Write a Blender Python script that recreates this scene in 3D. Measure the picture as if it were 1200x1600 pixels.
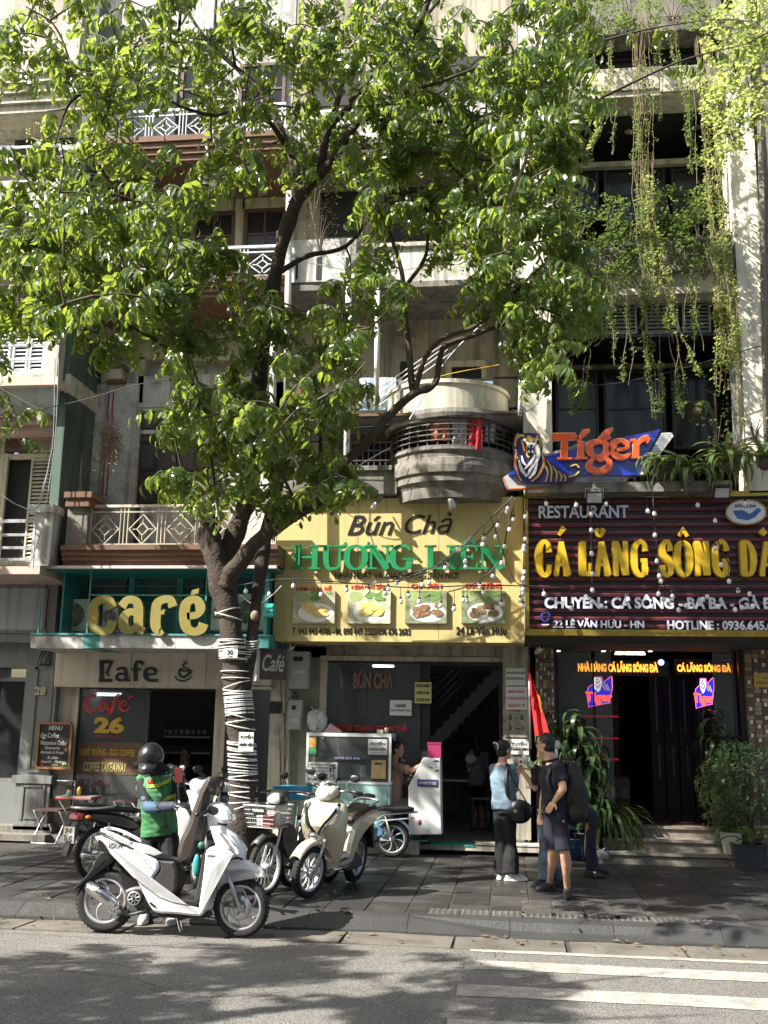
import bpy, bmesh, math, random
from math import sin, cos, pi, radians as R
from mathutils import Vector as V, Matrix as M, noise as NZ
for _o in list(bpy.data.objects): bpy.data.objects.remove(_o)
SC = bpy.context.scene; COL = SC.collection
# ------------------------------------------------------------------ camera
FPX = 1600.0; PITCH = R(11.8); YAW = R(7.0); ROLL = R(1.0); CH = 1.75
_f = V((-sin(YAW)*cos(PITCH), cos(YAW)*cos(PITCH), sin(PITCH)))
_r = V((cos(YAW), sin(YAW), 0)); _u = _r.cross(_f)
CR = _r*cos(ROLL)+_u*sin(ROLL); CU = -_r*sin(ROLL)+_u*cos(ROLL); CF = _f
cam_d = bpy.data.cameras.new('camera'); cam = bpy.data.objects.new('camera', cam_d); COL.objects.link(cam)
cam_d.lens = 36.0; cam_d.sensor_width = 36.0; cam_d.sensor_fit = 'AUTO'; cam_d.clip_start = .1; cam_d.clip_end = 2000
cam.matrix_world = M(((CR.x, CU.x, -CF.x, 0), (CR.y, CU.y, -CF.y, 0), (CR.z, CU.z, -CF.z, CH), (0, 0, 0, 1)))
SC.camera = cam
# ------------------------------------------------------------------ light
SUN_TO = V((1.0, 0.60, -1.05)).normalized()
SUN_EL = math.asin(-SUN_TO.z); SUN_AZ = math.atan2(-SUN_TO.x, -SUN_TO.y)
w = bpy.data.worlds.new('World'); SC.world = w; w.use_nodes = True
nt = w.node_tree; sky = nt.nodes.new('ShaderNodeTexSky'); sky.sky_type = 'NISHITA'; sky.sun_disc = False
sky.sun_elevation = SUN_EL; sky.sun_rotation = SUN_AZ; sky.air_density = 1.5; sky.dust_density = 4.0; sky.ozone_density = 1.0
bg = nt.nodes['Background']; bg.inputs[1].default_value = 0.075; nt.links.new(sky.outputs[0], bg.inputs[0])
sd = bpy.data.lights.new('sun', 'SUN'); sd.energy = 5.0; sd.angle = R(0.5); sd.color = (1.0, .95, .87)
so = bpy.data.objects.new('sun', sd); COL.objects.link(so); so.location = (-20, -10, 30); so.rotation_euler = SUN_TO.to_track_quat('-Z', 'Y').to_euler()
vs = SC.view_settings; vs.view_transform = 'Standard'; vs.look = 'None'; vs.gamma = 1; vs.use_curve_mapping = False; vs.exposure = 1.6
SC.cycles.max_bounces = 7; SC.cycles.transparent_max_bounces = 12; SC.cycles.use_denoising = True
# ------------------------------------------------------------------ pixel (1200x1600 photo) to world
def ray(u, v): return CF + CR*((u-600)/FPX) + CU*((800-v)/FPX)
def P(u, v, Y):
    d = ray(u, v); t = Y/d.y; return V((d.x*t, Y, CH+d.z*t))
def G(u, v, z=0.0):
    d = ray(u, v); t = (z-CH)/d.z; return V((d.x*t, d.y*t, z))
def rect(u0, v0, u1, v1, Y):
    um, vm = (u0+u1)/2, (v0+v1)/2
    return P(u0, vm, Y).x, P(um, v1, Y).z, P(u1, vm, Y).x, P(um, v0, Y).z   # x0,z0,x1,z1
# ------------------------------------------------------------------ materials
MC = {}
def _n(t, k, **kw):
    n = t.nodes.new(k)
    for a, b in kw.items(): setattr(n, a, b)
    return n
def mat(name, col, rough=.7, var=.18, scale=6, metal=0, bump=.0, bscale=60, stain=None, sscale=1.5, sthr=.52, streak=None, emit=None, es=1, alpha=None, trans=0, coat=0, fine=0.0, fscale=220, sub=0, spec=.5):
    """procedural material: base colour with tonal noise, optional stains / vertical run-off streaks, bump grain"""
    if name in MC: return MC[name]
    m = bpy.data.materials.new(name); m.use_nodes = True; t = m.node_tree; b = t.nodes['Principled BSDF']
    L = t.links.new
    tc = _n(t, 'ShaderNodeNewGeometry').outputs['Position']
    nz = _n(t, 'ShaderNodeTexNoise'); nz.inputs['Scale'].default_value = scale; nz.inputs['Detail'].default_value = 6; nz.inputs['Roughness'].default_value = .6
    L(tc, nz.inputs['Vector'])
    r = _n(t, 'ShaderNodeMapRange'); r.inputs[1].default_value = .25; r.inputs[2].default_value = .75; r.inputs[3].default_value = 1-var; r.inputs[4].default_value = 1+var
    L(nz.outputs[0], r.inputs[0])
    mx = _n(t, 'ShaderNodeVectorMath', operation='SCALE'); mx.inputs[0].default_value = col[:3]; L(r.outputs[0], mx.inputs['Scale'])
    out = mx.outputs[0]
    def blend(out, c, src, lo, hi, amt):
        rr = _n(t, 'ShaderNodeMapRange'); rr.inputs[1].default_value = lo; rr.inputs[2].default_value = hi; rr.inputs[3].default_value = 0; rr.inputs[4].default_value = amt
        L(src, rr.inputs[0]); q = _n(t, 'ShaderNodeMix', data_type='RGBA'); L(rr.outputs[0], q.inputs[0]); L(out, q.inputs[6]); q.inputs[7].default_value = (*c[:3], 1); return q.outputs[2]
    if stain:
        n2 = _n(t, 'ShaderNodeTexNoise'); n2.inputs['Scale'].default_value = sscale; n2.inputs['Detail'].default_value = 8; n2.inputs['Roughness'].default_value = .7
        L(tc, n2.inputs['Vector']); out = blend(out, stain, n2.outputs[0], sthr, sthr+.14, .75)
    if streak:
        mp = _n(t, 'ShaderNodeVectorMath', operation='MULTIPLY'); mp.inputs[1].default_value = (9, 9, .55); L(tc, mp.inputs[0])
        n3 = _n(t, 'ShaderNodeTexNoise'); n3.inputs['Scale'].default_value = 1.0; n3.inputs['Detail'].default_value = 5; L(mp.outputs[0], n3.inputs['Vector'])
        out = blend(out, streak, n3.outputs[0], .49, .66, .85)
    if fine:
        n4 = _n(t, 'ShaderNodeTexNoise'); n4.inputs['Scale'].default_value = fscale; n4.inputs['Detail'].default_value = 2; L(tc, n4.inputs['Vector'])
        r4 = _n(t, 'ShaderNodeMapRange'); r4.inputs[1].default_value = .3; r4.inputs[2].default_value = .7; r4.inputs[3].default_value = 1-fine; r4.inputs[4].default_value = 1+fine
        L(n4.outputs[0], r4.inputs[0]); m4 = _n(t, 'ShaderNodeVectorMath', operation='SCALE'); L(out, m4.inputs[0]); L(r4.outputs[0], m4.inputs['Scale']); out = m4.outputs[0]
    L(out, b.inputs['Base Color'])
    b.inputs['Roughness'].default_value = rough; b.inputs['Metallic'].default_value = metal
    b.inputs['Specular IOR Level'].default_value = spec
    if coat: b.inputs['Coat Weight'].default_value = coat; b.inputs['Coat Roughness'].default_value = .05
    if bump:
        n5 = _n(t, 'ShaderNodeTexNoise'); n5.inputs['Scale'].default_value = bscale; n5.inputs['Detail'].default_value = 4; L(tc, n5.inputs['Vector'])
        bp = _n(t, 'ShaderNodeBump'); bp.inputs['Strength'].default_value = bump; bp.inputs['Distance'].default_value = .02; L(n5.outputs[0], bp.inputs['Height']); L(bp.outputs[0], b.inputs['Normal'])
    if emit: b.inputs['Emission Color'].default_value = (*emit, 1); b.inputs['Emission Strength'].default_value = es
    if alpha is not None: b.inputs['Alpha'].default_value = alpha
    if trans: b.inputs['Transmission Weight'].default_value = trans
    MC[name] = m; return m
def leafmat(name, c1, c2, rough=.42, tw=.45, tcol=None):
    if name in MC: return MC[name]
    m = bpy.data.materials.new(name); m.use_nodes = True; t = m.node_tree; L = t.links.new; b = t.nodes['Principled BSDF']; o = t.nodes['Material Output']
    pos = _n(t, 'ShaderNodeNewGeometry').outputs['Position']
    nz = _n(t, 'ShaderNodeTexNoise'); nz.inputs['Scale'].default_value = 1.8; nz.inputs['Detail'].default_value = 9; nz.inputs['Roughness'].default_value = .8; L(pos, nz.inputs['Vector'])
    rr = _n(t, 'ShaderNodeMapRange'); rr.inputs[1].default_value = .35; rr.inputs[2].default_value = .68; L(nz.outputs[0], rr.inputs[0])
    q = _n(t, 'ShaderNodeMix', data_type='RGBA'); L(rr.outputs[0], q.inputs[0]); q.inputs[6].default_value = (*c1, 1); q.inputs[7].default_value = (*c2, 1)
    L(q.outputs[2], b.inputs['Base Color']); b.inputs['Roughness'].default_value = rough; b.inputs['Specular IOR Level'].default_value = .45
    tr = _n(t, 'ShaderNodeBsdfTranslucent'); tc = tcol or tuple(min(1, x*3.2) for x in c2)
    g = _n(t, 'ShaderNodeMix', data_type='RGBA'); L(rr.outputs[0], g.inputs[0]); g.inputs[6].default_value = (*[x*.7 for x in tc], 1); g.inputs[7].default_value = (*tc, 1); L(g.outputs[2], tr.inputs[0])
    mxs = _n(t, 'ShaderNodeMixShader'); mxs.inputs[0].default_value = tw; L(b.outputs[0], mxs.inputs[1]); L(tr.outputs[0], mxs.inputs[2]); L(mxs.outputs[0], o.inputs[0])
    MC[name] = m; return m
def glassmat(name, col=(.8, .9, .9), alpha=.22, rough=.03, spec=.9, refl=.8):
    """clear pane: mostly see-through, with a mirror-like surface"""
    if name in MC: return MC[name]
    m = bpy.data.materials.new(name); m.use_nodes = True; t = m.node_tree; L = t.links.new; o = t.nodes['Material Output']; b = t.nodes['Principled BSDF']
    b.inputs['Base Color'].default_value = (*col, 1); b.inputs['Roughness'].default_value = rough; b.inputs['Specular IOR Level'].default_value = spec
    tr = _n(t, 'ShaderNodeBsdfTransparent'); tr.inputs[0].default_value = (*[min(1, .55+c*.45) for c in col], 1)
    gl = _n(t, 'ShaderNodeBsdfGlossy'); gl.inputs['Roughness'].default_value = rough
    fr = _n(t, 'ShaderNodeFresnel'); fr.inputs[0].default_value = 1.5
    a = _n(t, 'ShaderNodeMixShader'); a.inputs[0].default_value = alpha; L(tr.outputs[0], a.inputs[1]); L(b.outputs[0], a.inputs[2])
    c = _n(t, 'ShaderNodeMixShader'); k_ = _n(t, 'ShaderNodeMath', operation='MULTIPLY'); k_.inputs[1].default_value = refl; L(fr.outputs[0], k_.inputs[0]); L(k_.outputs[0], c.inputs[0]); L(a.outputs[0], c.inputs[1]); L(gl.outputs[0], c.inputs[2]); L(c.outputs[0], o.inputs[0])
    MC[name] = m; return m
# ------------------------------------------------------------------ mesh builder
class MB:
    def __init__(s): s.v = []; s.f = []; s.m = []; s.sm = []; s.mi = 0
    def add(s, vs, fs, smooth=False):
        o = len(s.v); s.v += [tuple(p) for p in vs]; s.f += [tuple(i+o for i in f) for f in fs]; s.m += [s.mi]*len(fs); s.sm += [smooth]*len(fs); return s
    def box(s, x0, y0, z0, x1, y1, z1, T=None):
        c = [(x0, y0, z0), (x1, y0, z0), (x1, y1, z0), (x0, y1, z0), (x0, y0, z1), (x1, y0, z1), (x1, y1, z1), (x0, y1, z1)]
        if T: c = [T @ V(p) for p in c]
        return s.add(c, [(0, 3, 2, 1), (4, 5, 6, 7), (0, 1, 5, 4), (1, 2, 6, 5), (2, 3, 7, 6), (3, 0, 4, 7)])
    def pb(s, u0, v0, u1, v1, Y, d=.05, out=0):
        x0, z0, x1, z1 = rect(u0, v0, u1, v1, Y); return s.box(x0, Y-out, z0, x1, Y+d, z1)
    def quad(s, a, b, c, d): return s.add([a, b, c, d], [(0, 1, 2, 3)])
    def tube(s, pts, r, n=8, cap=True, flat=None):
        pts = [V(p) for p in pts]; N = len(pts)
        rs = r if isinstance(r, list) else [r]*N
        up = V((0, 0, 1)); prev = None; vs = []
        for i, p in enumerate(pts):
            t = (pts[min(i+1, N-1)]-pts[max(i-1, 0)])
            if t.length < 1e-9: t = V((0, 0, 1))
            t.normalize()
            if prev is None: a = t.cross(up if abs(t.z) < .95 else V((1, 0, 0))).normalized()
            else:
                a = prev-t*prev.dot(t)
                a = a.normalized() if a.length > 1e-6 else t.cross(V((1, 0, 0))).normalized()
            prev = a; b = t.cross(a)
            k = rs[i]; ra, rb = (k if isinstance(k, (list, tuple)) else (k, k))
            for j in range(n):
                q = 2*pi*j/n; vs.append(p+a*(cos(q)*ra)+b*(sin(q)*rb))
        fs = [(i*n+j, i*n+(j+1) % n, (i+1)*n+(j+1) % n, (i+1)*n+j) for i in range(N-1) for j in range(n)]
        if cap: fs += [tuple(range(n))[::-1], tuple((N-1)*n+j for j in range(n))]
        return s.add(vs, fs, n > 5)
    def prism(s, poly, y0, y1, plane='xz', T=None, bev=0):
        """poly in 2D, extruded along the third axis; plane xz -> along y (y0 front)"""
        a = sum(poly[i][0]*poly[(i+1) % len(poly)][1]-poly[(i+1) % len(poly)][0]*poly[i][1] for i in range(len(poly)))
        if a < 0: poly = poly[::-1]
        def mk(p, h):
            q = V((p[0], h, p[1])) if plane == 'xz' else V((p[0], p[1], h)) if plane == 'xy' else V((h, p[0], p[1]))
            return T @ q if T else q
        n = len(poly)
        if bev:
            inn = inset(poly, bev); sg = 1 if y1 > y0 else -1
            rings = [[mk(p, y0) for p in inn], [mk(p, y0+sg*bev) for p in poly], [mk(p, y1-sg*bev) for p in poly], [mk(p, y1) for p in inn]]
        else: rings = [[mk(p, y0) for p in poly], [mk(p, y1) for p in poly]]
        vs = [p for r_ in rings for p in r_]; k = len(rings)
        fs = [tuple(range(n)), tuple((k-1)*n+i for i in range(n))[::-1]]
        fs += [(r_*n+i, (r_+1)*n+i, (r_+1)*n+(i+1) % n, r_*n+(i+1) % n) for r_ in range(k-1) for i in range(n)]
        return s.add(vs, fs)
    def lathe(s, prof, c=(0, 0, 0), n=16, axis='z', a0=0, a1=2*pi, T=None):
        full = abs(a1-a0-2*pi) < 1e-6; m = n if full else n+1; vs = []
        for (r_, h) in prof:
            for j in range(m):
                q = a0+(a1-a0)*j/n; x, y = r_*cos(q), r_*sin(q)
                p = (x, y, h) if axis == 'z' else (x, h, y) if axis == 'y' else (h, x, y)
                p = V(p)+V(c); vs.append(T @ p if T else p)
        fs = []
        for i in range(len(prof)-1):
            for j in range(n):
                k = (j+1) % m if full else j+1
                fs.append((i*m+j, i*m+k, (i+1)*m+k, (i+1)*m+j))
        return s.add(vs, fs, True)
    def ell(s, c, r, n=14, k=9, T=None):
        vs = []; c = V(c)
        for i in range(k+1):
            a = pi*i/k
            for j in range(n):
                b = 2*pi*j/n; p = V((r[0]*sin(a)*cos(b), r[1]*sin(a)*sin(b), r[2]*cos(a)))
                if T: p = T @ p
                vs.append(p+c)
        return s.add(vs, [(i*n+j, (i+1)*n+j, (i+1)*n+(j+1) % n, i*n+(j+1) % n) for i in range(k) for j in range(n)], True)
    def loft(s, secs, n=16, cap=True):
        """secs: (x, z, angle, half_width(y), half_thick, power[, ycentre]) cross-sections in planes containing y"""
        vs = []
        for q in secs:
            x, z, a, hw, ht, pw = q[:6]; yc = q[6] if len(q) > 6 else 0
            for j in range(n):
                t = 2*pi*j/n; cy, cz = cos(t), sin(t)
                cy = math.copysign(abs(cy)**(2/pw), cy); cz = math.copysign(abs(cz)**(2/pw), cz)
                vs.append((x-sin(a)*cz*ht, yc+cy*hw, z+cos(a)*cz*ht))
        k = len(secs); fs = [(i*n+j, i*n+(j+1) % n, (i+1)*n+(j+1) % n, (i+1)*n+j) for i in range(k-1) for j in range(n)]
        if cap: fs += [tuple(range(n))[::-1], tuple((k-1)*n+j for j in range(n))]
        return s.add(vs, fs, True)
def inset(poly, d):
    n = len(poly); out = []
    for i in range(n):
        p0, p, p1 = V(poly[i-1]), V(poly[i]), V(poly[(i+1) % n])
        e0 = (p-p0); e1 = (p1-p)
        if e0.length < 1e-9 or e1.length < 1e-9: out.append(tuple(p)); continue
        e0.normalize(); e1.normalize(); n0 = V((-e0.y, e0.x)); n1 = V((-e1.y, e1.x)); b = n0+n1
        if b.length < 1e-3: out.append(tuple(p)); continue
        b.normalize(); k = d/max(.5, b.dot(n0)); out.append((p.x+b.x*k, p.y+b.y*k))
    return out
def smoothpoly(pts, it=2, closed=True):
    for _ in range(it):
        q = []; n = len(pts)
        for i in range(n if closed else n-1):
            a, b = V(pts[i]), V(pts[(i+1) % n]); q += [tuple(a*.75+b*.25), tuple(a*.25+b*.75)]
        if not closed: q = [tuple(pts[0])]+q+[tuple(pts[-1])]
        pts = q
    return pts
def spline(pts, k=6):
    """Catmull-Rom through the points"""
    p = [V(q) for q in pts]; p = [p[0]*2-p[1]]+p+[p[-1]*2-p[-2]]; out = []
    for i in range(1, len(p)-2):
        for j in range(k):
            t = j/k; out.append(.5*((2*p[i])+(-p[i-1]+p[i+1])*t+(2*p[i-1]-5*p[i]+4*p[i+1]-p[i+2])*t*t+(-p[i-1]+3*p[i]-3*p[i+1]+p[i+2])*t**3))
    return out+[p[-2]]
# ------------------------------------------------------------------ objects
ORG = {}
def thing(name, label, cat, loc=(0, 0, 0), rz=0, group=None, local=False):
    o = bpy.data.objects.new(name, None); COL.objects.link(o); o.empty_display_size = .1
    o.location = loc; o.rotation_euler = (0, 0, rz); o['label'] = label; o['category'] = cat
    if group: o['group'] = group
    ORG[o.name] = V((0, 0, 0)) if local else V(loc)
    return o
def mesh_of(name, mb, off=V((0, 0, 0))):
    me = bpy.data.meshes.new(name); me.from_pydata([tuple(V(p)-off) for p in mb.v], [], mb.f)
    return me
def obj(name, mb, m, parent=None, label=None, cat=None, group=None, kind=None, loc=None):
    """one mesh object; vertices are given in world space unless the parent is a local-space thing"""
    if parent is not None: off = ORG[parent.name]
    elif loc is not None: off = V(loc)
    else: off = V((0, 0, 0))
    if isinstance(mb, MB):
        me = mesh_of(name, mb, off)
        ms = m if isinstance(m, (list, tuple)) else [m]
        for k in ms: me.materials.append(k)
        if len(ms) > 1: me.polygons.foreach_set('material_index', mb.m)
        if any(mb.sm): me.polygons.foreach_set('use_smooth', mb.sm)
        me.update()
    else:
        me = mb
        if m is not None:
            me.materials.clear()
            for k in (m if isinstance(m, (list, tuple)) else [m]): me.materials.append(k)
        if off.length and not me.get('shifted'): me.transform(M.Translation(-off)); me['shifted'] = 1
    o = bpy.data.objects.new(name, me); COL.objects.link(o)
    if parent is not None: o.parent = parent
    elif loc is not None: o.location = loc
    if label: o['label'] = label
    if cat: o['category'] = cat
    if group: o['group'] = group
    if kind: o['kind'] = kind
    ORG[o.name] = off
    return o
def structure(name, mb, m, label=None): return obj(name, mb, m, kind='structure', label=label)
def copy_tree(o, loc=None, rz=None, label=None, parent=None):
    c = o.copy(); COL.objects.link(c); ORG[c.name] = ORG.get(o.name, V((0, 0, 0)))
    if parent is not None: c.parent = parent
    if loc is not None: c.location = loc
    if rz is not None: c.rotation_euler = (0, 0, rz)
    if label: c['label'] = label
    for ch in o.children: copy_tree(ch, parent=c)
    return c
def piece(name, me, parent, loc, rot=None, scale=None):
    """a light-weight repeated part that shares its mesh"""
    o = bpy.data.objects.new(name, me); COL.objects.link(o); o.parent = parent
    o.location = V(loc)-(ORG[parent.name] if parent is not None else V((0, 0, 0)))
    if rot is not None: o.rotation_euler = rot
    if scale is not None: o.scale = scale
    return o
TS = bpy.data.scenes.new('workbench')
def baked(o):
    TS.collection.objects.link(o); TS.view_layers[0].update(); me = bpy.data.meshes.new_from_object(o.evaluated_get(TS.view_layers[0].depsgraph)); bpy.data.objects.remove(o); return me
def _txt(body, bold, shear, space):
    cu = bpy.data.curves.new('text', 'FONT'); cu.body = body; cu.size = 1; cu.offset = bold; cu.shear = shear; cu.resolution_u = 3
    cu.extrude = .5; cu.fill_mode = 'BOTH'; cu.space_character = space
    o = bpy.data.objects.new('text', cu); me = bpy.data.meshes.new_from_object(o); bpy.data.objects.remove(o); bpy.data.curves.remove(cu)
    vs = [v.co.copy() for v in me.vertices]; fs = [tuple(p.vertices) for p in me.polygons]; bpy.data.meshes.remove(me)
    return vs, fs
def text_mesh(txt, x0, z0, x1, z1, Y, depth=.01, bold=0.0, shear=0.0, space=1.0, T=None):
    """solid lettering fitted to a rectangle on the plane y = Y (front at Y, back at Y + depth)"""
    rep = {'\u01a0': 'O', '\u0110': 'D', '\u1ede': 'O'}
    base = ''.join(rep.get(c, c) for c in txt)
    vs, fs = _txt(base, bold, shear, space)
    for i, c in enumerate(txt):
        if c in rep:
            pv = _txt(base[:i+1], bold, shear, space)[0]; gv = _txt(base[i], bold, shear, space)[0]
            xr = max(v.x for v in pv); wd = max(v.x for v in gv)-min(v.x for v in gv); hh = max(v.y for v in gv); th = .05+bold*2
            if c == '\u0110': qs = [(xr-wd-.07, hh*.5-th*.5), (xr-wd*.5, hh*.5-th*.5), (xr-wd*.5, hh*.5+th*.5), (xr-wd-.07, hh*.5+th*.5)]
            else: qs = [(xr-.12, hh*.86), (xr+.01, hh*.93), (xr, hh*1.1), (xr+.09, hh*1.1), (xr+.09, hh*.88), (xr-.05, hh*.72)]
            n = len(qs); o_ = len(vs); vs += [V((a, b, .503)) for a, b in qs]+[V((a, b, -.5)) for a, b in qs]
            fs += [tuple(o_+k for k in range(n)), tuple(o_+n+k for k in range(n))[::-1]]+[(o_+k, o_+n+k, o_+n+(k+1) % n, o_+(k+1) % n) for k in range(n)]
    ax, bx = min(v.x for v in vs), max(v.x for v in vs); ay, by = min(v.y for v in vs), max(v.y for v in vs)
    sx = (x1-x0)/(bx-ax); sz = (z1-z0)/(by-ay)
    mb = MB(); pts = []
    for v in vs:
        p = V((x0+(v.x-ax)*sx, Y+depth*(.5-v.z), z0+(v.y-ay)*sz)); pts.append(T @ p if T else p)
    mb.add(pts, fs); return mb
def text_px(txt, u0, v0, u1, v1, Y, **k): return text_mesh(txt, *rect(u0, v0, u1, v1, Y), Y, **k)
def join(*mbs):
    r_ = MB()
    for m_ in mbs:
        o = len(r_.v); r_.v += m_.v; r_.f += [tuple(i+o for i in f) for f in m_.f]; r_.m += m_.m; r_.sm += m_.sm
    return r_
def ribbon(mb, pts, w0, Y, depth, k=0):
    """stroke of varying width as a solid in a plane y = Y; pts (x, z, w)"""
    n = len(pts); L_, R_ = [], []
    for i in range(n):
        a, b = pts[max(i-1, 0)], pts[min(i+1, n-1)]; d = V((b[0]-a[0], b[1]-a[1]))
        if d.length < 1e-9: d = V((1, 0))
        d.normalize(); nx, nz = -d.y, d.x; w_ = pts[i][2]*w0/2
        L_.append((pts[i][0]+nx*w_, pts[i][1]+nz*w_)); R_.append((pts[i][0]-nx*w_, pts[i][1]-nz*w_))
    y0 = Y-.0005*k
    vs = [(p[0], y0, p[1]) for p in L_+R_]+[(p[0], Y+depth, p[1]) for p in L_+R_]; m2 = 2*n
    fs = [(i, i+1, n+i+1, n+i) for i in range(n-1)]
    fs += [(i, m2+i, m2+i+1, i+1) for i in range(n-1)]+[(n+i, n+i+1, m2+n+i+1, m2+n+i) for i in range(n-1)]
    fs += [(0, n, m2+n, m2), (n-1, m2+n-1, m2+2*n-1, 2*n-1)]
    mb.add(vs, fs)
def strokes(mb, S, x0, z0, sx, sz, Y, depth, w=.1, k0=0):
    """S: list of strokes, each a list of (x, z[, w]) in unit coordinates; curved where the first item is 's'"""
    for k, s in enumerate(S):
        sm = s[0] == 's'; pp = s[1:] if sm else s
        pp = [(q[0], q[1], q[2] if len(q) > 2 else 1) for q in pp]
        if sm: pp = [tuple(q) for q in spline(pp, 5)]
        ribbon(mb, [(x0+q[0]*sx, z0+q[1]*sz, q[2]) for q in pp], w, Y, depth, k+k0)
def remesh(mb, vox=.012, smooth=2, name='body'):
    """voxel-union of overlapping lofts: one continuous skin"""
    me = mesh_of(name, mb); o = bpy.data.objects.new('tmp', me)
    md = o.modifiers.new('r', 'REMESH'); md.mode = 'VOXEL'; md.voxel_size = vox; md.use_smooth_shade = True
    if smooth: s_ = o.modifiers.new('s', 'SMOOTH'); s_.factor = .5; s_.iterations = smooth
    r_ = baked(o); bpy.data.meshes.remove(me)
    r_.name = name; r_.polygons.foreach_set('use_smooth', [True]*len(r_.polygons)); return r_
def rumple(me, fn):
    co = [v.co.copy() for v in me.vertices]; no = [v.normal.copy() for v in me.vertices]; out = []
    for c, n in zip(co, no): out.extend(c+n*fn(c))
    me.vertices.foreach_set('co', out); me.update()
rnd = random.Random(7)
# ================================================================== materials used widely
m_asph = mat('asphalt', (.138, .131, .119), .9, .16, .8, bump=.8, bscale=75, fine=.62, fscale=85, stain=(.10, .095, .087), sscale=.5, sthr=.5)
m_slab = mat('slab_stone', (.031, .030, .028), .48, .30, 1.3, bump=.25, bscale=22, fine=.15, stain=(.075, .07, .063), sscale=2.6, sthr=.53)
m_kerb = mat('kerb_stone', (.034, .034, .033), .6, .25, 2, bump=.3, bscale=30, fine=.15, stain=(.075, .07, .063), sscale=2.5, sthr=.56)
m_gut = mat('gutter_concrete', (.12, .108, .09), .85, .22, 2.5, bump=.35, bscale=40, fine=.2, stain=(.06, .055, .048), sscale=2.2, sthr=.47)
m_dirt = mat('joint_dirt', (.035, .031, .026), .95, .3, 10)
m_white = mat('road_paint', (.33, .31, .27), .85, .15, 3, bump=.4, bscale=120, stain=(.19, .178, .155), sscale=7, sthr=.45, fine=.4, fscale=85)
RZ = -.125
g = MB(); g.box(-300, 16, -1.2, 300, 400, -.03); structure('ground', g, m_gut)
g = MB(); g.box(-300, -300, -.9, 300, 9.45, RZ); structure('road', g, m_asph)
gut = thing('gutter', 'worn concrete gutter stones laid between the kerb and the asphalt', 'gutter'); del gut['label'], gut['category']; gut['kind'] = 'structure'
g = MB(); g.box(-40, 9.45, -.9, 40, 10.0, -.138); obj('gutter_bed', g, m_dirt, gut)
def wonky(L, W, H, s, seed, nx=3):
    """stone slab with slightly uneven top and chipped outline, origin at its centre top"""
    r_ = random.Random(seed); b = MB(); vs = []
    ny = 2
    for j in range(ny+1):
        for i in range(nx+1):
            e = (i in (0, nx)) or (j in (0, ny))
            vs.append((-L/2+L*i/nx+r_.uniform(-s, s)*(.6 if e else 1), -W/2+W*j/ny+r_.uniform(-s, s)*.6, r_.uniform(-s, s)*.35-(.003 if e else 0)))
    k = len(vs); fs = [(j*(nx+1)+i, j*(nx+1)+i+1, (j+1)*(nx+1)+i+1, (j+1)*(nx+1)+i) for j in range(ny) for i in range(nx)]
    ring = [i for i in range(nx+1)]+[(j*(nx+1)+nx) for j in range(1, ny+1)]+[ny*(nx+1)+i for i in range(nx-1, -1, -1)]+[j*(nx+1) for j in range(ny-1, 0, -1)]
    for q in ring: vs.append((vs[q][0]*1.01, vs[q][1]*1.01, -H))
    n = len(ring); fs += [(ring[i], k+i, k+(i+1) % n, ring[(i+1) % n]) for i in range(n)]
    b.add(vs, fs); return mesh_of('stone', b)
gm = [wonky(.96, .5, .1, .012, i) for i in range(5)]
for q in gm: q.materials.append(m_gut)
for i in range(-9, 9): piece('gutter_stone', rnd.choice(gm), gut, (i*1.0+rnd.uniform(-.01, .01), 9.72, -.118+rnd.uniform(-.006, .006)), (rnd.uniform(-.012, .012), rnd.uniform(-.006, .006), rnd.uniform(-.012, .012)))
# kerb: sloped stones, dropped towards the crossing
kb = bpy.data.objects.new('kerb', None); COL.objects.link(kb); kb['kind'] = 'structure'; ORG['kerb'] = V((0, 0, 0))
XD0, XD1 = G(748, 1440, 0).x, G(1090, 1450, 0).x
def kprof(x):
    """1 = full kerb, 0 = dropped"""
    a = min(1, max(0, (XD0+.3-x)/.5)); b_ = min(1, max(0, (x-XD1+.7)/.7)); return max(a, b_)
def kstone(x0, x1):
    b = MB(); vs = []
    for x in (x0, x1):
        h = kprof(x); t = -.085*(1-h)
        vs += [(x, 10.36, -.3), (x, 10.36, 0), (x, 10.24, t*.3), (x, 10.19, -.010+t), (x, 10.0, -.105-.015*(1-h)), (x, 9.985, -.3)]
    n = 6; b.add(vs, [tuple(range(n)), tuple(range(n, 2*n))[::-1]]+[(i, n+i, n+(i+1) % n, (i+1) % n) for i in range(n)]); return b
for i in range(-9, 10):
    x = i*.95; obj('kerb_stone', kstone(x, x+.945), m_kerb, kb)
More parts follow.
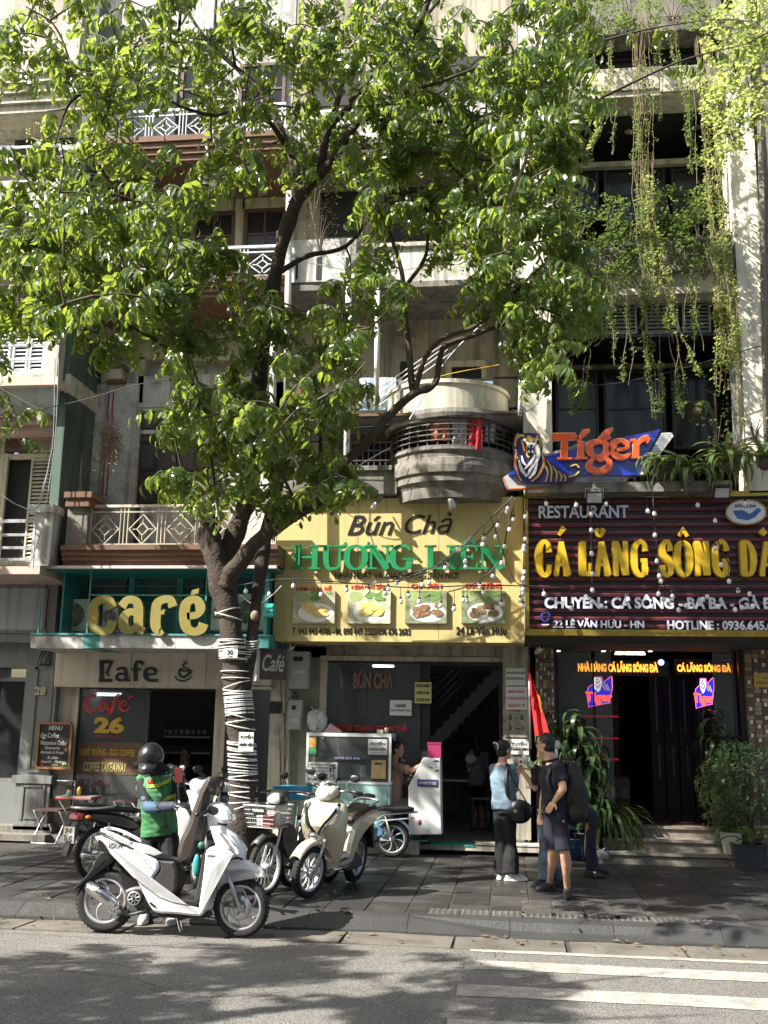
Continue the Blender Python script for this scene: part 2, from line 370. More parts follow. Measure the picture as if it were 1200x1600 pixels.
# pavement of natural stone slabs
pv = bpy.data.objects.new('pavement', None); COL.objects.link(pv); pv['kind'] = 'structure'; ORG['pavement'] = V((0, 0, 0))
g = MB(); g.box(-40, 10.30, -.8, 40, 17, -.012); obj('pavement_bed', g, m_dirt, pv)
sm_ = [wonky(.378, .604, .05, .0022, 40+i, 2) for i in range(8)]
slabcols = [m_slab, mat('slab_stone_pale', (.046, .044, .041), .6, .28, 1.6, bump=.25, bscale=25, fine=.15, stain=(.10, .098, .09), sscale=1.8, sthr=.52), mat('slab_stone_dark', (.028, .0275, .026), .5, .3, 1.6, bump=.25, bscale=25, fine=.15, stain=(.07, .068, .063), sscale=2, sthr=.56)]
for k, q in enumerate(sm_): q.materials.append(slabcols[(0, 1, 0, 2, 0, 1, 2, 0)[k]])
rowY = 10.36; row = 0
while rowY < 15.9:
    W = .63; off = 0
    for i in range(-17, 12):
        xx = i*.4+off
        if abs(xx+.2-(rowY*-.123)) > rowY*.41+.6: continue
        piece('paving_slab', rnd.choice(sm_), pv, (xx, rowY+.315, -.001+rnd.uniform(-.0035, .0035)), (rnd.uniform(-.006, .006), rnd.uniform(-.006, .006), rnd.choice((0, pi))+rnd.uniform(-.004, .004)))
    rowY += W; row += 1
# ribbed tactile plates by the dropped kerb
m_tac = mat('tactile_stone', (.06, .057, .052), .65, .25, 3, bump=.2, bscale=40, fine=.15, stain=(.115, .105, .09), sscale=4, sthr=.52)
b = MB(); b.box(-.145, -.145, -.02, .145, .145, 0)
for i in range(4):
    for j in range(2): b.box(-.125+j*.13, -.12+i*.065, 0, -.125+j*.13+.12, -.12+i*.065+.035, .007)
tm = mesh_of('tactile', b); tm.materials.append(m_tac)
c0 = G(815, 1412, 0); 
for i in range(4):
    for j in range(3): piece('tactile_tile', tm, pv, (c0.x+.15+i*.3, 10.55+.3*j+.05, .006))
b = MB(); b.box(-.145, -.145, -.02, .145, .145, 0)
for i in range(5):
    for j in range(5): b.lathe([(.018, 0), (.012, .006), (0, .006)], (-.115+i*.0575, -.115+j*.0575, 0), 6)
tm2 = mesh_of('tactile_dot', b); tm2.materials.append(m_tac)
for i in range(9): piece('tactile_tile', tm2, pv, (c0.x-.75+i*.3, 10.42+.06, .006))
# crosswalk stripes (worn thermoplastic)
for k, (v0, v1, ul) in enumerate(((1483, 1487, 735), (1500, 1514, 728), (1538, 1556, 716), (1592, 1612, 700))):
    a = G(ul, v0, RZ); c = G(ul, v1, RZ); b = MB(); n = 40; vs = []
    for i in range(n+1):
        x = a.x+(6.5-a.x)*i/n; vs += [(x+(c.x-a.x)*0, c.y+rnd.uniform(-.008, .008), RZ+.004), (x, a.y+rnd.uniform(-.008, .008), RZ+.004)]
    b.add(vs, [(2*i, 2*i+2, 2*i+3, 2*i+1) for i in range(n)]); structure('crosswalk_stripe', b, m_white)
# hairline cracks and old oil drips in the asphalt
r_ = random.Random(21); b = MB()
for _ in range(9):
    p = V((r_.uniform(-5, 2), r_.uniform(6.2, 9.2), RZ+.002)); a = r_.uniform(-.5, .5); pts = [p]
    for _ in range(14): a += r_.uniform(-.5, .5); pts.append(pts[-1]+V((cos(a), sin(a)*.6, 0))*.09)
    for q, w_ in zip(pts, pts[1:]): n_ = V((-(w_-q).y, (w_-q).x, 0)).normalized()*.0035; b.add([q-n_, w_-n_, w_+n_, q+n_], [(0, 1, 2, 3)])
structure('road_cracks', b, mat('crack_dark', (.03, .03, .028), .95))
b = MB(); b.box(-45, -12.5, -.5, 45, -11.5, 10.5); structure('opposite_terrace', b, mat('terrace_plaster', (.30, .28, .25), .9, .2, .6))
YF = 15.4
# ================================================================== building materials
m_grey = mat('grey_green_paint', (.16, .17, .165), .6, .10, 3, bump=.06, streak=(.10, .10, .095))
m_greyl = mat('pale_grey_panel', (.34, .37, .38), .55, .08, 3, streak=(.24, .25, .25))
m_cream = mat('cream_plaster', (.49, .46, .37), .85, .12, 2, bump=.15, stain=(.19, .175, .14), sscale=1.9, sthr=.51, streak=(.27, .25, .21))
m_creamd = mat('weathered_cream', (.37, .345, .27), .9, .15, 2.5, bump=.2, stain=(.15, .135, .11), sscale=2.2, sthr=.5, streak=(.15, .135, .115))
m_white_w = mat('weathered_white', (.47, .47, .45), .85, .14, 3, bump=.15, stain=(.15, .143, .13), sscale=2.4, sthr=.51, streak=(.2, .19, .175))
m_conc = mat('stained_concrete', (.18, .168, .145), .9, .22, 3, bump=.3, bscale=30, stain=(.08, .075, .065), sscale=2.6, sthr=.48, streak=(.07, .065, .055))
m_brown = mat('brown_ledge', (.15, .078, .048), .8, .15, 3, bump=.15, stain=(.11, .06, .04), sscale=3, sthr=.52, streak=(.10, .065, .05))
m_green = mat('dark_green_wall', (.075, .115, .095), .85, .15, 3, bump=.15, stain=(.035, .05, .042), sscale=2, streak=(.04, .05, .045))
m_wood = mat('dark_wood', (.035, .026, .024), .5, .2, 6, bump=.1, spec=.4)
m_woodr = mat('red_brown_wood', (.085, .04, .03), .55, .2, 6)
m_louv = mat('cream_louvre', (.45, .40, .31), .7, .12, 4, streak=(.28, .25, .2))
m_louvw = mat('pale_blue_louvre', (.55, .60, .63), .6, .1, 4, streak=(.35, .37, .38))
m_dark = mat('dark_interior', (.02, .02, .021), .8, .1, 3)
m_black = mat('black_metal', (.010, .010, .011), .45, .1, 5)
m_steel = mat('steel', (.45, .45, .46), .35, .08, 6, metal=.8)
m_pipe = mat('grey_pipe', (.30, .33, .36), .5, .1, 4, streak=(.2, .21, .22))
m_wpipe = mat('white_pipe', (.62, .62, .6), .5, .1, 4, streak=(.35, .34, .32))
m_teal = mat('teal_sheet', (.03, .19, .185), .35, .12, 3, stain=(.015, .12, .12), sscale=2.5)
m_tealf = mat('teal_frame', (.05, .24, .225), .5, .15, 5, stain=(.1, .2, .19), sscale=3)
m_glass = glassmat('shop_glass', (.5, .55, .55), .10)
m_glassd = glassmat('dark_glass', (.03, .033, .035), .7, rough=.12, spec=.3, refl=.25)
m_ceil = mat('ceiling_white', (.5, .5, .48), .8, .06, 2)
m_tile = mat('inner_floor_tile', (.17, .165, .155), .35, .12, 2.5)
m_tan = mat('tan_frame', (.50, .44, .33), .6, .1, 4, streak=(.3, .26, .2))
m_rust = mat('rusty_iron', (.13, .075, .045), .8, .3, 9, bump=.2)
m_rebar = mat('dull_iron', (.10, .09, .08), .6, .25, 8, metal=.3)
JOINED = ('frame', 'panel', 'pilaster', 'trim', 'pedestal', 'railing', 'threshold', 'clutter')
def bp(name, T, m, *boxes, **kw):
    if len(boxes) > 1 and not any(name.endswith(k) for k in JOINED):
        return [bp(name, T, m, q, **kw) for q in boxes][0]
    b = MB()
    for q in boxes: b.pb(*q[:5], *(q[5:] or ()))
    return obj(name, b, m, T, **kw)
def louvre(T, u0, v0, u1, v1, Y, n, mf, ms=None, fr=3):
    """louvred shutter: frame plus single slats"""
    x0, z0, x1, z1 = rect(u0, v0, u1, v1, Y); f = abs(rect(u0, v0, u0+fr, v1, Y)[2]-x0); b = MB()
    b.box(x0, Y, z0, x0+f, Y+.05, z1); b.box(x1-f, Y, z0, x1, Y+.05, z1); b.box(x0+f, Y, z0, x1-f, Y+.05, z0+f); b.box(x0+f, Y, z1-f, x1-f, Y+.05, z1)
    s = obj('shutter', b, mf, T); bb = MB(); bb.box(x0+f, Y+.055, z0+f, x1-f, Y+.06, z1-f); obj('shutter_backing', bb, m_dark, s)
    L = (x1-x0)-2*f; H = (z1-z0-2*f)/n; b = MB(); b.box(-L/2, -.006, -H*.42, L/2, .006, H*.42); me = mesh_of('slat', b); me.materials.append(ms or mf)
    for i in range(n): piece('slat', me, s, ((x0+x1)/2, Y+.025, z0+f+H*(i+.5)), (-.75, 0, 0))
    return s
def glazed(T, name, u0, v0, u1, v1, Y, mf, mg=None, nx=2, nz=1, fr=3, pane=True):
    x0, z0, x1, z1 = rect(u0, v0, u1, v1, Y); f = abs(rect(u0, v0, u0+fr, v1, Y)[2]-x0); b = MB()
    b.box(x0, Y, z0, x0+f, Y+.07, z1); b.box(x1-f, Y, z0, x1, Y+.07, z1); b.box(x0+f, Y, z0, x1-f, Y+.07, z0+f); b.box(x0+f, Y, z1-f, x1-f, Y+.07, z1)
    W_ = (x1-x0-2*f)/nx; H_ = (z1-z0-2*f)/nz
    for i in range(1, nx): b.box(x0+f+W_*i-f*.35, Y+.01, z0+f, x0+f+W_*i+f*.35, Y+.05, z1-f)
    for j in range(1, nz): b.box(x0+f, Y+.012, z0+f+H_*j-f*.3, x1-f, Y+.048, z0+f+H_*j+f*.3)
    s = obj(name, b, mf, T)
    if pane:
        for i in range(nx):
            for j in range(nz):
                p = MB(); p.box(x0+f+W_*i+.004, Y+.028, z0+f+H_*j+.004, x0+f+W_*(i+1)-.004, Y+.032, z0+f+H_*(j+1)-.004); obj('pane', p, mg or m_glassd, s)
    return s
def moulded(name, T, m, u0, v0, u1, v1, Y, d, steps=3, out=.08):
    """cornice: stacked courses stepping out towards the top"""
    x0, z0, x1, z1 = rect(u0, v0, u1, v1, Y); b = MB(); h = (z1-z0)/steps
    for i in range(steps): b.box(x0-.001*i, Y-out*i/max(1, steps-1), z0+h*i, x1+.001*i, Y+d, z0+h*(i+1))
    return obj(name, b, m, T)
def diamond_rail(T, u0, v0, u1, v1, Y, m, n, lab=None):
    x0, z0, x1, z1 = rect(u0, v0, u1, v1, Y); r_ = .011
    R_ = obj('railing', MB().box(x0, Y-.02, z1-.04, x1, Y+.02, z1), m, T)
    obj('bottom_rail', MB().box(x0, Y-.015, z0+.03, x1, Y+.015, z0+.055), m, R_)
    obj('middle_rail', MB().box(x0, Y-.012, z1-.12, x1, Y+.012, z1-.10), m, R_)
    H = z1-z0-.04; bar = MB().tube([(0, 0, -H/2), (0, 0, H/2)], r_, 6); bm_ = mesh_of('bar', bar); bm_.materials.append(m)
    W_ = (x1-x0)/n; zc = (z0+z1-.16)/2+.03; hh = (z1-z0-.2)/2; dw = W_*.36
    d = MB()
    for s_ in (1, .42):
        q = [(0, 0, hh*s_), (dw*s_, 0, 0), (0, 0, -hh*s_), (-dw*s_, 0, 0)]
        for i in range(4): d.tube([q[i], q[(i+1) % 4]], r_, 6)
    for sx, sz in ((1, 0), (-1, 0), (0, 1), (0, -1)): d.tube([(dw*.42*sx, 0, hh*.42*sz), (dw*.75*sx, 0, hh*.75*sz)], r_*.8, 5)
    dm = mesh_of('diamond', d); dm.materials.append(m)
    for i in range(n+1): piece('baluster', bm_, R_, (x0+W_*i, Y, (z0+z1)/2))
    for i in range(n):
        piece('diamond_panel', dm, R_, (x0+W_*(i+.5), Y, zc))
        for k in (.1, .9): piece('baluster', bm_, R_, (x0+W_*(i+k), Y, (z0+z1)/2))
    return R_
# ================================================================== building 28 (far left)
A = thing('townhouse', 'grey and cream townhouse at the far left with number 28 on its grey pilaster', 'building', (-6.6, YF, 0))
XA = P(98, 700, 14.2).x
# ground floor
bp('wall', A, m_grey, (-200, 1000, 84, 1042, YF-.1, .5), (-200, 1042, -1, 1058, YF-.06, .4))
bp('fascia', A, m_grey, (-200, 900, 88, 1003, YF-.35, .35))
bp('fascia_panel', A, m_greyl, (-60, 919, 68, 984, YF-.37, .05))
bp('panel_frame', A, m_grey, (-60, 914, 72, 919, YF-.385, .05), (-60, 984, 72, 989, YF-.385, .05), (68, 919.5, 72, 983.5, YF-.385, .05))
PL = bp('pilaster', A, m_grey, (34, 1040, 84, 1215, YF-.16, .3), (22, 1222, 76, 1288, YF-.24, .4), (18, 1212, 80, 1224, YF-.27, .4), (20, 1287, 78, 1297, YF-.3, .4))
bp('pilaster_panel', PL, m_grey, (48, 1042, 53, 1205, YF-.175, .03), (73, 1042, 78, 1205, YF-.175, .03), (53.5, 1042, 72.5, 1046, YF-.175, .03), (41, 1202, 76, 1207, YF-.178, .03))
bp('pedestal_panel', PL, m_grey, (32, 1227, 35.5, 1280, YF-.255, .03), (65, 1227, 68.5, 1280, YF-.255, .03), (36, 1227, 64.5, 1230, YF-.255, .03), (36, 1277, 64.5, 1280, YF-.255, .03))
b = MB()
for i in range(3):
    x0, z0, x1, z1 = rect(57+i*5, 1016, 60.5+i*5, 1036, YF-.28)
    pts = [((x0+x1)/2, YF-.12-.16*cos(k/6*pi/2), z0+(z1-z0)*k/6) for k in range(7)][::-1]; b.tube(pts, .02, 6)
x0, z0, x1, z1 = rect(55, 1032, 74, 1037, YF-.2); b.box(x0, YF-.22, z0, x1, YF-.1, z1)
obj('corbel', b, m_grey, A)
n28 = text_px('28', 54, 1073, 71, 1086, YF-.18, depth=.018, bold=.03); obj('house_number', n28, mat('brass_number', (.45, .42, .25), .5, .1), A)
glazed(A, 'shop_window', -60, 1058, 40, 1222, YF, m_grey, m_glassd, nx=2, nz=1, fr=6)
bp('window_backing', A, m_dark, (-60, 1058, 42, 1222, YF+.25, .05)); bp('door_base', A, m_grey, (-60, 1222, 22, 1288, YF-.02, .1)); bp('plinth', A, m_conc, (-200, 1288, 80, 1302, YF-.3, .5))
bp('step', A, m_conc, (-200, 1301, 70, 1311, YF-.55, .7))
# upper floors, standing forward
b = MB()
zt = 13.5; z2 = P(60, 890, 14.2).z; b.box(XA-.14, 14.2, z2+.05, XA, YF+.2, zt); obj('side_wall', b, m_green, A)
b = MB(); zz = P(80, 630, 14.2).z
z_ = P(80, 590, 14.2).z; b.box(XA-.05, 14.19, z_-.25, XA+.03, YF+.1, z_+.05)
obj('side_band', b, m_cream, A)
bp('ledge', A, mat('pinkish_ledge', (.50, .38, .32), .8, .12, 4, stain=(.25, .2, .17)), (-200, 885, 62, 897, 13.9, 1.4))
bp('balcony_post', A, m_white_w, (50, 800, 80, 884, 13.95, .28), (44, 788, 84, 800, 13.9, .36))
rl = bp('railing', A, m_pipe, (-200, 812, 50, 817, 14.0, .03))
for v_ in (834, 854, 872): bp('railing_bar', rl, m_pipe, (-200, v_, 50, v_+4, 14.0, .03))
bp('floor_slab', A, m_cream, (-200, 875, 60, 884, 14.25, 1.2))
bp('wall', A, m_cream, (-200, 640, 3, 880, 15.0, .3), (80, 640, 92, 880, 15.0, .3), (-200, 500, 86, 688, 15.02, .3))
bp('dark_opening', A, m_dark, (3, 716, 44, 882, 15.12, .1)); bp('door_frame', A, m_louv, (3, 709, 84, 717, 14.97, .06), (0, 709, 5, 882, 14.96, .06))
louvre(A, 42, 717, 86, 882, 14.93, 26, m_louv); louvre(A, 46, 681, 82, 706, 14.93, 7, m_louv)
bp('transom_panel', A, m_woodr, (8, 682, 42, 706, 14.96, .05))
moulded('soffit_cornice', A, mat('pink_cornice', (.42, .30, .25), .8, .12, 4, stain=(.25, .19, .16)), -200, 640, 84, 676, 14.6, .5, 4, .35)
b = MB(); x0, z0, x1, z1 = rect(-200, 605, 88, 640, 14.1)
prof = [(14.15, z1), (13.95, z1), (13.98, z1-.06), (14.12, z0+.1), (14.3, z0), (15.0, z0), (15.0, z1)]
b.prism([(p[0], p[1]) for p in prof], x0, x1, 'yz'); obj('balcony_cornice', b, mat('pale_blue_cornice', (.36, .40, .40), .8, .12, 3, stain=(.2, .2, .19), streak=(.18, .18, .17)), A)
bp('balcony_lip', A, mat('pinkish_ledge', (.5, .38, .32), .8), (-200, 592, 90, 604, 13.88, .35))
bp('parapet_post', A, m_cream, (70, 500, 92, 592, 13.98, .25)); 
rl = bp('railing', A, m_wpipe, (-200, 583, 70, 587, 14.05, .02))
for v_ in (540, 562): bp('railing_bar', rl, m_pipe, (-200, v_, 70, v_+3.5, 14.05, .03))
for u_ in (-2, 26, 52): louvre(A, u_-4, 470, u_+20, 582, 14.6, 18, m_louvw)
louvre(A, 24, 190, 64, 240, 14.95, 10, m_conc, fr=3); louvre(A, 66, 190, 112, 240, 14.95, 10, m_conc, fr=3)
bp('wall', A, m_cream, (-200, 250, 118, 480, 15.05, .2), (-200, -60, 125, 190, 15.05, .2))
moulded('cornice', A, m_cream, -200, 345, 112, 415, 14.2, .9, 5, .25)
moulded('cornice', A, m_cream, -200, 120, 128, 180, 14.2, .9, 5, .25)
bp('parapet', A, m_white_w, (-200, 285, 118, 348, 14.0, .2)); bp('parapet_post', A, m_white_w, (96, 232, 122, 300, 13.95, .3), (92, 226, 126, 234, 13.9, .4))
rl = bp('railing', A, m_pipe, (-200, 232, 96, 236, 14.05, .02)); bp('railing_bar', rl, m_pipe, (-200, 250, 96, 253, 14.05, .02), (-200, 268, 96, 271, 14.05, .02))
# ================================================================== building 26 (cafe)
Bd = thing('cafe_building', 'weathered white building with brown ledges above the turquoise cafe frontage', 'building', (-4, YF, 0))
bp('wall', Bd, m_white_w, (95, 560, 215, 905, YF, .25), (215, 585, 445, 640, YF, .25), (345, 640, 445, 905, YF, .25), (215, 790, 345, 905, YF, .25))
bp('wall', Bd, mat('yellow_cream_wall', (.46, .45, .32), .9, .12, 3, stain=(.22, .22, .15), streak=(.2, .2, .15)), (95, 290, 300, 562, YF, .25), (300, 440, 460, 562, YF, .25), (365, 290, 380, 442, YF, .25), (300, 290, 365, 330, YF, .25), (380, 290, 450, 325, YF, .25), (444, 325, 460, 440, YF, .25))
bp('wall', Bd, m_white_w, (95, -80, 280, 250, YF, .25), (335, -80, 460, 250, YF, .25), (280, -80, 335, 96, YF, .25))
# pilaster with two red grooves
pl = bp('pilaster', Bd, m_white_w, (132, 600, 205, 905, YF-.12, .1)); m_red = mat('oxide_red', (.22, .04, .03), .8, .2)
for u_ in (168, 175): bp('red_groove', pl, m_red, (u_, 612, u_+2.2, 650, YF-.128, .01), (u_-8, 725, u_-5.8, 775, YF-.128, .01), (u_-3, 650, u_-.8, 725, YF-.128, .01))
bp('capital', pl, m_cream, (165, 575, 190, 592, YF-.25, .2)); bp('capital_ledge', pl, m_brown, (162, 568, 193, 575, YF-.28, .24), (164, 592, 191, 596, YF-.28, .2))
# dark panelled door
d = bp('door', Bd, m_wood, (214, 640, 345, 792, YF+.05, .1)); 
for k, u_ in enumerate((218, 250, 282, 314)):
    for v0, v1 in ((646, 672), (680, 692), (700, 735), (742, 785)): bp('door_panel', d, m_wood, (u_, v0, u_+25, v1, YF+.025, .03), (u_+4, v0+3, u_+21, v1-3, YF+.012, .03))
bp('door_frame', Bd, m_white_w, (208, 634, 215, 792, YF-.03, .1), (345, 634, 352, 792, YF-.03, .1), (208, 628, 352, 635, YF-.031, .1)); bp('transom_bar', Bd, m_white_w, (215, 671, 345, 677, YF-.01, .05))
# first floor balcony
moulded('balcony_ledge', Bd, m_brown, 99, 853, 436, 884, 14.15, 1.25, 4, .12)
ped = bp('corner_pedestal', Bd, m_conc, (104, 790, 136, 855, 14.12, .35)); bp('pedestal_cap', ped, m_brown, (100, 768, 143, 777, 14.02, .5), (104, 777, 139, 784, 14.06, .42), (102, 784, 140, 791, 14.05, .44))
diamond_rail(Bd, 136, 788, 432, 855, 14.25, m_louv, 5)
obj('pipe', MB().tube([P(122, 470, 14.9), P(118, 600, 14.9), P(112, 700, 14.9), P(102, 785, 14.9), P(104, 802, 14.7), P(125, 822, 14.4), P(131, 848, 14.35)], .055, 10), m_pipe, Bd)
obj('pipe', MB().tube([P(158, 130, 14.9), P(147, 250, 14.9), P(128, 600, 14.9), P(124, 775, 14.9)], .03, 8), m_pipe, Bd)
obj('pipe', MB().tube([P(146, 150, 14.7), P(140, 260, 14.7), P(122, 480, 14.7)], .05, 8), m_pipe, Bd)
# second floor
glazed(Bd, 'window', 380, 326, 444, 438, YF-.02, m_woodr, m_glassd, 2, 3, 5); glazed(Bd, 'window', 300, 332, 365, 438, YF-.02, m_woodr, m_glassd, 2, 3, 5)
moulded('balcony_ledge', Bd, m_brown, 130, 440, 446, 466, 14.15, 1.25, 4, .12); diamond_rail(Bd, 150, 388, 440, 438, 14.25, m_louvw, 5)
bp('pedestal', Bd, m_brown, (432, 360, 448, 372, 14.1, .3))
# third floor
glazed(Bd, 'window', 280, 98, 335, 215, YF-.02, m_woodr, m_glassd, 2, 3, 5); glazed(Bd, 'window', 372, 98, 445, 215, YF-.06, m_woodr, m_glassd, 2, 3, 5)
moulded('balcony_ledge', Bd, m_brown, 152, 216, 450, 250, 14.15, 1.25, 4, .12); diamond_rail(Bd, 182, 168, 446, 216, 14.25, m_louvw, 5)
ped = bp('corner_pedestal', Bd, m_conc, (154, 172, 180, 218, 14.12, .3)); bp('pedestal_cap', ped, m_brown, (150, 148, 186, 156, 14.02, .45), (154, 156, 182, 163, 14.06, .4), (156, 163, 181, 172, 14.08, .36))
bp('soffit', Bd, m_cream, (152, 250, 450, 258, 14.3, 1.1))
# cafe frontage
bp('wall', Bd, m_tan, (84, 1062, 116, 1308, YF-.02, .2), (332, 1072, 349, 1300, YF-.03, .15)); bp('pier', Bd, m_conc, (349, 1072, 372, 1300, YF, .2)); bp('pier', Bd, m_cream, (420, 1005, 452, 1310, YF-.15, .3))
bp('pier_band', Bd, m_black, (421, 1096, 440, 1115, YF-.155, .01))
fb = bp('signboard', Bd, mat('beige_board', (.52, .47, .40), .6, .08, 3, streak=(.40, .36, .30)), (86, 1016, 352, 1071, YF-.28, .2), (352.5, 1016, 424, 1071, YF-.28, .2))
bp('signboard_trim', fb, m_tan, (84, 1071, 425, 1075, YF-.3, .25), (84, 1012, 425, 1016, YF-.3, .25)); 
for u_ in (204, 322): bp('board_joint', fb, m_conc, (u_, 1016.5, u_+1, 1070.5, YF-.2815, .004))
bp('backing_wall', Bd, m_white_w, (60, -160, 470, 900, YF+.26, .2))
# ================================================================== lettering by strokes (pixel tracing -> plane)
def pst(mb, S, Y, depth, w, fu=lambda u, v: (u, v), k0=0):
    for k, s in enumerate(S):
        sm = s[0] == 's'; pp = s[1:] if sm else s
        pp = [(*fu(q[0], q[1]), q[2] if len(q) > 2 else 1) for q in pp]
        q3 = [(P(a, b_, Y).x, P(a, b_, Y).z, c) for a, b_, c in pp]
        if sm: q3 = [tuple(q) for q in spline(q3, 6)]
        a = pp[0]; sc = (P(a[0]+10, a[1], Y)-P(a[0]-10, a[1], Y)).length/20
        ribbon(mb, q3, w*sc, Y, depth, k+k0)
    return mb
def ppoly(mb, pts, Y, d, fu=lambda u, v: (u, v), bev=0):
    q = [P(*fu(a, b_), Y) for a, b_ in pts]; mb.prism([(p.x, p.z) for p in q], Y, Y+d, bev=bev); return mb
m_blk = mat('black_letter', (.012, .012, .012), .4, .05)
# ================================================================== cafe: turquoise canopy box and its things
cb = thing('canopy_box', 'turquoise sheet canopy over the cafe, holding the big yellow letters', 'canopy', tuple(P(235, 1000, 14.6)))
bp('canopy_roof', cb, m_teal, (52, 886, 432, 890, 14.1, 1.25)); bp('roof_edge', cb, mat('faded_pink_sheet', (.5, .42, .42), .7, .2, 8), (50, 883.5, 432, 888, 14.05, .06))
bp('back_panel', cb, m_teal, (95, 892, 425, 990, 15.28, .05)); bp('side_panel', cb, m_teal, (96, 893, 99, 990, 14.4, .8), (415, 892, 418, 1000, 14.3, .9))
sh = bp('tin_shelf', cb, m_white_w, (48, 993, 130, 1013, 14.2, 1.1), (156, 993, 350, 1013, 14.201, 1.1)); bp('tin_shelf', cb, m_tealf, (130.2, 993, 155.8, 1013, 14.202, 1.1), (350.2, 993, 420, 1012, 14.202, 1.1))
bp('shelf_lip', cb, m_tealf, (47, 990, 421, 993, 14.18, 1.1))
fr = bp('frame', cb, m_tealf, (138, 891, 140, 990, 14.26, .03), (320, 891, 322.5, 990, 14.26, .03), (413, 888, 418, 990, 14.25, .04), (140.2, 929, 319.8, 931, 14.265, .02), (323, 929, 412.5, 931, 14.265, .02), (60, 940, 62, 990, 14.26, .02))
for i in range(7): bp('crossbar', fr, m_tealf, (140.2, 902+i*13, 319.8, 903.2+i*13, 14.9+i*.03, .015))
for u_, w_ in ((200, 8), (275, 9), (345, 9)): bp('inner_post', cb, m_tealf, (u_, 893, u_+w_, 990, 15.0, .06))
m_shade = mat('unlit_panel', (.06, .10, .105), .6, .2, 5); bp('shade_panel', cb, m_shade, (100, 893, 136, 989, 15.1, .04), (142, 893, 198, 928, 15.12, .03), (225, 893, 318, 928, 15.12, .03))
m_caf = mat('gold_letter', (.21, .17, .03), .6, .2, 4, stain=(.17, .17, .05), sscale=4, sthr=.48)
def big(ch, S, w=12):
    o = pst(MB(), S, 14.12, .07, w); obj('letter', o, m_caf, cb, label='yellow letter '+ch)
big('c', [['s', (176, 950, 1.3), (170, 938, 1), (158, 937, 1), (147, 945, 1.2), (145, 962, 1.5), (147, 979, 1.2), (158, 986, 1), (170, 985, 1), (176, 970, 1.3)]])
big('a', [['s', (190, 948, 1.2), (198, 938, 1), (210, 938, 1), (216, 948, 1.2), (216, 975, 1.2), (219, 984, 1), (225, 986, .8)], ['s', (214, 958, .9), (202, 956, .9), (193, 966, 1.3), (194, 980, 1.3), (203, 985, 1), (214, 979, .9)]])
big('f', [['s', (270, 948, 1.2), (266, 937, 1), (254, 937, 1), (245, 944, 1.2), (243, 962, 1.35), (243, 978, 1.3), (249, 988, .9), (254, 985, .8)], [(243, 957, .6), (255, 957, .5), (256, 952, .4)]])
big('e', [['s', (292, 963, .9), (308, 960, .9), (313, 950, 1.3), (309, 939, 1.1), (299, 937, 1), (290, 945, 1.3), (288, 962, 1.4), (291, 980, 1.3), (302, 987, 1), (314, 983, 1.2), (318, 974, 1.3)]])
obj('accent', ppoly(MB(), [(298, 928), (300, 922), (311, 919), (310, 927), (300, 930)], 14.12, .06), m_caf, cb)
def aircon(u0, v0, u1, v1, Y, lab):
    x0, z0, x1, z1 = rect(u0, v0, u1, v1, Y); T = thing('air_conditioner', lab, 'air conditioner', ((x0+x1)/2, Y+.15, z0), group='outdoor air conditioner units')
    mw = mat('aircon_cream', (.55, .53, .46), .5, .08, 4, stain=(.35, .33, .28)); obj('casing', MB().box(x0, Y, z0, x1, Y+.3, z1), mw, T)
    r_ = min((x1-x0)*.42, (z1-z0)*.42); cx, cz = x0+(x1-x0)*.45, (z0+z1)/2
    obj('fan_recess', MB().lathe([(r_, -.004), (r_, .0), (0, -.002)], (cx, Y-.004, cz), 24, 'y'), m_dark, T); g_ = MB()
    for k in range(1, 8): g_.lathe([(r_*k/7-.004, -.012), (r_*k/7+.002, -.012), (r_*k/7+.002, -.006), (r_*k/7-.004, -.006)], (cx, Y, cz), 20, 'y')
    for k in range(8): a = k*pi/4; g_.tube([(cx, Y-.01, cz), (cx+r_*cos(a), Y-.01, cz+r_*sin(a))], .003, 4)
    obj('grille', g_, mw, T); return T
aircon(96, 936, 138, 986, 14.75, 'cream outdoor air conditioner unit at the left end behind the cafe letters')
aircon(330, 934, 352, 984, 14.75, 'narrow pale outdoor unit behind the canopy grid right of the last letter'); aircon(368, 928, 412, 984, 14.9, 'outdoor air conditioner unit behind the tree fork in the turquoise canopy')
aircon(160, 940, 184, 985, 14.9, 'outdoor unit half hidden behind the first two yellow letters')
# cafe fascia lettering, door glass, interior
fc = pst(MB(), [[(155, 1034), (176, 1034)], [(158.5, 1034, 1.3), (158.5, 1063, 1.3)], [(154, 1063), (175, 1063)], [(174, 1034, .7), (166, 1052, .7), (170, 1056, .5)],
    ['s', (182, 1046, .8), (190, 1044, .8), (196, 1047, .9), (197, 1063, 1.2)], ['s', (196, 1054, .6), (186, 1053, .8), (182, 1059, 1), (187, 1063, .8), (196, 1062, .7)], [(197, 1063, .9), (203, 1063, .6)],
    ['s', (224, 1038, .9), (218, 1034, .8), (212, 1037, 1), (211.5, 1050, 1.2), (211.5, 1064, 1.2)], [(206, 1046, .7), (220, 1046, .6)],
    ['s', (228, 1054, .6), (240, 1053, .6), (243, 1048, .9), (236, 1044, .8), (228, 1047, 1), (227, 1057, 1.2), (233, 1063, .8), (246, 1063, 1)]], YF-.3, .012, 5)
obj('fascia_letters', fc, m_blk, Bd, label='black retro lettering reading Cafe')
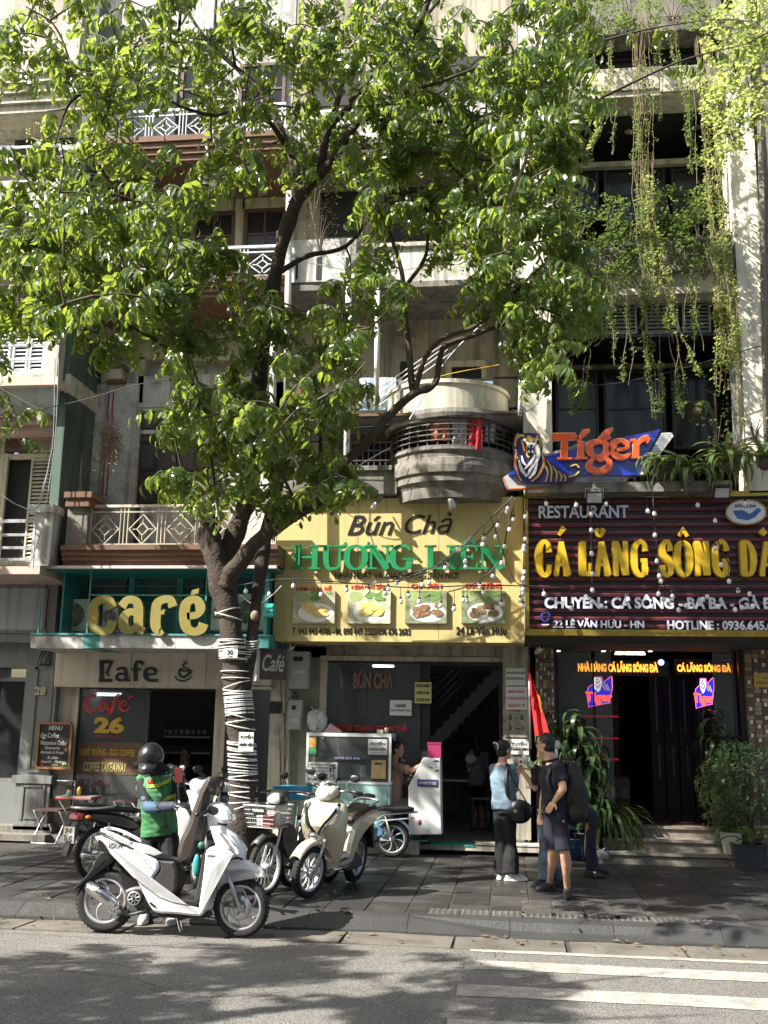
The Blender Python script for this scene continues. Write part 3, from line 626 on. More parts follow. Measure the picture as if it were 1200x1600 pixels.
cp = pst(MB(), [['s', (280, 1046, .8), (280, 1054, 1.2), (287, 1058, 1.2), (294, 1053, 1.1), (294, 1046, .8)], ['s', (279, 1046, .5), (287, 1044, .5), (295, 1046, .5), (287, 1048.5, .9), (279, 1046, .5)], ['s', (295, 1047, .6), (299, 1048, .6), (297, 1053, .6), (294, 1053, .5)], ['s', (273, 1056, .5), (277, 1062, .7), (286, 1064, 1), (296, 1060, .6), (298, 1056, .4)], ['s', (287, 1043, .4), (285, 1039, .9), (290, 1036, .8), (286, 1032, .3)]], YF-.3, .012, 2.4)
obj('cup_emblem', cp, m_blk, Bd)
x0, z0, x1, z1 = rect(116, 1075, 333, 1300, YF)
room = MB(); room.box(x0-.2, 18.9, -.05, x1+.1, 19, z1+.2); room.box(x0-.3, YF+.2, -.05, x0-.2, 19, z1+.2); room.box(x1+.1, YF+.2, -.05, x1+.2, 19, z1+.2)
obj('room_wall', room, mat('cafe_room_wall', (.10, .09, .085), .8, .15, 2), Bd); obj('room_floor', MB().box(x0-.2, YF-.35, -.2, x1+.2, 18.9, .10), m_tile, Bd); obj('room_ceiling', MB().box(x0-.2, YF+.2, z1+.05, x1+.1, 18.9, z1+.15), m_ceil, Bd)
gw = glazed(Bd, 'shop_window', 116, 1075, 229, 1300, YF-.02, m_wood, m_glass, 1, 1, 2, pane=False); x0, z0, x1, z1 = rect(118, 1077, 227, 1298, YF); obj('pane', MB().box(x0, YF+.01, z0, x1, YF+.016, z1), m_glass, gw)
obj('glass_edge', MB().box(x1-.01, YF-.02, z0, x1+.012, YF-.005, z1), m_rust, gw)
m_redl = mat('red_sticker', (.42, .03, .03), .5, .05); m_yel = mat('yellow_sticker', (.5, .30, .02), .5, .05); m_pale = mat('pale_yellow_sticker', (.42, .36, .15), .5, .05)
Yt = YF-.004
wt = MB()
pst(wt, [['s', (150, 1090, .5), (146, 1086, .8), (137, 1092, 1.2), (134, 1103, 1.5), (140, 1111, 1.2), (150, 1108, .6)], ['s', (166, 1099, .8), (158, 1098, .9), (155, 1106, 1.1), (161, 1110, .8), (167, 1101, 1), (169, 1110, .8), (175, 1106, .5)], ['s', (190, 1087, .7), (183, 1086, .9), (178, 1100, 1.2), (174, 1113, 1), (168, 1117, .7)], [(173, 1097, .5), (187, 1096, .5)], ['s', (188, 1104, .5), (197, 1101, .6), (195, 1096, .7), (189, 1099, 1), (188, 1107, 1.2), (195, 1111, .8), (204, 1105, .5)], [(199, 1092, .9), (208, 1087, .5)]], Yt, .004, 4.2); obj('window_lettering', wt, m_redl, gw, label='red script reading Café')
obj('window_lettering', text_px('26', 147, 1120, 194, 1146, Yt, depth=.004, bold=.05), m_yel, gw)
obj('window_lettering', text_px('ROBUSTA & ARABICA', 147, 1149, 192, 1153, Yt, depth=.003, bold=.0), m_redl, gw)
bp('window_film', gw, mat('brown_film', (.10, .06, .035), .6, .1), (120, 1160, 222, 1210, YF+.004, .002))
obj('window_lettering', text_px('CAFÉ TRỨNG - EGG COFFEE', 124, 1167, 211, 1181, Yt, depth=.004, bold=.02), m_yel, gw)
obj('window_lettering', text_px('COFFEE TAKEAWAY', 130, 1191, 198, 1206, Yt, depth=.004, bold=.03), m_pale, gw)
obj('window_lettering', text_px('Salt Coffee', 114, 1218, 170, 1228, Yt, depth=.003, bold=.01), mat('dim_red_sticker', (.16, .03, .04), .5), gw)
bp('window_film', gw, m_black, (236, 1095, 258, 1152, YF+1.0, .01))
# things inside the cafe
tv = thing('picture_frame', 'dark framed picture on the cafe wall behind the window', 'picture', tuple(P(160, 1150, 18.8))); bp('frame', tv, m_black, (150, 1100, 196, 1150, 18.8, .05)); bp('print', tv, m_shade, (154, 1105, 192, 1145, 18.79, .01))
tl = thing('tube_lamp', 'lit white tube lamp under the cafe ceiling', 'lamp', tuple(P(168, 1087, 16.6))); bp('tube', tl, mat('lit_tube', (.8, .8, .8), .5, 0, emit=(.9, .97, 1), es=5), (146, 1083, 188, 1087, 16.6, .03)); bp('batten', tl, m_ceil, (143, 1079, 191, 1083, 16.6, .06))
tl = thing('counter', 'dark cafe counter with cups seen through the open front', 'counter', tuple(P(290, 1250, 17.5))); bp('cabinet', tl, m_wood, (262, 1195, 330, 1265, 17.5, .6)); bp('shelf', tl, m_steel, (240, 1150, 328, 1153, 18.5, .3), (240, 1175, 328, 1178, 18.5, .3))
for i in range(9):
    q = P(248+i*9, 1150, 18.55); k = MB().lathe([(.0, 0), (.035, 0), (.045, .09), (.04, .09), (.03, .01), (0, .01)], (q.x, q.y, q.z+.02), 10)
    obj('cup', k, m_ceil if i % 3 else m_steel, tl)
# menu board
mbd = thing('menu_board', 'black chalk menu board in a brown wooden frame left of the cafe window', 'menu board', tuple(P(84, 1200, YF-.2)))
bp('board', mbd, mat('chalkboard', (.015, .016, .018), .7, .2, 8), (60, 1132, 108, 1198, YF-.2, .02)); bp('frame', mbd, mat('oak_frame', (.24, .11, .05), .6, .2, 8), (57, 1128, 111, 1132, YF-.22, .05), (57, 1198, 111, 1202, YF-.22, .05), (57, 1132.2, 60, 1197.8, YF-.22, .05), (108, 1132.2, 111, 1197.8, YF-.22, .05))
chalk = mat('chalk', (.6, .6, .55), .9, .2, 30); ct = MB()
for s_, a_ in (('MENU', (76, 1134, 98, 1141)), ('Egg Coffee', (63, 1145, 92, 1155)), ('Vietnamese Coffee', (63, 1157, 104, 1164)), ('Smoothie', (70, 1166, 94, 1171)), ('Avocado & Mango', (63, 1173, 100, 1179)), ('& other', (74, 1181, 92, 1186)), ('Apple  Guava', (63, 1188, 102, 1193)), ('Juice', (80, 1193, 90, 1197))): ct = join(ct, text_px(s_, *a_, YF-.205, depth=.003, shear=.25, bold=.005))
obj('chalk_lettering', ct, chalk, mbd); 
for u_, v_, c_ in ((66, 1195, m_redl), (103, 1172, m_yel), (99, 1194, mat('green_chalk', (.25, .35, .1), .8)), (103, 1194, mat('green_chalk', (.25, .35, .1), .8))): q = P(u_, v_, YF-.206); obj('fruit_drawing', MB().lathe([(.0, 0), (.022, 0), (.022, .003), (0, .003)], tuple(q), 10, 'y'), c_, mbd)
# projecting cafe lightbox
lb = thing('lightbox_sign', 'brown projecting Café sign box with a white rim right of the tree', 'sign', tuple(P(420, 1040, 14.6)))
x0, z0, x1, z1 = rect(412, 1014, 440, 1062, 14.7); Tm = M.Translation(V((x0, 14.45, z0))) @ M.Rotation(R(38), 4, 'Z')
W_ = .42; H_ = z1-z0; obj('box', MB().box(0, 0, 0, W_, .12, H_, Tm), mat('sign_brown', (.07, .035, .03), .5), lb); obj('rim', MB().box(-.05, -.01, -.03, -.002, .13, H_+.03, Tm), m_ceil, lb)
obj('lettering', text_mesh('Café', .04, H_*.25, W_-.03, H_*.8, -.012, depth=.01, bold=.01, shear=.3, T=Tm), m_ceil, lb)
# electric meter boxes on the pier between cafe and the noodle shop
m_mtr = mat('meter_grey', (.36, .36, .34), .5, .1, 5, stain=(.25, .24, .2))
for k, (a_, lab) in enumerate((((452, 1018, 482, 1076), 'large grey electric meter box under the yellow signboard'), ((450, 1094, 471, 1140), 'smaller grey electric meter box below the larger one'))):
    e = thing('meter_box', lab, 'meter box', tuple(P((a_[0]+a_[2])/2, a_[3], YF-.3))); bp('casing', e, m_mtr, (*a_, YF-.32, .17)); bp('window', e, m_blk, (a_[0]+6, a_[1]+8, a_[2]-9, a_[1]+15, YF-.325, .01)); bp('door', e, m_mtr, (a_[0]+2, a_[1]+24, a_[2]-2, a_[3]-2, YF-.335, .012)); bp('label_plate', e, m_ceil, (a_[0]+6, a_[1]+29, a_[2]-6, a_[1]+34, YF-.34, .005))
# ================================================================== building 24 (noodle shop)
Cn = thing('shophouse', 'cream shophouse with rounded balconies above the yellow noodle shop signboard', 'building', tuple(P(640, 1310, YF)))
ZS = P(640, 1325, YF).z
bp('wall', Cn, m_creamd, (430, 1003, 452, 1012, YF-.2, .2), (452, 1010, 506, 1310, YF, .3), (786, 1003, 828, 1312, YF-.12, .4), (452, 1004, 786, 1029, YF, .3))
bp('frame_beam', Cn, m_tan, (500, 1026, 786, 1033, YF-.04, .1), (497, 1033, 507, 1300, YF-.05, .12))
bp('upper_wall', Cn, m_creamd, (430, 640, 815, 1000, YF, .2), (430, 440, 815, 592, YF-.02, .2), (405, -80, 560, 400, YF+.012, .2), (560, -80, 815, 440, YF+.05, .2), (430, 592, 560, 640, YF, .2), (770, 592, 815, 640, YF, .2))
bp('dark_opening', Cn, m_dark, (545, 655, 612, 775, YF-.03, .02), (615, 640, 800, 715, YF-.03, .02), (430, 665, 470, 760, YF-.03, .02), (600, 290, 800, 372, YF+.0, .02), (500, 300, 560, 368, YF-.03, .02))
bp('arch_frame', Cn, m_tan, (696, 563, 760, 590, YF-.08, .05)); bp('arch_glass', Cn, m_glassd, (706, 573, 752, 592, YF-.1, .02)); bp('balcony_door', Cn, m_louv, (650, 560, 690, 592, YF-.06, .04)); bp('dark_opening', Cn, m_dark, (625, 565, 645, 592, YF-.05, .02))
def arc(name, c, prof, m, T, a0=pi*1.02, a1=pi*1.98, n=36):
    b = MB().lathe(prof, c, n, 'z', a0, a1); b.sm = [False]*len(b.sm); return obj(name, b, m, T)
cc = P(706, 735, 14.95); z = lambda v: P(706, v, 14.1).z
bal = arc('balcony', (cc.x, 14.95, 0), [(.0, z(776)), (.84, z(776)), (.86, z(760)), (.90, z(754)), (.93, z(752)), (.93, z(741)), (.97, z(739)), (.985, z(728)), (.97, z(717)), (.93, z(715)), (.93, z(706)), (.97, z(704)), (.97, z(700)), (.86, z(700)), (.86, z(712)), (0, z(712))], m_conc, Cn, pi, 2*pi)
gr = arc('balcony_railing', (cc.x, 14.95, 0), [(.935, z(700)), (.955, z(700)), (.955, z(697)), (.935, z(697)), (.935, z(700))], m_rebar, bal)
for i, v_ in enumerate((690, 682, 674, 666, 658)): arc('railing_bar', (cc.x, 14.95, 0), [(.94+.02*(i % 2), z(v_)), (.96+.02*(i % 2), z(v_)), (.96+.02*(i % 2), z(v_-1.6)), (.94+.02*(i % 2), z(v_-1.6)), (.94+.02*(i % 2), z(v_))], m_rebar, gr)
ub = mesh_of('upright', MB().tube([(0, 0, z(700)), (0, 0, z(652))], .011, 5)); ub.materials.append(m_rebar)
for i in range(19): a = pi+pi*(i+.5)/19; piece('railing_upright', ub, gr, (cc.x+.93*cos(a), 14.95+.93*sin(a), 0))
arc('balcony_hood', (cc.x+.02, 14.95, 0), [(.0, z(655)), (1.0, z(655)), (1.02, z(648)), (1.0, z(641)), (.0, z(641))], m_conc, Cn, pi, 2*pi)
z2 = lambda v: P(700, v, 14.0).z
arc('white_parapet', (P(698, 620, 14.9).x, 14.95, 0), [(.88, z2(655)), (.93, z2(655)), (.93, z2(598)), (.96, z2(597)), (.96, z2(591)), (.86, z2(591)), (.86, z2(655))], m_cream, Cn, pi, 2*pi, 32)
sl = bp('sagging_slab', Cn, m_conc, (430, 648, 818, 655, 14.15, 1.2)); bp('slab_edge', sl, m_rust, (545, 644, 818, 648, 14.1, .1))
bp('side_balcony', Cn, m_conc, (430, 735, 620, 772, 14.4, 1.0), (430, 728, 612, 735, 14.35, 1.0))
rr = bp('side_railing', Cn, m_rebar, (545, 690, 612, 692, 14.45, .02), (545, 703, 612, 705, 14.45, .02), (545, 718, 612, 720, 14.45, .02))
for u_ in range(548, 612, 9): bp('railing_upright', rr, m_rebar, (u_, 688, u_+1.4, 728, 14.46, .015))
bp('side_clutter', Cn, m_rust, (546, 660, 566, 690, 14.9, .2), (584, 664, 612, 688, 14.9, .2))
bp('grey_parapet', Cn, m_white_w, (440, 374, 556, 440, 14.15, .12)); bp('parapet_ledge', Cn, m_conc, (430, 440, 820, 449, 14.1, 1.3)); bp('cream_parapet', Cn, m_white_w, (556.5, 382, 815, 440, 14.3, .12)); bp('parapet_cap', Cn, m_cream, (556.5, 376, 815, 382, 14.25, .2))
for u_ in (462, 494, 498, 540): bp('drain_slot', Cn, m_dark, (u_, 402, u_+3.5, 436, 14.14, .02))
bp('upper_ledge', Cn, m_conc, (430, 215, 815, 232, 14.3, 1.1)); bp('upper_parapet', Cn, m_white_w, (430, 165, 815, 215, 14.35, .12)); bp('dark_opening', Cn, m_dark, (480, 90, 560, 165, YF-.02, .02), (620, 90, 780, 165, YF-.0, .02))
cg = bp('window_cage', Cn, m_rust, (768, 322, 800, 324, 14.7, .6), (768, 366, 800, 368, 14.7, .6))
for i in range(9): bp('cage_bar', cg, m_rust, (768, 327+i*4.3, 800, 328.3+i*4.3, 14.7, .02))
for i in range(6): bp('cage_upright', cg, m_rust, (768+i*6.1, 324.2, 769.2+i*6.1, 365.8, 14.69, .015))
for a_, b_, r_ in (((545, 430), (541, 772), .045), ((452, 300), (448, 640), .05), ((428, 430), (425, 770), .05), ((590, 452), (588, 640), .04), ((815, 575), (812, 650), .03)): obj('pipe', MB().tube([P(*a_, 14.05), P(*b_, 14.05)], r_, 8), m_wpipe, Cn)
# laundry & clutter (things of their own)
def cloth(name, lab, cat, m, u0, v0, u1, v1, Y, seed=0, parent=None):
    x0, z0, x1, z1 = rect(u0, v0, u1, v1, Y); r_ = random.Random(seed); b = MB(); n, k = 12, 8; vs = []
    ph = r_.uniform(0, 6)
    for j in range(k+1):
        for i in range(n+1):
            s_ = i/n; t = j/k; vs.append((x0+(x1-x0)*(s_+.05*sin(t*3+ph)*(t)), Y+.03*sin(s_*14+ph+t)*(.3+t), z1-(z1-z0)*t*(1-.08*abs(sin(s_*5+ph)))))
    f = [(j*(n+1)+i, j*(n+1)+i+1, (j+1)*(n+1)+i+1, (j+1)*(n+1)+i) for j in range(k) for i in range(n)]; b.add(vs, f, True)
    c = b.v[:]; o = len(c); b.v += [(p[0], p[1]+.008, p[2]) for p in c]; b.f += [tuple(i+o for i in q[::-1]) for q in f]; b.m += [0]*len(f); b.sm += [True]*len(f)
    e = obj(name, b, m, None, label=lab, cat=cat, loc=(x0, Y, z1)); return e
cloth('shirt', 'red shirt hanging in the rounded balcony cage', 'laundry', mat('red_cloth', (.55, .02, .03), .85), 731, 655, 753, 706, 14.08, 1)
cloth('towel', 'orange brown cloth hanging left inside the rounded balcony', 'laundry', mat('rust_cloth', (.42, .14, .06), .85), 672, 655, 703, 690, 14.12, 2)
cloth('towel', 'pale cloth hanging beside the red shirt on the rounded balcony', 'laundry', mat('pale_cloth', (.5, .55, .55), .85), 706, 658, 729, 704, 14.14, 3)
cloth('bed_sheet', 'light blue sheet drying left of the white curved parapet', 'laundry', mat('sky_sheet', (.42, .52, .62), .85), 560, 590, 618, 640, 14.6, 4)
cloth('cloth_cover', 'dark grey cloth drying next to the light blue sheet', 'laundry', mat('grey_cloth', (.12, .14, .15), .85), 616, 594, 640, 640, 14.7, 5)
cloth('shirt', 'red cloth hanging left behind the leaves over the cafe side', 'laundry', mat('red_cloth', (.55, .02, .03), .85), 459, 660, 481, 682, 14.6, 6)
cloth('shirt', 'small red cloth high behind the leaves beside a white pipe', 'laundry', mat('red_cloth', (.55, .02, .03), .85), 466, 608, 474, 640, 14.6, 7)
cloth('towel', 'white cloth hanging at the right end of the rounded balcony', 'laundry', m_wpipe, 756, 652, 774, 692, 14.3, 8)
for a_, b_ in (((560, 640), (690, 545)), ((572, 645), (700, 548)), ((585, 648), (706, 553))):
    pass
bs = thing('slatted_blind', 'bundle of thin white poles leaning over the light blue sheet', 'poles', tuple(P(620, 640, 14.2)))
for a_, b_ in (((572, 620), (690, 540)), ((578, 625), (695, 543)), ((584, 630), (700, 546)), ((592, 634), (704, 552))): obj('pole', MB().tube([P(*a_, 14.2), P(*b_, 14.3)], .009, 6), m_wpipe, bs)
lp = thing('leaning_plank', 'pale plank leaning against the right pillar beside the round balcony', 'plank', tuple(P(830, 690, 14.0))); obj('board', MB().tube([P(814, 636, 14.1), P(858, 690, 14.05)], .04, 4), m_cream, lp)
# yellow signboard
YS = 14.55
m_ysign = mat('yellow_board', (.47, .385, .16), .55, .06, 2, streak=(.40, .32, .14)); ys = thing('signboard', 'yellow noodle shop signboard with green serif name and four dish photos', 'signboard', tuple(P(624, 1002, YS)))
bp('panel', ys, m_ysign, (430, 778, 818, 1000, YS, .6)); bp('bottom_trim', ys, m_ysign, (429, 1000, 819, 1003, YS-.01, .62))
for u_ in (558, 685): bp('panel_joint', ys, m_conc, (u_, 778.5, u_+.8, 999.5, YS-.0015, .004))
gl = mat('green_letter', (.015, .20, .075), .35, .05, coat=.3); YL = YS-.10
SG = {'H': [[(.14, 0), (.14, 1)], [(.86, 0), (.86, 1)], [(.14, .5, .4), (.86, .5, .4)]], 'U': [['s', (.16, 1), (.16, .35), (.28, .05, .7), (.5, .02, .5), (.7, .08, .45), (.78, .35, .45), (.78, 1, .45)]],
 'O': [['s', (.5, 1, .35), (.2, .85, .8), (.1, .5, 1.15), (.2, .15, .8), (.5, 0, .35), (.8, .15, .8), (.9, .5, 1.15), (.8, .85, .8), (.5, 1, .35)]], 'N': [[(.14, 0, .45), (.14, 1, .45)], [(.12, 1, 1.1), (.86, 0, 1.1)], [(.86, 0, .45), (.86, 1, .45)]],
 'G': [['s', (.88, .8, .5), (.7, .97, .5), (.45, .98, .5), (.2, .82, .9), (.12, .5, 1.15), (.2, .15, .9), (.5, 0, .5), (.8, .08, .7), (.84, .15, .9)], [(.83, .05, 1), (.83, .42, 1)]], 'L': [[(.2, 0), (.2, 1)], [(.2, .03, .4), (.92, .03, .4)], [(.9, 0, .4), (.94, .28, .25)]], 'I': [[(.5, 0), (.5, 1)]],
 'E': [[(.2, 0), (.2, 1)], [(.2, .03, .4), (.9, .03, .4)], [(.2, .97, .4), (.88, .97, .4)], [(.2, .52, .35), (.66, .52, .35)], [(.88, 0, .4), (.92, .26, .25)], [(.87, 1, .4), (.89, .76, .25)], [(.66, .64, .3), (.66, .4, .3)]]}
SF = {'H': [.14, .86], 'U': [(.16, 1), (.78, 1)], 'N': [(.14, 0), (.12, 1), (.86, 1)], 'L': [(.2, 0), (.2, 1)], 'I': [.5], 'E': [(.2, 0), (.2, 1)], 'G': [(.83, .42)], 'O': []}
def serif(ch, u0, v0, u1, v1, Y, depth, w=9):
    x0, z0, x1, z1 = rect(u0, v0, u1, v1, Y); b = MB(); W_, H_ = x1-x0, z1-z0; sc = w/108
    strokes(b, SG[ch], x0, z0, W_, H_, Y, depth, sc); k = 10
    for q in SF[ch]:
        for (a, c) in ([(q, 0), (q, 1)] if not isinstance(q, tuple) else [q]):
            hz = .03 if c == 0 else -.03 if c == 1 else 0; L_ = sc*1.05/W_; k += 1
            strokes(b, [[(a-L_, c+hz), (a+L_, c+hz)]], x0, z0, W_, H_, Y, depth, sc*.3, k)
    return b
for ch, a_ in (('H', (459, 852, 497, 889)), ('U', (504, 852, 538, 889)), ('O', (538, 852, 574, 889)), ('N', (575, 852, 610, 889)), ('G', (609, 852, 645, 889)), ('L', (666, 852, 698, 889)), ('I', (699, 852, 715, 889)), ('E', (718, 852, 748, 889)), ('N', (748, 852, 789, 889))):
    obj('name_letter', serif(ch, *a_, YL, .06), gl, ys, label='raised green serif letter '+ch)
obj('letter_hook', pst(MB(), [['s', (532, 855, 1), (539, 852, 1.2), (540, 847, .7)], ['s', (566, 857, 1), (575, 853, 1.2), (576, 847, .7)], [(724, 848, .8), (733, 842, 1.1), (742, 848, .8)]], YL, .06, 5), gl, ys)
for t_, a_ in (('Bún', (543, 805, 615, 836)), ('Chả', (632, 801, 707, 834))): obj('title_lettering', text_px(t_, *a_, YS-.012, depth=.01, bold=.003, shear=.35), m_blk, ys, label='black italic lettering reading '+t_)
obj('order_lettering', text_px('NHẬN ĐẶT VÀ GIAO HÀNG TẬN NƠI', 523, 891, 716, 907, YS-.008, depth=.007, bold=.008), m_blk, ys)
obj('phone_lettering', text_px('T: 043 943 4106 - M. 090 449 3322/096 696 2683', 456, 981, 641, 992, YS-.01, depth=.009, bold=.012), m_blk, ys)
obj('address_lettering', text_px('24 Lê Văn Hưu', 713, 978, 791, 992, YS-.01, depth=.009, bold=.02), m_blk, ys)
m_rl = mat('red_letter', (.50, .05, .045), .5, .05)
plate = mat('plate_white', (.75, .75, .72), .4, .03); lettuce = mat('food_green', (.12, .24, .05), .7, .5, 30)
foods = [mat('fried_rolls', (.62, .45, .13), .7, .4, 22, stain=(.75, .66, .35), sscale=14), mat('crab_rolls', (.66, .50, .13), .7, .4, 22, stain=(.75, .68, .4), sscale=14), mat('grilled_skewers', (.20, .11, .05), .7, .5, 25, stain=(.38, .22, .1), sscale=16), mat('grilled_pork', (.20, .13, .05), .7, .5, 25, stain=(.30, .28, .12), sscale=16)]
bgm = [mat('photo_ground', (.42, .38, .26), .5, .5, 9, stain=(.12, .17, .07), sscale=7), mat('photo_ground_pale', (.50, .50, .34), .5, .5, 9, stain=(.2, .28, .1), sscale=7), mat('photo_ground_green', (.20, .22, .13), .5, .6, 9, stain=(.06, .10, .04), sscale=7), mat('photo_ground_dark', (.18, .21, .12), .5, .6, 9, stain=(.06, .10, .04), sscale=7)]
for k, (u0, u1, t_, a_) in enumerate(((458, 523, 'NEM CUA BỂ', (463, 914, 517, 923)), (543, 610, 'NEM HẢI SẢN', (549, 912, 604, 920)), (633, 698, 'CHẢ XIÊN', (642, 910, 690, 919)), (721, 789, 'CHẢ NƯỚNG', (726, 909, 783, 919)))):
    pc = bp('dish_photo', ys, bgm[k], (u0, 923, u1, 974, YS-.05, .049), label='dish photo under '+t_); Yp = YS-.052; mu = (u0+u1)/2
    ppoly(b := MB(), [(mu+3+28*cos(t), 957+15*sin(t)) for t in [i*pi/12 for i in range(24)]], Yp, .0015); obj('plate', b, plate, pc)
    ppoly(b := MB(), [(u0+13+11*cos(t), 932+8*sin(t)) for t in [i*pi/8 for i in range(16)]], Yp, .001); obj('bowl', b, mat('bowl_green', (.28, .36, .14), .5, .1), pc)
    b = MB(); r_ = random.Random(k)
    for i in range(22):
        cx, cy = mu+3+r_.uniform(-19, 19), 954+r_.uniform(-10, 7); rr_ = r_.uniform(3.5, 7)
        ppoly(b, [(cx+rr_*cos(t)*r_.uniform(.8, 1.2), cy+rr_*.8*sin(t)*r_.uniform(.8, 1.2)) for t in [q*pi/5 for q in range(10)]], Yp-.002-.0006*i, .001)
    obj('food', b, foods[k], pc); b = MB()
    for i in range(9):
        cx, cy = mu+r_.uniform(-4, 28), 930+r_.uniform(-5, 6); rr_ = r_.uniform(3, 6); ppoly(b, [(cx+rr_*cos(t)*r_.uniform(.7, 1.2), cy+rr_*.7*sin(t)*r_.uniform(.7, 1.2)) for t in [q*pi/4 for q in range(8)]], Yp-.0006*i, .0005)
    obj('herbs', b, lettuce, pc); obj('dish_lettering', text_px(t_, *a_, YS-.012, depth=.011, bold=.018), m_rl, ys)
# shop front of the noodle shop
x0, z0, x1, z1 = rect(506, 1033, 786, 1320, YF)
RZf = ZS+.08
it = MB(); it.box(x0-.3, 21, RZf, x1+.2, 21.1, z1+.3); it.box(x0-.4, YF+.3, RZf, x0-.3, 21, z1+.3); it.box(x1+.3, YF+.28, RZf, x1+.4, 21, z1+.3)
m_room = mat('noodle_room_wall', (.20, .20, .195), .8, .1, 2, stain=(.12, .12, .12)); obj('room_wall', it, m_room, Cn); obj('room_ceiling', MB().box(x0-.3, YF+.3, z1+.1, x1+.3, 21, z1+.2), m_ceil, Cn); obj('room_floor', MB().box(x0-.3, YF-.02, -.3, x1+.3, 21, RZf), m_tile, Cn)
a = P(595, 1318, YF-.35)
bp('threshold', Cn, m_creamd, (440, 1312, 655, 1332, YF-.45, .43), (655.5, 1322, 860, 1330, YF-.35, .33)); bp('threshold_tile', Cn, mat('teal_tile', (.05, .26, .22), .4, .1), (440, 1309.5, 668, 1312, YF-.46, .4), (670, 1319.5, 742, 1322, YF-.36, .34)); bp('threshold_tile', Cn, m_cream, (742.2, 1319.5, 858, 1322, YF-.361, .34))
bp('door_frame', Cn, m_black, (657, 1034, 786, 1040, YF-.0, .1), (659, 1040.2, 671, 1312, YF+.01, .1), (780, 1040.2, 786, 1312, YF+.01, .1))
gp = glazed(Cn, 'glass_partition', 506, 1034, 658, 1300, YF+.02, m_black, m_glass, 1, 1, 2)
obj('window_lettering', text_px('BÚN CHẢ', 552, 1043, 614, 1077, YF-.002, depth=.004, bold=.05), mat('brown_sticker', (.20, .10, .07), .5), gp)
obj('window_lettering', text_px('NHẬN THANH TOÁN THẺ', 523, 1130, 636, 1145, YF-.002, depth=.004, bold=.05), m_redl, gp)
def notice(lab, a_, Y, m, lines, tm=m_blk, T=None, name='notice', cat='notice', th=.006):
    t = thing(name, lab, cat, tuple(P((a_[0]+a_[2])/2, a_[3], Y))); bp('sheet', t, m, (*a_, Y, th)); w_ = a_[2]-a_[0]; b = MB()
    for s_, v0, v1, i0, i1 in lines: b = join(b, text_px(s_, a_[0]+w_*i0, v0, a_[0]+w_*i1, v1, Y-.004, depth=.003, bold=.02))
    if lines: obj('lettering', b, tm, t)
    return t
m_paper = mat('paper', (.6, .6, .58), .7, .06, 5); m_navy = mat('navy_print', (.03, .03, .16), .6)
notice('small white cashier card hanging on the glass under the shop letters', (609, 1094, 643, 1118), YF-.03, m_paper, [('CASHIER', 1100, 1105, .25, .75), ('QUẦY THANH TOÁN', 1107, 1112, .05, .95)])
notice('yellow card with opening hours on the dark door post', (648, 1066, 674, 1099), YF-.06, mat('yellow_card', (.50, .46, .20), .6), [('ORDER INSIDE', 1069, 1074, .08, .92), ('OPEN: 8 AM', 1080, 1085, .1, .85), ('CLOSE: 8 PM', 1091, 1096, .08, .9)])
notice('white shop name label, topmost of the papers on the right pillar', (790, 1044, 821, 1071), YF-.14, m_paper, [('BÚN CHẢ HƯƠNG LIÊN', 1049, 1053, .05, .95), ('HẾT CHỖ ĐỂ XE MÁY', 1057, 1062, .05, .95)])
notice('white sign in red letters below the topmost label on the right pillar', (790, 1073, 824, 1109), YF-.14, m_paper, [('NHÀ HÀNG', 1077, 1083, .15, .82), ('KHÔNG NHẬN', 1088, 1094, .05, .95), ('TRÔNG Ô TÔ', 1099, 1105, .1, .9)], m_rl)
notice('worn white poster with dark marks on the middle of the right pillar', (788, 1112, 825, 1152), YF-.135, m_creamd, [('II  - II', 1117, 1125, .2, .8), ('II  -- I', 1133, 1141, .2, .8)])
notice('white job notice low on the right pillar beside the woman', (796, 1155, 826, 1179), YF-.14, m_paper, [('TUYỂN', 1158, 1165, .1, .9), ('NHÂN VIÊN', 1168, 1173, .1, .95)])
for i in range(3):
    t = thing('wall_picture', ['tall dark picture leftmost on the wall behind the glass', 'narrow dark picture in the middle of the wall behind the glass', 'short dark picture nearest the door behind the glass'][i], 'picture', tuple(P(524+i*26, 1110, 20.9))); a_ = [(516, 1065, 532, 1118), (543, 1058, 552, 1122), (563, 1075, 572, 1125)][i]; bp('frame', t, m_black, (*a_, 20.9, .05)); bp('print', t, m_shade, (a_[0]+2, a_[1]+3, a_[2]-2, a_[3]-3, 20.88, .015))
# staircase inside
st = thing('staircase', 'grey staircase with a metal rail rising to the right inside the noodle shop', 'staircase', tuple(P(700, 1170, 19.5)))
for i in range(9):
    q = P(676+i*10, 1158-i*11.5, 19.5); bp('step', st, m_ceil, (672+i*10.5, 1150-i*11.5, 690+i*10.5, 1165-i*11.5, 19.5, .9))
for k in range(4): obj('handrail', MB().tube([P(672, 1120-k*13, 19.4), P(748, 1042-k*11, 19.4)], .02, 6), m_steel, st)
obj('stringer', ppoly(MB(), [(668, 1160), (676, 1175), (785, 1062), (775, 1045)], 19.45, .05), m_ceil, st)
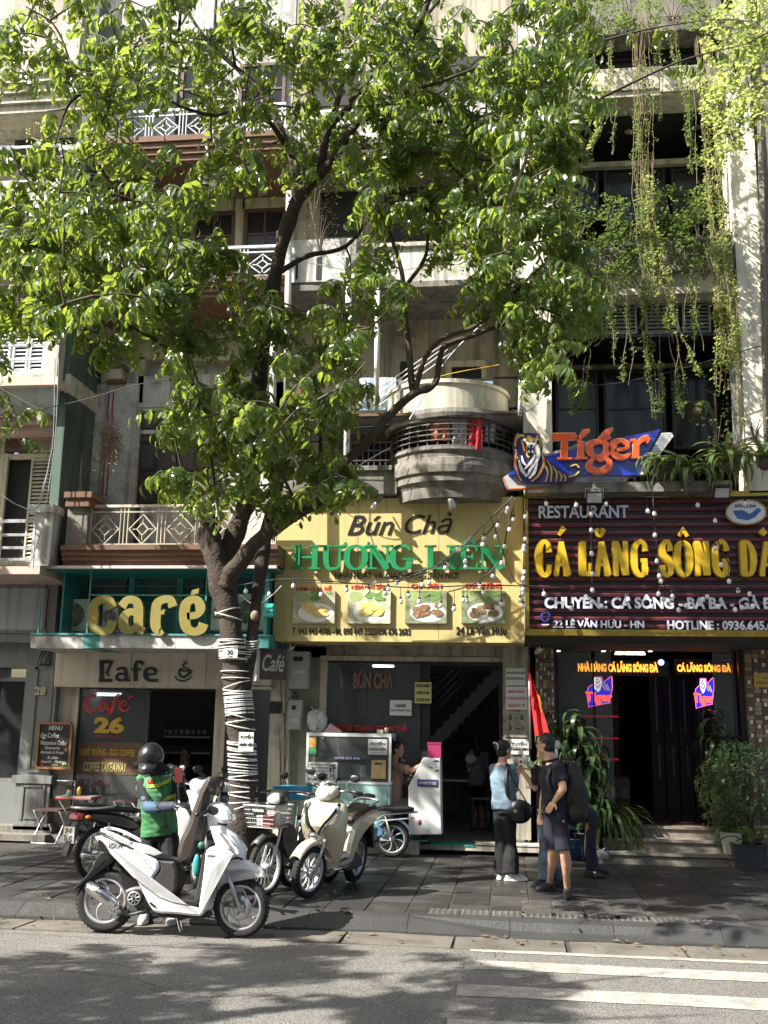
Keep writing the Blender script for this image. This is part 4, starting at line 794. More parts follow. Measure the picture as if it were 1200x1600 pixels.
# food cart
YK = 14.8
fk = thing('food_cart', 'white framed glass food cabinet with an aqua base in front of the shop', 'food cart', tuple(P(540, 1312, YK+.2))); m_wf = mat('white_frame', (.62, .66, .64), .4, .05, 4, stain=(.4, .42, .4)); m_aq = mat('aqua_sheet', (.30, .48, .45), .35, .08, 4, stain=(.2, .33, .31), sscale=3)
x0, z0, x1, z1 = rect(478, 1147, 611, 1225, YK); zb = P(540, 1312, YK).z; D = .55; t_ = .035; b = MB()
for xa in (x0, x1-t_):
    for ya in (YK, YK+D-t_): b.box(xa, ya, z0, xa+t_, ya+t_, z1)
for ya in (YK+.001, YK+D-t_): b.box(x0+t_, ya, z1-t_, x1-t_, ya+t_, z1); b.box(x0+t_, ya, z0, x1-t_, ya+t_, z0+t_)
for xa in (x0, x1-t_): b.box(xa, YK+t_, z1-t_, xa+t_, YK+D-t_, z1); b.box(xa, YK+t_, z0, xa+t_, YK+D-t_, z0+t_)
obj('frame', b, m_wf, fk); obj('pane', MB().box(x0+t_, YK+.012, z0+t_, x1-t_, YK+.018, z1-t_), m_glass, fk); obj('pane', MB().box(x1-.02, YK+t_, z0+t_, x1-.014, YK+D-t_, z1-t_), m_glass, fk)
obj('top_board', MB().box(x0, YK, z1+.002, x1, YK+D, z1+.012), m_wf, fk); obj('base', MB().box(x0+.01, YK+.01, zb, x1-.01, YK+D, z0-.003), m_aq, fk); obj('base_panel', MB().box(x0+.05, YK, zb+.06, x1-.05, YK+.008, z0-.06), m_aq, fk)
obj('shelf', MB().box(x0+t_, YK+.08, (z0+z1)/2+.02, x1-t_, YK+D-.05, (z0+z1)/2+.03), m_glass, fk); obj('back_board', MB().box(x0+t_, YK+D-.03, z0+t_, x1-t_, YK+D-.02, z1-t_), mat('dim_back', (.08, .085, .08), .7, .3, 6), fk)
notice('white notice reading Tuyển nhân viên on the glass food cabinet', (575, 1155, 605, 1179), YK-.01, m_paper, [('TUYỂN', 1158, 1164, .1, .9), ('NHÂN VIÊN', 1168, 1173, .06, .94), ('LIÊN HỆ: 096 696 2683', 1175, 1177, .12, .9)])
notice('white parking notice low at the left of the food cabinet glass', (482, 1191, 527, 1216), YK-.01, m_paper, [('XIN LỖI QUÝ KHÁCH, NHÀ', 1193, 1196, .05, .95), ('HÀNG HẾT CHỖ ĐỂ XE,', 1198, 1201, .05, .95), ('MỜI QUÝ KHÁCH VUI LÒNG', 1203, 1206, .05, .95), ('TỰ GỬI XE', 1208, 1215, .06, .94)])
notice('blue number strip across the middle of the cabinet glass', (521, 1181, 565, 1188), YK-.01, m_navy, [('0904 833 446', 1182.5, 1186.5, .06, .94)], m_paper)
notice('orange and yellow sticker in the top left corner of the cabinet', (483, 1152, 494, 1168), YK-.01, mat('orange_sticker', (.55, .30, .08), .5, .5, 60), [])
notice('green sticker below the orange one on the cabinet glass', (483, 1169, 494, 1178), YK-.01, mat('green_sticker', (.05, .3, .1), .5, .3, 60), [])
notice('tan menu picture card at the right of the cabinet', (580, 1188, 603, 1217), YK-.012, mat('menu_tan', (.45, .32, .16), .5, .5, 50), [('MENU', 1191, 1195, .25, .75)])
tb = thing('tumbler', 'white tumbler with a teal lower half inside the cabinet', 'tumbler', tuple(P(567, 1216, YK+.2))); q = P(567, 1216, YK+.2); q.z = z0+.04; obj('cup', MB().lathe([(0, .10), (.045, .10), (.05, .21), (.0, .215)], tuple(q), 14), m_paper, tb); obj('cup_base', MB().lathe([(0, 0), (.038, 0), (.044, .10), (.0, .10)], tuple(q), 14), m_aq, tb)
for k, (u_, lab, m_) in enumerate(((594, 'small cream box on top of the food cabinet', m_cream), (604, 'small jar with a silver lid on top of the food cabinet', m_conc))):
    t = thing('box' if k == 0 else 'jar', lab, 'box' if k == 0 else 'jar', (P(u_, 1146, YK+.2).x, YK+.2, z1+.014)); x_ = P(u_, 1146, YK+.2).x; o = obj('body', MB().box(x_-.045, YK+.16, z1+.014, x_+.045, YK+.24, z1+.06) if k == 0 else MB().lathe([(0, 0), (.03, 0), (.03, .06), (0, .06)], (x_, YK+.2, z1+.014), 12), m_, t); obj('lid', MB().box(x_-.047, YK+.158, z1+.061, x_+.047, YK+.242, z1+.068) if k == 0 else MB().lathe([(0, 0), (.032, 0), (.032, .018), (0, .02)], (x_, YK+.2, z1+.075), 12), m_steel if k else m_cream, t)
def bag(lab, u, v, Y, r_, m, seed, squash=1.2, cat='plastic bag'):
    q = P(u, v, Y); rr_ = random.Random(seed); b = MB(); b.ell((q.x, q.y, q.z+r_*squash), (r_, r_*.8, r_*squash), 14, 10)
    b.v = [(x+.9*r_*NZ.noise(V((x, y, z_))*11), y+.6*r_*NZ.noise(V((y, z_, x))*11), z_+.4*r_*NZ.noise(V((z_, x, y))*12)) for x, y, z_ in b.v]; t = thing('plastic_bag', lab, cat, tuple(q)); obj('sack', b, m, t); b = MB()
    for s_ in (-1, 1): b.tube([(q.x, q.y, q.z+r_*squash*1.8), (q.x+s_*r_*.5, q.y, q.z+r_*squash*2.2), (q.x+s_*r_*.8, q.y, q.z+r_*squash*2.45)], [(r_*.25, .01), (r_*.2, .006), (r_*.08, .004)], 6)
    obj('tied_handle', b, m, t); return t
m_plast = mat('thin_plastic', (.55, .56, .55), .3, .15, 10, alpha=.75); bag('cloudy plastic bag standing on the left end of the food cabinet', 495, 1147, YK+.25, .13, m_plast, 3, 1.25)
pr = thing('paper_cone', 'folded pinkish paper sheet lying on the food cabinet', 'paper', tuple(P(520, 1147, YK+.2))); obj('sheet', ppoly(MB(), [(505, 1146), (516, 1130), (535, 1143), (530, 1146)], YK+.2, .03), mat('pink_paper', (.45, .30, .28), .8), pr)
# white payment kiosk
ks = thing('kiosk_stand', 'white slanted stand with a blue no card payment label at the shop door', 'stand', tuple(P(665, 1305, 14.9))); Yk = 14.85
obj('cabinet', ppoly(MB(), [(639, 1305), (638, 1230), (661, 1184), (688, 1184), (690, 1304)], Yk, .35, bev=.01), mat('scuffed_white', (.60, .61, .60), .45, .05, 4, stain=(.42, .42, .41), sscale=3, sthr=.6), ks)
bp('label_plate', ks, m_navy, (652, 1218, 684, 1229, Yk-.012, .011)); obj('lettering', text_px('NO PAYMENT BY CARDS', 654.5, 1221, 682, 1226, Yk-.016, depth=.003, bold=.02), m_paper, ks)
bp('screen_corner', ks, m_blk, (678, 1188, 685, 1190, Yk-.006, .005), (680, 1203, 685, 1205, Yk-.006, .005), (670, 1199, 676, 1200, Yk-.006, .005))
pb_ = thing('tissue_box', 'dark pink box on top of the white stand', 'box', tuple(P(679, 1184, 14.9))); bp('box', pb_, mat('magenta_card', (.30, .02, .09), .5, .1), (668, 1162, 689, 1183.5, 14.85, .18)); bp('lid', pb_, mat('magenta_card_dark', (.22, .015, .07), .5, .1), (667.5, 1160, 689.5, 1163, 14.845, .19))
# flag of red cloth on a pole at the right pillar
fl = thing('flag', 'red flag with a yellow star hanging from a pole at the right pillar', 'flag', tuple(P(828, 1150, 14.9))); obj('pole', MB().tube([P(826, 1015, 14.85), P(829, 1170, 14.85)], .016, 8), m_steel, fl)
def quadcloth(c, nu=10, nv=16, fold=.03, ph=0, thick=.006, Y=None):
    b = MB(); vs = []
    for j in range(nv+1):
        t = j/nv
        for i in range(nu+1):
            s_ = i/nu; a = c[0].lerp(c[3], t); e = c[1].lerp(c[2], t); p = a.lerp(e, s_); vs.append((p.x, p.y+fold*sin(s_*9+t*3+ph), p.z))
    f = [(j*(nu+1)+i, j*(nu+1)+i+1, (j+1)*(nu+1)+i+1, (j+1)*(nu+1)+i) for j in range(nv) for i in range(nu)]; b.add(vs, f, True); o = len(b.v); b.v += [(x, y+thick, z_) for x, y, z_ in vs]; b.f += [tuple(i+o for i in q[::-1]) for q in f]; b.m += [0]*len(f); b.sm += [True]*len(f); return b
obj('cloth', quadcloth([P(823, 1030, 14.8), P(824, 1035, 14.8), P(859, 1146, 14.75), P(836, 1150, 14.8)], fold=.035), mat('flag_red', (.50, .015, .02), .75), fl)
sp = [P(840, 1084, 14.745), P(844, 1090, 14.74), P(846, 1104, 14.74), P(849, 1112, 14.74), P(846, 1114, 14.74), P(843, 1100, 14.74)]; obj('star', MB().prism([(p.x, p.z) for p in sp], 14.735, 14.742), m_yel, fl)
tl = thing('tube_lamp', 'lit tube lamp under the ceiling of the noodle shop', 'lamp', tuple(P(600, 1045, 17.5))); q = rect(506, 1033, 786, 1320, YF)[3]+.06; xx = P(580, 1045, 17).x
obj('tube', MB().box(xx, 17.2, q-.05, xx+.35, 17.24, q-.02), mat('lit_tube', (.8, .8, .8)), tl); obj('batten', MB().box(xx-.03, 17.18, q-.018, xx+.38, 17.26, q+.03), m_ceil, tl)
# ================================================================== building 22 (restaurant)
Dn = thing('restaurant_building', 'cream pillared restaurant building with open dark floors and hanging greenery', 'building', tuple(P(1000, 1330, YF)))
YP = 14.3
def pillar(u0, u1, v0, v1, m=m_cream, nm='pillar', Y=YP, d=.6):
    """true vertical pillar whose edges pass the given pixels at mid height"""
    return bp(nm, Dn, m, (u0, v0, u1, v1, Y, d))
m_pil = mat('pale_cream_pillar', (.62, .60, .50), .85, .08, 2, bump=.12, stain=(.42, .40, .33), sscale=1.3, sthr=.56, streak=(.40, .38, .31))
pillar(814, 857, -100, 770, m_pil); pillar(1146, 1186, -100, 770, m_pil)
bp('far_wall', Dn, m_conc, (1187, -100, 1330, 770, YP+.12, .5)); obj('drain_pipe', MB().tube([P(1188, 190, YP-.05), P(1199, 730, YP-.05)], .045, 8), m_conc, Dn)
bp('beam', Dn, m_cream, (857.5, 106, 1145.5, 150, YP+.02, .5), (857.5, 424, 1145.5, 460, YP+.02, .5)); bp('beam_face', Dn, m_cream, (930, 106, 1029, 140, YP-.02, .03), (1031, 106, 1145, 140, YP-.02, .03))
bp('upper_louvre_band', Dn, m_blk, (880, 50, 1145, 106, YP+.3, .2)); 
for i in range(6): bp('band_slat', Dn, m_black, (880, 54+i*9, 1145, 57+i*9, YP+.26, .04))
bp('planter_ledge', Dn, m_conc, (870, 28, 1145, 50, YP-.15, .7), (870, -60, 1145, -25, YP-.1, .5)); bp('planter', Dn, m_conc, (857.5, 372, 1145.5, 424, YP-.1, .6), (857.5, -20, 1145, 28, YP, .5))
# recessed dark rooms
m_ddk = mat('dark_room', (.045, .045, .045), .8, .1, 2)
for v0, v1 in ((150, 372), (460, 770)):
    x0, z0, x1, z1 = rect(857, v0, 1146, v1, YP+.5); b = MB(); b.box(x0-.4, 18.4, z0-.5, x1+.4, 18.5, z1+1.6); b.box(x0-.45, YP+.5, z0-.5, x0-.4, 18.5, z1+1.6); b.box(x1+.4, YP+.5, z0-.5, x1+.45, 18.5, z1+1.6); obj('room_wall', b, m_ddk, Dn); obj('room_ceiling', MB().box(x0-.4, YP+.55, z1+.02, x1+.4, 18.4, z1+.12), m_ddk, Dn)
m_curt = mat('swag_curtain', (.20, .17, .12), .85, .15, 6)
def swag(u0, v0, u1, v1, Y):
    x0, z0, x1, z1 = rect(u0, v0, u1, v1, Y); b = MB(); n = 14; vs = []
    k = 8
    for j in range(k+1):
        for i in range(n+1): s_ = i/n; t = j/k; vs.append((x0+(x1-x0)*s_, Y+.05*sin(j*2.2), z1-(z1-z0)*(t*.45+.55*t*(1-(2*s_-1)**2))))
    b.add(vs, [(j*(n+1)+i, j*(n+1)+i+1, (j+1)*(n+1)+i+1, (j+1)*(n+1)+i) for j in range(k) for i in range(n)], True); return b
bp('inner_beam', Dn, m_cream, (857, 250, 1146, 258, YP+1.2, .1)); bp('inner_rail', Dn, m_conc, (857, 568, 1146, 574, YP+1.2, .08))
for row, (v0, v1) in enumerate(((262, 345), (578, 700))):
    for k, (u0, u1) in enumerate(((868, 935), (944, 1040), (1050, 1140))):
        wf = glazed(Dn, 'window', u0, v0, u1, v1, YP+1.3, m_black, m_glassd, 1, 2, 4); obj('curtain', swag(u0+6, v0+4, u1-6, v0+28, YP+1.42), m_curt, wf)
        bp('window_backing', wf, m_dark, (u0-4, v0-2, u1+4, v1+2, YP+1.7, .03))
for u0, u1 in ((905, 935), (938, 995), (1008, 1060), (1066, 1110)): louvre(Dn, u0, 463, u1, 522, YP+.35, 9, mat('grey_louvre', (.22, .23, .23), .6, .1, 5), fr=3)
bp('louvre_beam', Dn, m_black, (857, 522, 1146, 527, YP+.33, .2)); bp('corner_post', Dn, mat('grey_post', (.16, .16, .15), .7), (1142, 455, 1150, 735, YP-.03, .05))
for u_, v_ in ((982, 207), (1090, 200), (998, 546)): q = P(u_, v_, 15.6); obj('ceiling_lamp', MB().lathe([(0, 0), (.06, 0), (.07, .02), (0, .03)], tuple(q), 12), m_ceil, Dn)
# ground floor front
x0, z0, x1, z1 = rect(868, 1008, 1172, 1300, YF+.2)
mos = mat('mosaic_bed', (.13, .10, .075), .85, .3, 12)
mosc = [mat('mosaic_brown', (.20, .13, .08), .7, .3, 20), mat('mosaic_tan', (.30, .23, .15), .7, .3, 20), mat('mosaic_dark', (.10, .07, .05), .6, .3, 20), mat('mosaic_white', (.62, .6, .54), .5, .1, 20)]
def mosaic(u0, u1, v0, v1, Y, seed):
    o = bp('mosaic_pillar', Dn, mos, (u0, v0, u1, v1, Y, .5)); X0, Z0, X1, Z1 = rect(u0, v0, u1, v1, Y); r_ = random.Random(seed); bs = [MB() for _ in range(4)]
    nx = 5; w_ = (X1-X0)/nx; h_ = .062; nz = int((Z1-Z0)/h_)
    for j in range(nz):
        for i in range(nx):
            k = 3 if (i+j) % 3 == 0 and r_.random() < .8 else r_.choice((0, 1, 2)); a = .3 if k == 3 else .05
            b = bs[k]; b.box(X0+w_*(i+a), Y-.012-r_.uniform(0, .01), Z0+h_*(j+.08), X0+w_*(i+1-a), Y, Z0+h_*(j+.92))
    for k in range(4): obj('mosaic_stone', bs[k], mosc[k], o, kind='stuff')
mosaic(838, 868, 1006, 1325, YF-.05, 1); mosaic(1170, 1230, 1006, 1325, YF-.05, 2)
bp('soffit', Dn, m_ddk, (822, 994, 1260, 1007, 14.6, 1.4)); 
fr_ = bp('front_frame', Dn, m_black, (868, 1007, 1170, 1013, YF+.05, .08), (868, 1013.2, 873, 1300, YF+.05, .08), (1160, 1013.2, 1168, 1300, YF+.05, .08), (1150, 1013.2, 1154, 1290, YF+.06, .06), (928, 1030, 931, 1285, YF+.07, .03))
for u0, u1 in ((874, 927), (932, 958), (1118, 1149)): bp('pane', fr_, m_glass, (u0, 1014, u1, 1285, YF+.08, .006))
rb = MB(); zf = P(1000, 1285, YF+.3).z
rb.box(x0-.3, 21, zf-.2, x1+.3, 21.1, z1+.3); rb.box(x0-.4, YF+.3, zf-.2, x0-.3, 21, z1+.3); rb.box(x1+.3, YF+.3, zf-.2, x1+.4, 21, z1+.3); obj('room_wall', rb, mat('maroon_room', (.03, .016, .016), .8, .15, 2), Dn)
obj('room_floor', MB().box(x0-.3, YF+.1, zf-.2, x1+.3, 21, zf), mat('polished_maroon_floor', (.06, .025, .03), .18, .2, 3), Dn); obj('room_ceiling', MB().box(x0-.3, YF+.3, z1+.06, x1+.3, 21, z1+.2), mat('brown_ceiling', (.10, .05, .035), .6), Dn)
# steps: treads with nosing
zt0 = P(1000, 1290, YF-.1).z; m_step = mat('granite_step', (.17, .15, .125), .6, .25, 14, bump=.2, stain=(.08, .07, .06), sscale=3, fine=.2)
sx0, sx1 = P(975, 1320, 15.0).x, P(1165, 1320, 15.0).x; hs = zt0/3
stp = thing('stone_steps', 'three worn brown granite steps up to the restaurant door', 'steps', ((sx0+sx1)/2, 15.2, 0))
for i in range(3):
    yf = YF-.12-(2-i)*.32; obj('riser', MB().box(sx0-.4+.12*i, yf+.03, hs*i+(.001 if i else -.05), sx1+.25-.12*i, YF+.12, hs*(i+1)-.035), m_step, stp); obj('tread', MB().box(sx0-.42+.12*i, yf, hs*(i+1)-.034, sx1+.27-.12*i, YF+.1, hs*(i+1)), m_step, stp)
# reception and glimpses inside
rc = thing('reception_desk', 'dark reception desk with a small shelf inside the restaurant', 'desk', tuple(P(950, 1290, 17))); bp('desk', rc, m_woodr, (900, 1215, 985, 1290, 17, .6)); bp('white_panel', rc, m_conc, (955, 1232, 984, 1248, 16.9, .03))
cs = thing('display_cabinet', 'tall dark display cabinet with red lit shelves inside', 'cabinet', tuple(P(930, 1290, 18.5))); bp('body', cs, m_wood, (905, 1080, 968, 1215, 18.5, .5))
for v_ in (1118, 1152, 1185): bp('shelf', cs, mat('red_lit_shelf', (.2, .02, .02), .5, emit=(.6, .02, .02), es=.15), (908, v_, 966, v_+2.5, 18.42, .08))
wd = thing('folding_door', 'row of dark wooden door leaves with pale glass strips', 'door', tuple(P(1060, 1290, 17)))
for k, u_ in enumerate((1018, 1040, 1062, 1084, 1104)): lf = bp('door_leaf', wd, mat('door_black', (.012, .009, .009), .7, .2, 6), (u_, 1045, u_+20, 1280, 17-.08*k, .05)); bp('glass_strip', lf, mat('strip_glass', (.10, .09, .09), .25), (u_+6, 1060, u_+9, 1145, 16.985-.08*k, .012), (u_+11, 1165, u_+14, 1215, 16.985-.08*k, .012))
ch = thing('chandelier', 'lit brass chandelier near the ceiling inside the restaurant', 'lamp', tuple(P(984, 1020, 17))); q = P(984, 1018, 17); obj('arm', MB().tube([(q.x, q.y, q.z+.25), (q.x, q.y, q.z+.02)], .015, 6).tube([(q.x-.2, q.y, q.z), (q.x+.2, q.y, q.z)], .012, 6), m_steel, ch)
for k in (-1, -.1, .25, 1): obj('lamp_shade', MB().lathe([(.02, .06), (.05, .05), (.075, 0), (.0, .005)], (q.x+k*.17, q.y-.03, q.z-.05), 12), mat('warm_shade', (.8, .6, .3), .5, emit=(1, .62, .25), es=3.0), ch)
for i, u_ in enumerate((872, 943, 1016, 1148)): q = P(u_, 1018, 15.9); t = thing('downlight', ['small bright downlight at the left end of the restaurant ceiling', 'second small ceiling downlight left of the chandelier', 'small ceiling downlight right of the chandelier', 'small ceiling downlight by the right mosaic pillar'][i], 'lamp', tuple(q)); obj('lamp', MB().lathe([(0, 0), (.03, 0), (.03, .015), (0, .02)], tuple(q), 10), mat('lit_spot', (.8, .8, .8), emit=(1, .9, .75), es=6), t)
# LED name sign and neon
ld = thing('led_sign', 'black LED sign with orange restaurant name above the dark door', 'sign', tuple(P(985, 1055, YF+.6))); bp('panel', ld, m_blk, (900, 1032, 1045, 1056, YF+.55, .05)); m_or = mat('orange_led', (.8, .3, .02), .5, emit=(1, .36, .04), es=.9)
obj('lettering', text_px('NHÀ HÀNG CÁ LĂNG SÔNG ĐÀ', 903, 1033, 1028, 1050, YF+.54, depth=.008, bold=.05), m_or, ld); q = P(1033, 1035, YF+.53); obj('oval_mark', MB().lathe([(0, 0), (.045, 0), (.045, .01), (0, .01)], tuple(q), 16, 'y'), mat('blue_led', (.2, .4, .8), emit=(.3, .5, 1), es=1.2), ld)
ld2 = thing('led_sign', 'right half of the orange LED sign, broken up behind the door leaves', 'sign', tuple(P(1100, 1055, YF+.6))); bp('panel', ld2, m_blk, (1055, 1030, 1148, 1054, YF+.55, .05)); obj('lettering', text_px('CÁ LĂNG SÔNG ĐÀ', 1058, 1035, 1142, 1050, YF+.54, depth=.008, bold=.05), m_or, ld2)
def neon(lab, u0, v0, k, flip=1):
    t = thing('neon_sign', lab, 'neon sign', tuple(P(u0+20*flip, v0+50, YF+.3))); Y = YF+.28; fu = lambda u, v: (u0+flip*u*k, v0+v)
    mb_ = mat('neon_blue', (.02, .02, .5), emit=(.02, .03, 1), es=.32); mp = mat('neon_pink', (.8, .2, .4), emit=(1, .12, .25), es=.9); mr = mat('neon_red', (.8, .1, .05), emit=(1, .08, .02), es=1.1); mw = mat('neon_white', (.6, .6, .6), emit=(.8, .8, .75), es=.45)
    out = [(3, 18), (12, 12), (12, 2), (24, 2), (27, 10), (38, 1), (40, 1), (41, 18), (37, 38), (38, 42), (20, 45), (4, 49), (1, 30)]
    obj('board', ppoly(MB(), out, Y, .02, fu), mb_, t); obj('outline_tube', pst(MB(), [[*out, out[0]]], Y-.012, .01, .9, fu), mp, t)
    obj('tiger_emblem', ppoly(MB(), [(12, 3), (22, 3), (25, 10), (22, 22), (18, 26), (13, 20), (11, 10)], Y-.006, .005, fu), mw, t); obj('emblem_stripe', pst(MB(), [[(14, 8), (17, 12), (21, 8)], [(14, 14), (18, 19), (22, 13)], [(16, 5), (17, 7), (18, 5)]], Y-.012, .004, 1.3, fu), m_blk, t)
    obj('emblem_body', pst(MB(), [[(24, 12), (30, 22)], [(28, 11), (34, 23)], [(32, 13), (37, 24)]], Y-.012, .004, 1.4, fu), mat('neon_gold', (.3, .2, .08), emit=(.6, .4, .12), es=.5), t)
    q0, q1 = fu(-1, 26), fu(41, 45); obj('lettering', text_px('Tiger', min(q0[0], q1[0]), q0[1]-1, max(q0[0], q1[0]), q1[1], Y-.02, depth=.01, bold=.03), mr, t)
neon('glowing neon beer sign with a tiger emblem hanging left in the restaurant window', 916, 1056, 1); neon('glowing neon beer sign with a tiger emblem, squeezed between the door leaves at the right', 1085, 1058, .75)
# ------------------------------------------------------------------ restaurant signboard
YR = 14.35
rs = thing('signboard', 'maroon slatted restaurant signboard with fat yellow letters in a gold frame', 'signboard', tuple(P(1010, 995, YR))); m_gold = mat('gold_frame', (.42, .30, .06), .28, .2, 12, metal=.7); m_mar = mat('maroon_slat', (.085, .018, .022), .42, .15, 5); m_red2 = mat('red_groove', (.20, .03, .04), .5)
bp('panel', rs, m_blk, (826, 776, 1290, 984, YR+.02, .4)); bp('frame', rs, m_gold, (820, 768, 1290, 776, YR-.05, .5), (820, 984, 1290, 994, YR-.05, .5), (820, 776.2, 826, 983.8, YR-.05, .5))
x0, z0, x1, z1 = rect(826, 776, 1290, 984, YR); n = 17; H_ = (z1-z0)/n; me = mesh_of('slat', MB().prism([(0, .05*H_), (-.03, .15*H_), (-.03, .55*H_), (0, .65*H_)], -(x1-x0)/2, (x1-x0)/2, 'yz')); me.materials.append(m_mar); me2 = mesh_of('slat_edge', MB().box(-(x1-x0)/2, -.034, .40*H_, (x1-x0)/2, -.0301, .56*H_)); me2.materials.append(m_red2)
for i in range(n): piece('slat', me, rs, ((x0+x1)/2, YR+.02, z0+H_*i)); piece('slat_edge', me2, rs, ((x0+x1)/2, YR+.02, z0+H_*i))
m_fy = mat('fat_yellow', (.62, .40, .015), .35, .06, 3, coat=.3); m_fe = mat('letter_edge', (.30, .20, .03), .4); m_lw = mat('silver_white', (.62, .64, .70), .35, .06, 3); m_le = mat('navy_edge', (.03, .03, .16), .4)
FG = {'C': [['s', (.92, .68, 1.2), (.84, .93, .9), (.5, 1, .9), (.16, .82, 1.2), (.1, .5, 1.4), (.16, .18, 1.2), (.5, 0, .9), (.84, .08, 1), (.94, .32, 1.0)]], 'A': [[(.5, 1, .9), (.12, 0, .95)], [(.5, 1, .9), (.88, 0, 1.35)], [(.3, .32, .7), (.74, .32, .7)], [(.0, .02, .7), (.3, .02, .7)], [(.7, .02, .7), (1, .02, .7)]],
 'L': [[(.25, 0, 1.3), (.25, 1, 1.3)], [(.05, .04, .8), (.95, .04, .9)], [(.9, .0, .9), (.95, .36, .8)], [(.05, .96, .8), (.5, .96, .8)]], 'N': [[(.16, 0, 1.0), (.16, 1, 1.1)], [(.16, .98, 1.3), (.84, .02, 1.3)], [(.84, 0, 1), (.84, 1, 1)], [(0, .03, .7), (.32, .03, .7)], [(.68, .97, .7), (1, .97, .7)], [(0, .97, .7), (.3, .97, .7)]],
 'G': [['s', (.9, .72, 1.1), (.8, .94, .9), (.5, 1, .9), (.16, .82, 1.2), (.1, .5, 1.4), (.16, .18, 1.2), (.5, 0, .9), (.82, .1, 1.1), (.86, .25, 1.1)], [(.82, .0, 1), (.82, .42, 1.1)], [(.55, .44, .8), (1, .44, .8)]], 'S': [['s', (.86, .72, 1.1), (.76, .95, .9), (.45, 1, .9), (.16, .85, 1.1), (.2, .62, 1.3), (.5, .5, 1.4), (.82, .36, 1.3), (.84, .12, 1.1), (.5, 0, .9), (.2, .06, .9), (.1, .3, 1.1)]],
 'O': [['s', (.5, 1, .9), (.2, .86, 1.2), (.1, .5, 1.4), (.2, .14, 1.2), (.5, 0, .9), (.8, .14, 1.2), (.9, .5, 1.4), (.8, .86, 1.2), (.5, 1, .9)]], 'D': [[(.25, 0, 1.3), (.25, 1, 1.3)], ['s', (.1, .98, .8), (.6, .97, .9), (.88, .7, 1.2), (.9, .4, 1.3), (.7, .06, .9), (.1, .02, .8)], [(.02, .5, .7), (.48, .5, .7)]]}
def fat(ch, u0, v0, u1, v1, acc=None, w=11.5):
    X0, Z0, X1, Z1 = rect(u0, v0, u1, v1, YR-.11); pxm = (X1-X0)/(u1-u0); i = w*pxm/2
    for k, (m_, ww, y_) in enumerate(((m_fe, 1.25, .0), (m_fy, .95, -.035))):
        b = MB(); strokes(b, FG[ch], X0+i*.6, Z0+i*.6, X1-X0-i*1.2, Z1-Z0-i*1.2, YR-.075+y_, .05 if k == 0 else .03, pxm*w*ww*.72)
        if acc: pst(b, acc, YR-.075+y_, .05 if k == 0 else .03, 8*ww, k0=12)
        if k == 0: L_ = obj('name_letter', b, m_, rs, label='raised yellow letter '+ch)
        else: obj('letter_face', b, m_, L_)
for ch, u0, u1, acc in (('C', 837, 863, None), ('A', 862, 893, [[(873, 836, .6), (882, 824, 1.1)]]), ('L', 903, 927, None), ('A', 926, 956, [['s', (931, 826, .9), (937, 835, 1.2), (944, 826, .9)]]), ('N', 955, 985, None), ('G', 985, 1015, None), ('S', 1030, 1054, None), ('O', 1052, 1084, [[(1061, 838, .8), (1067, 828, 1.1), (1074, 838, .8)]]), ('N', 1083, 1112, None), ('G', 1112, 1142, None), ('D', 1153, 1183, None), ('A', 1183, 1216, [[(1188, 828, 1.3), (1196, 835, 1.1)]])):
    fat(ch, u0, 843, u1, 902, acc)
def lett(t_, a_, sh=0, bd=.03):
    o = obj('lettering', text_px(t_, *a_, YR-.05, depth=.03, bold=bd+.025, shear=sh), m_le, rs, label='pale lettering reading '+t_); obj('letter_face', text_px(t_, a_[0]+.6, a_[1]+.6, a_[2]-.6, a_[3]-.6, YR-.057, depth=.006, bold=bd), m_lw, o)
lett('RESTAURANT', (841, 789, 983, 810), .25, .02); lett('CHUYÊN : CÁ SÔNG - BA BA - GÀ ĐỒI', (850, 923, 1232, 952), 0, .04); lett('22 LÊ VĂN HƯU - HN', (864, 965, 1007, 982), 0, .03); lett('HOTLINE : 0936.645.638', (1042, 969, 1226, 985), 0, .035)
pst(b := MB(), [['s', (852, 972, .5), (846, 966, 1.4), (847, 959, 1.3), (852, 957, 1.2), (857, 959, 1.3), (857, 966, 1.4), (852, 972, .5)]], YR-.05, .02, 3); obj('pin_mark', b, m_le, rs); obj('pin_base', ppoly(MB(), [(846, 975), (858, 975), (856, 978), (848, 978)], YR-.05, .02), m_lw, rs)
lg = obj('round_logo', ppoly(MB(), [(1166+31*cos(t), 800+19*sin(t)) for t in [i*pi/16 for i in range(32)]], YR-.10, .08), m_lw, rs, label='white oval logo with a blue fish'); obj('logo_rim', pst(MB(), [['s']+[(1166+31*cos(t), 800+19*sin(t)) for t in [i*pi/12 for i in range(25)]]], YR-.108, .01, 2), m_gold, lg)
obj('logo_fish', ppoly(MB(), [(1145, 798), (1160, 797), (1172, 803), (1185, 793), (1190, 797), (1180, 808), (1168, 813), (1152, 810)], YR-.106, .006), mat('logo_blue', (.03, .12, .30), .4), lg); obj('logo_lettering', text_px('SÔNG ĐÀ', 1148, 787, 1182, 793, YR-.106, depth=.005, bold=.02), m_le, lg)
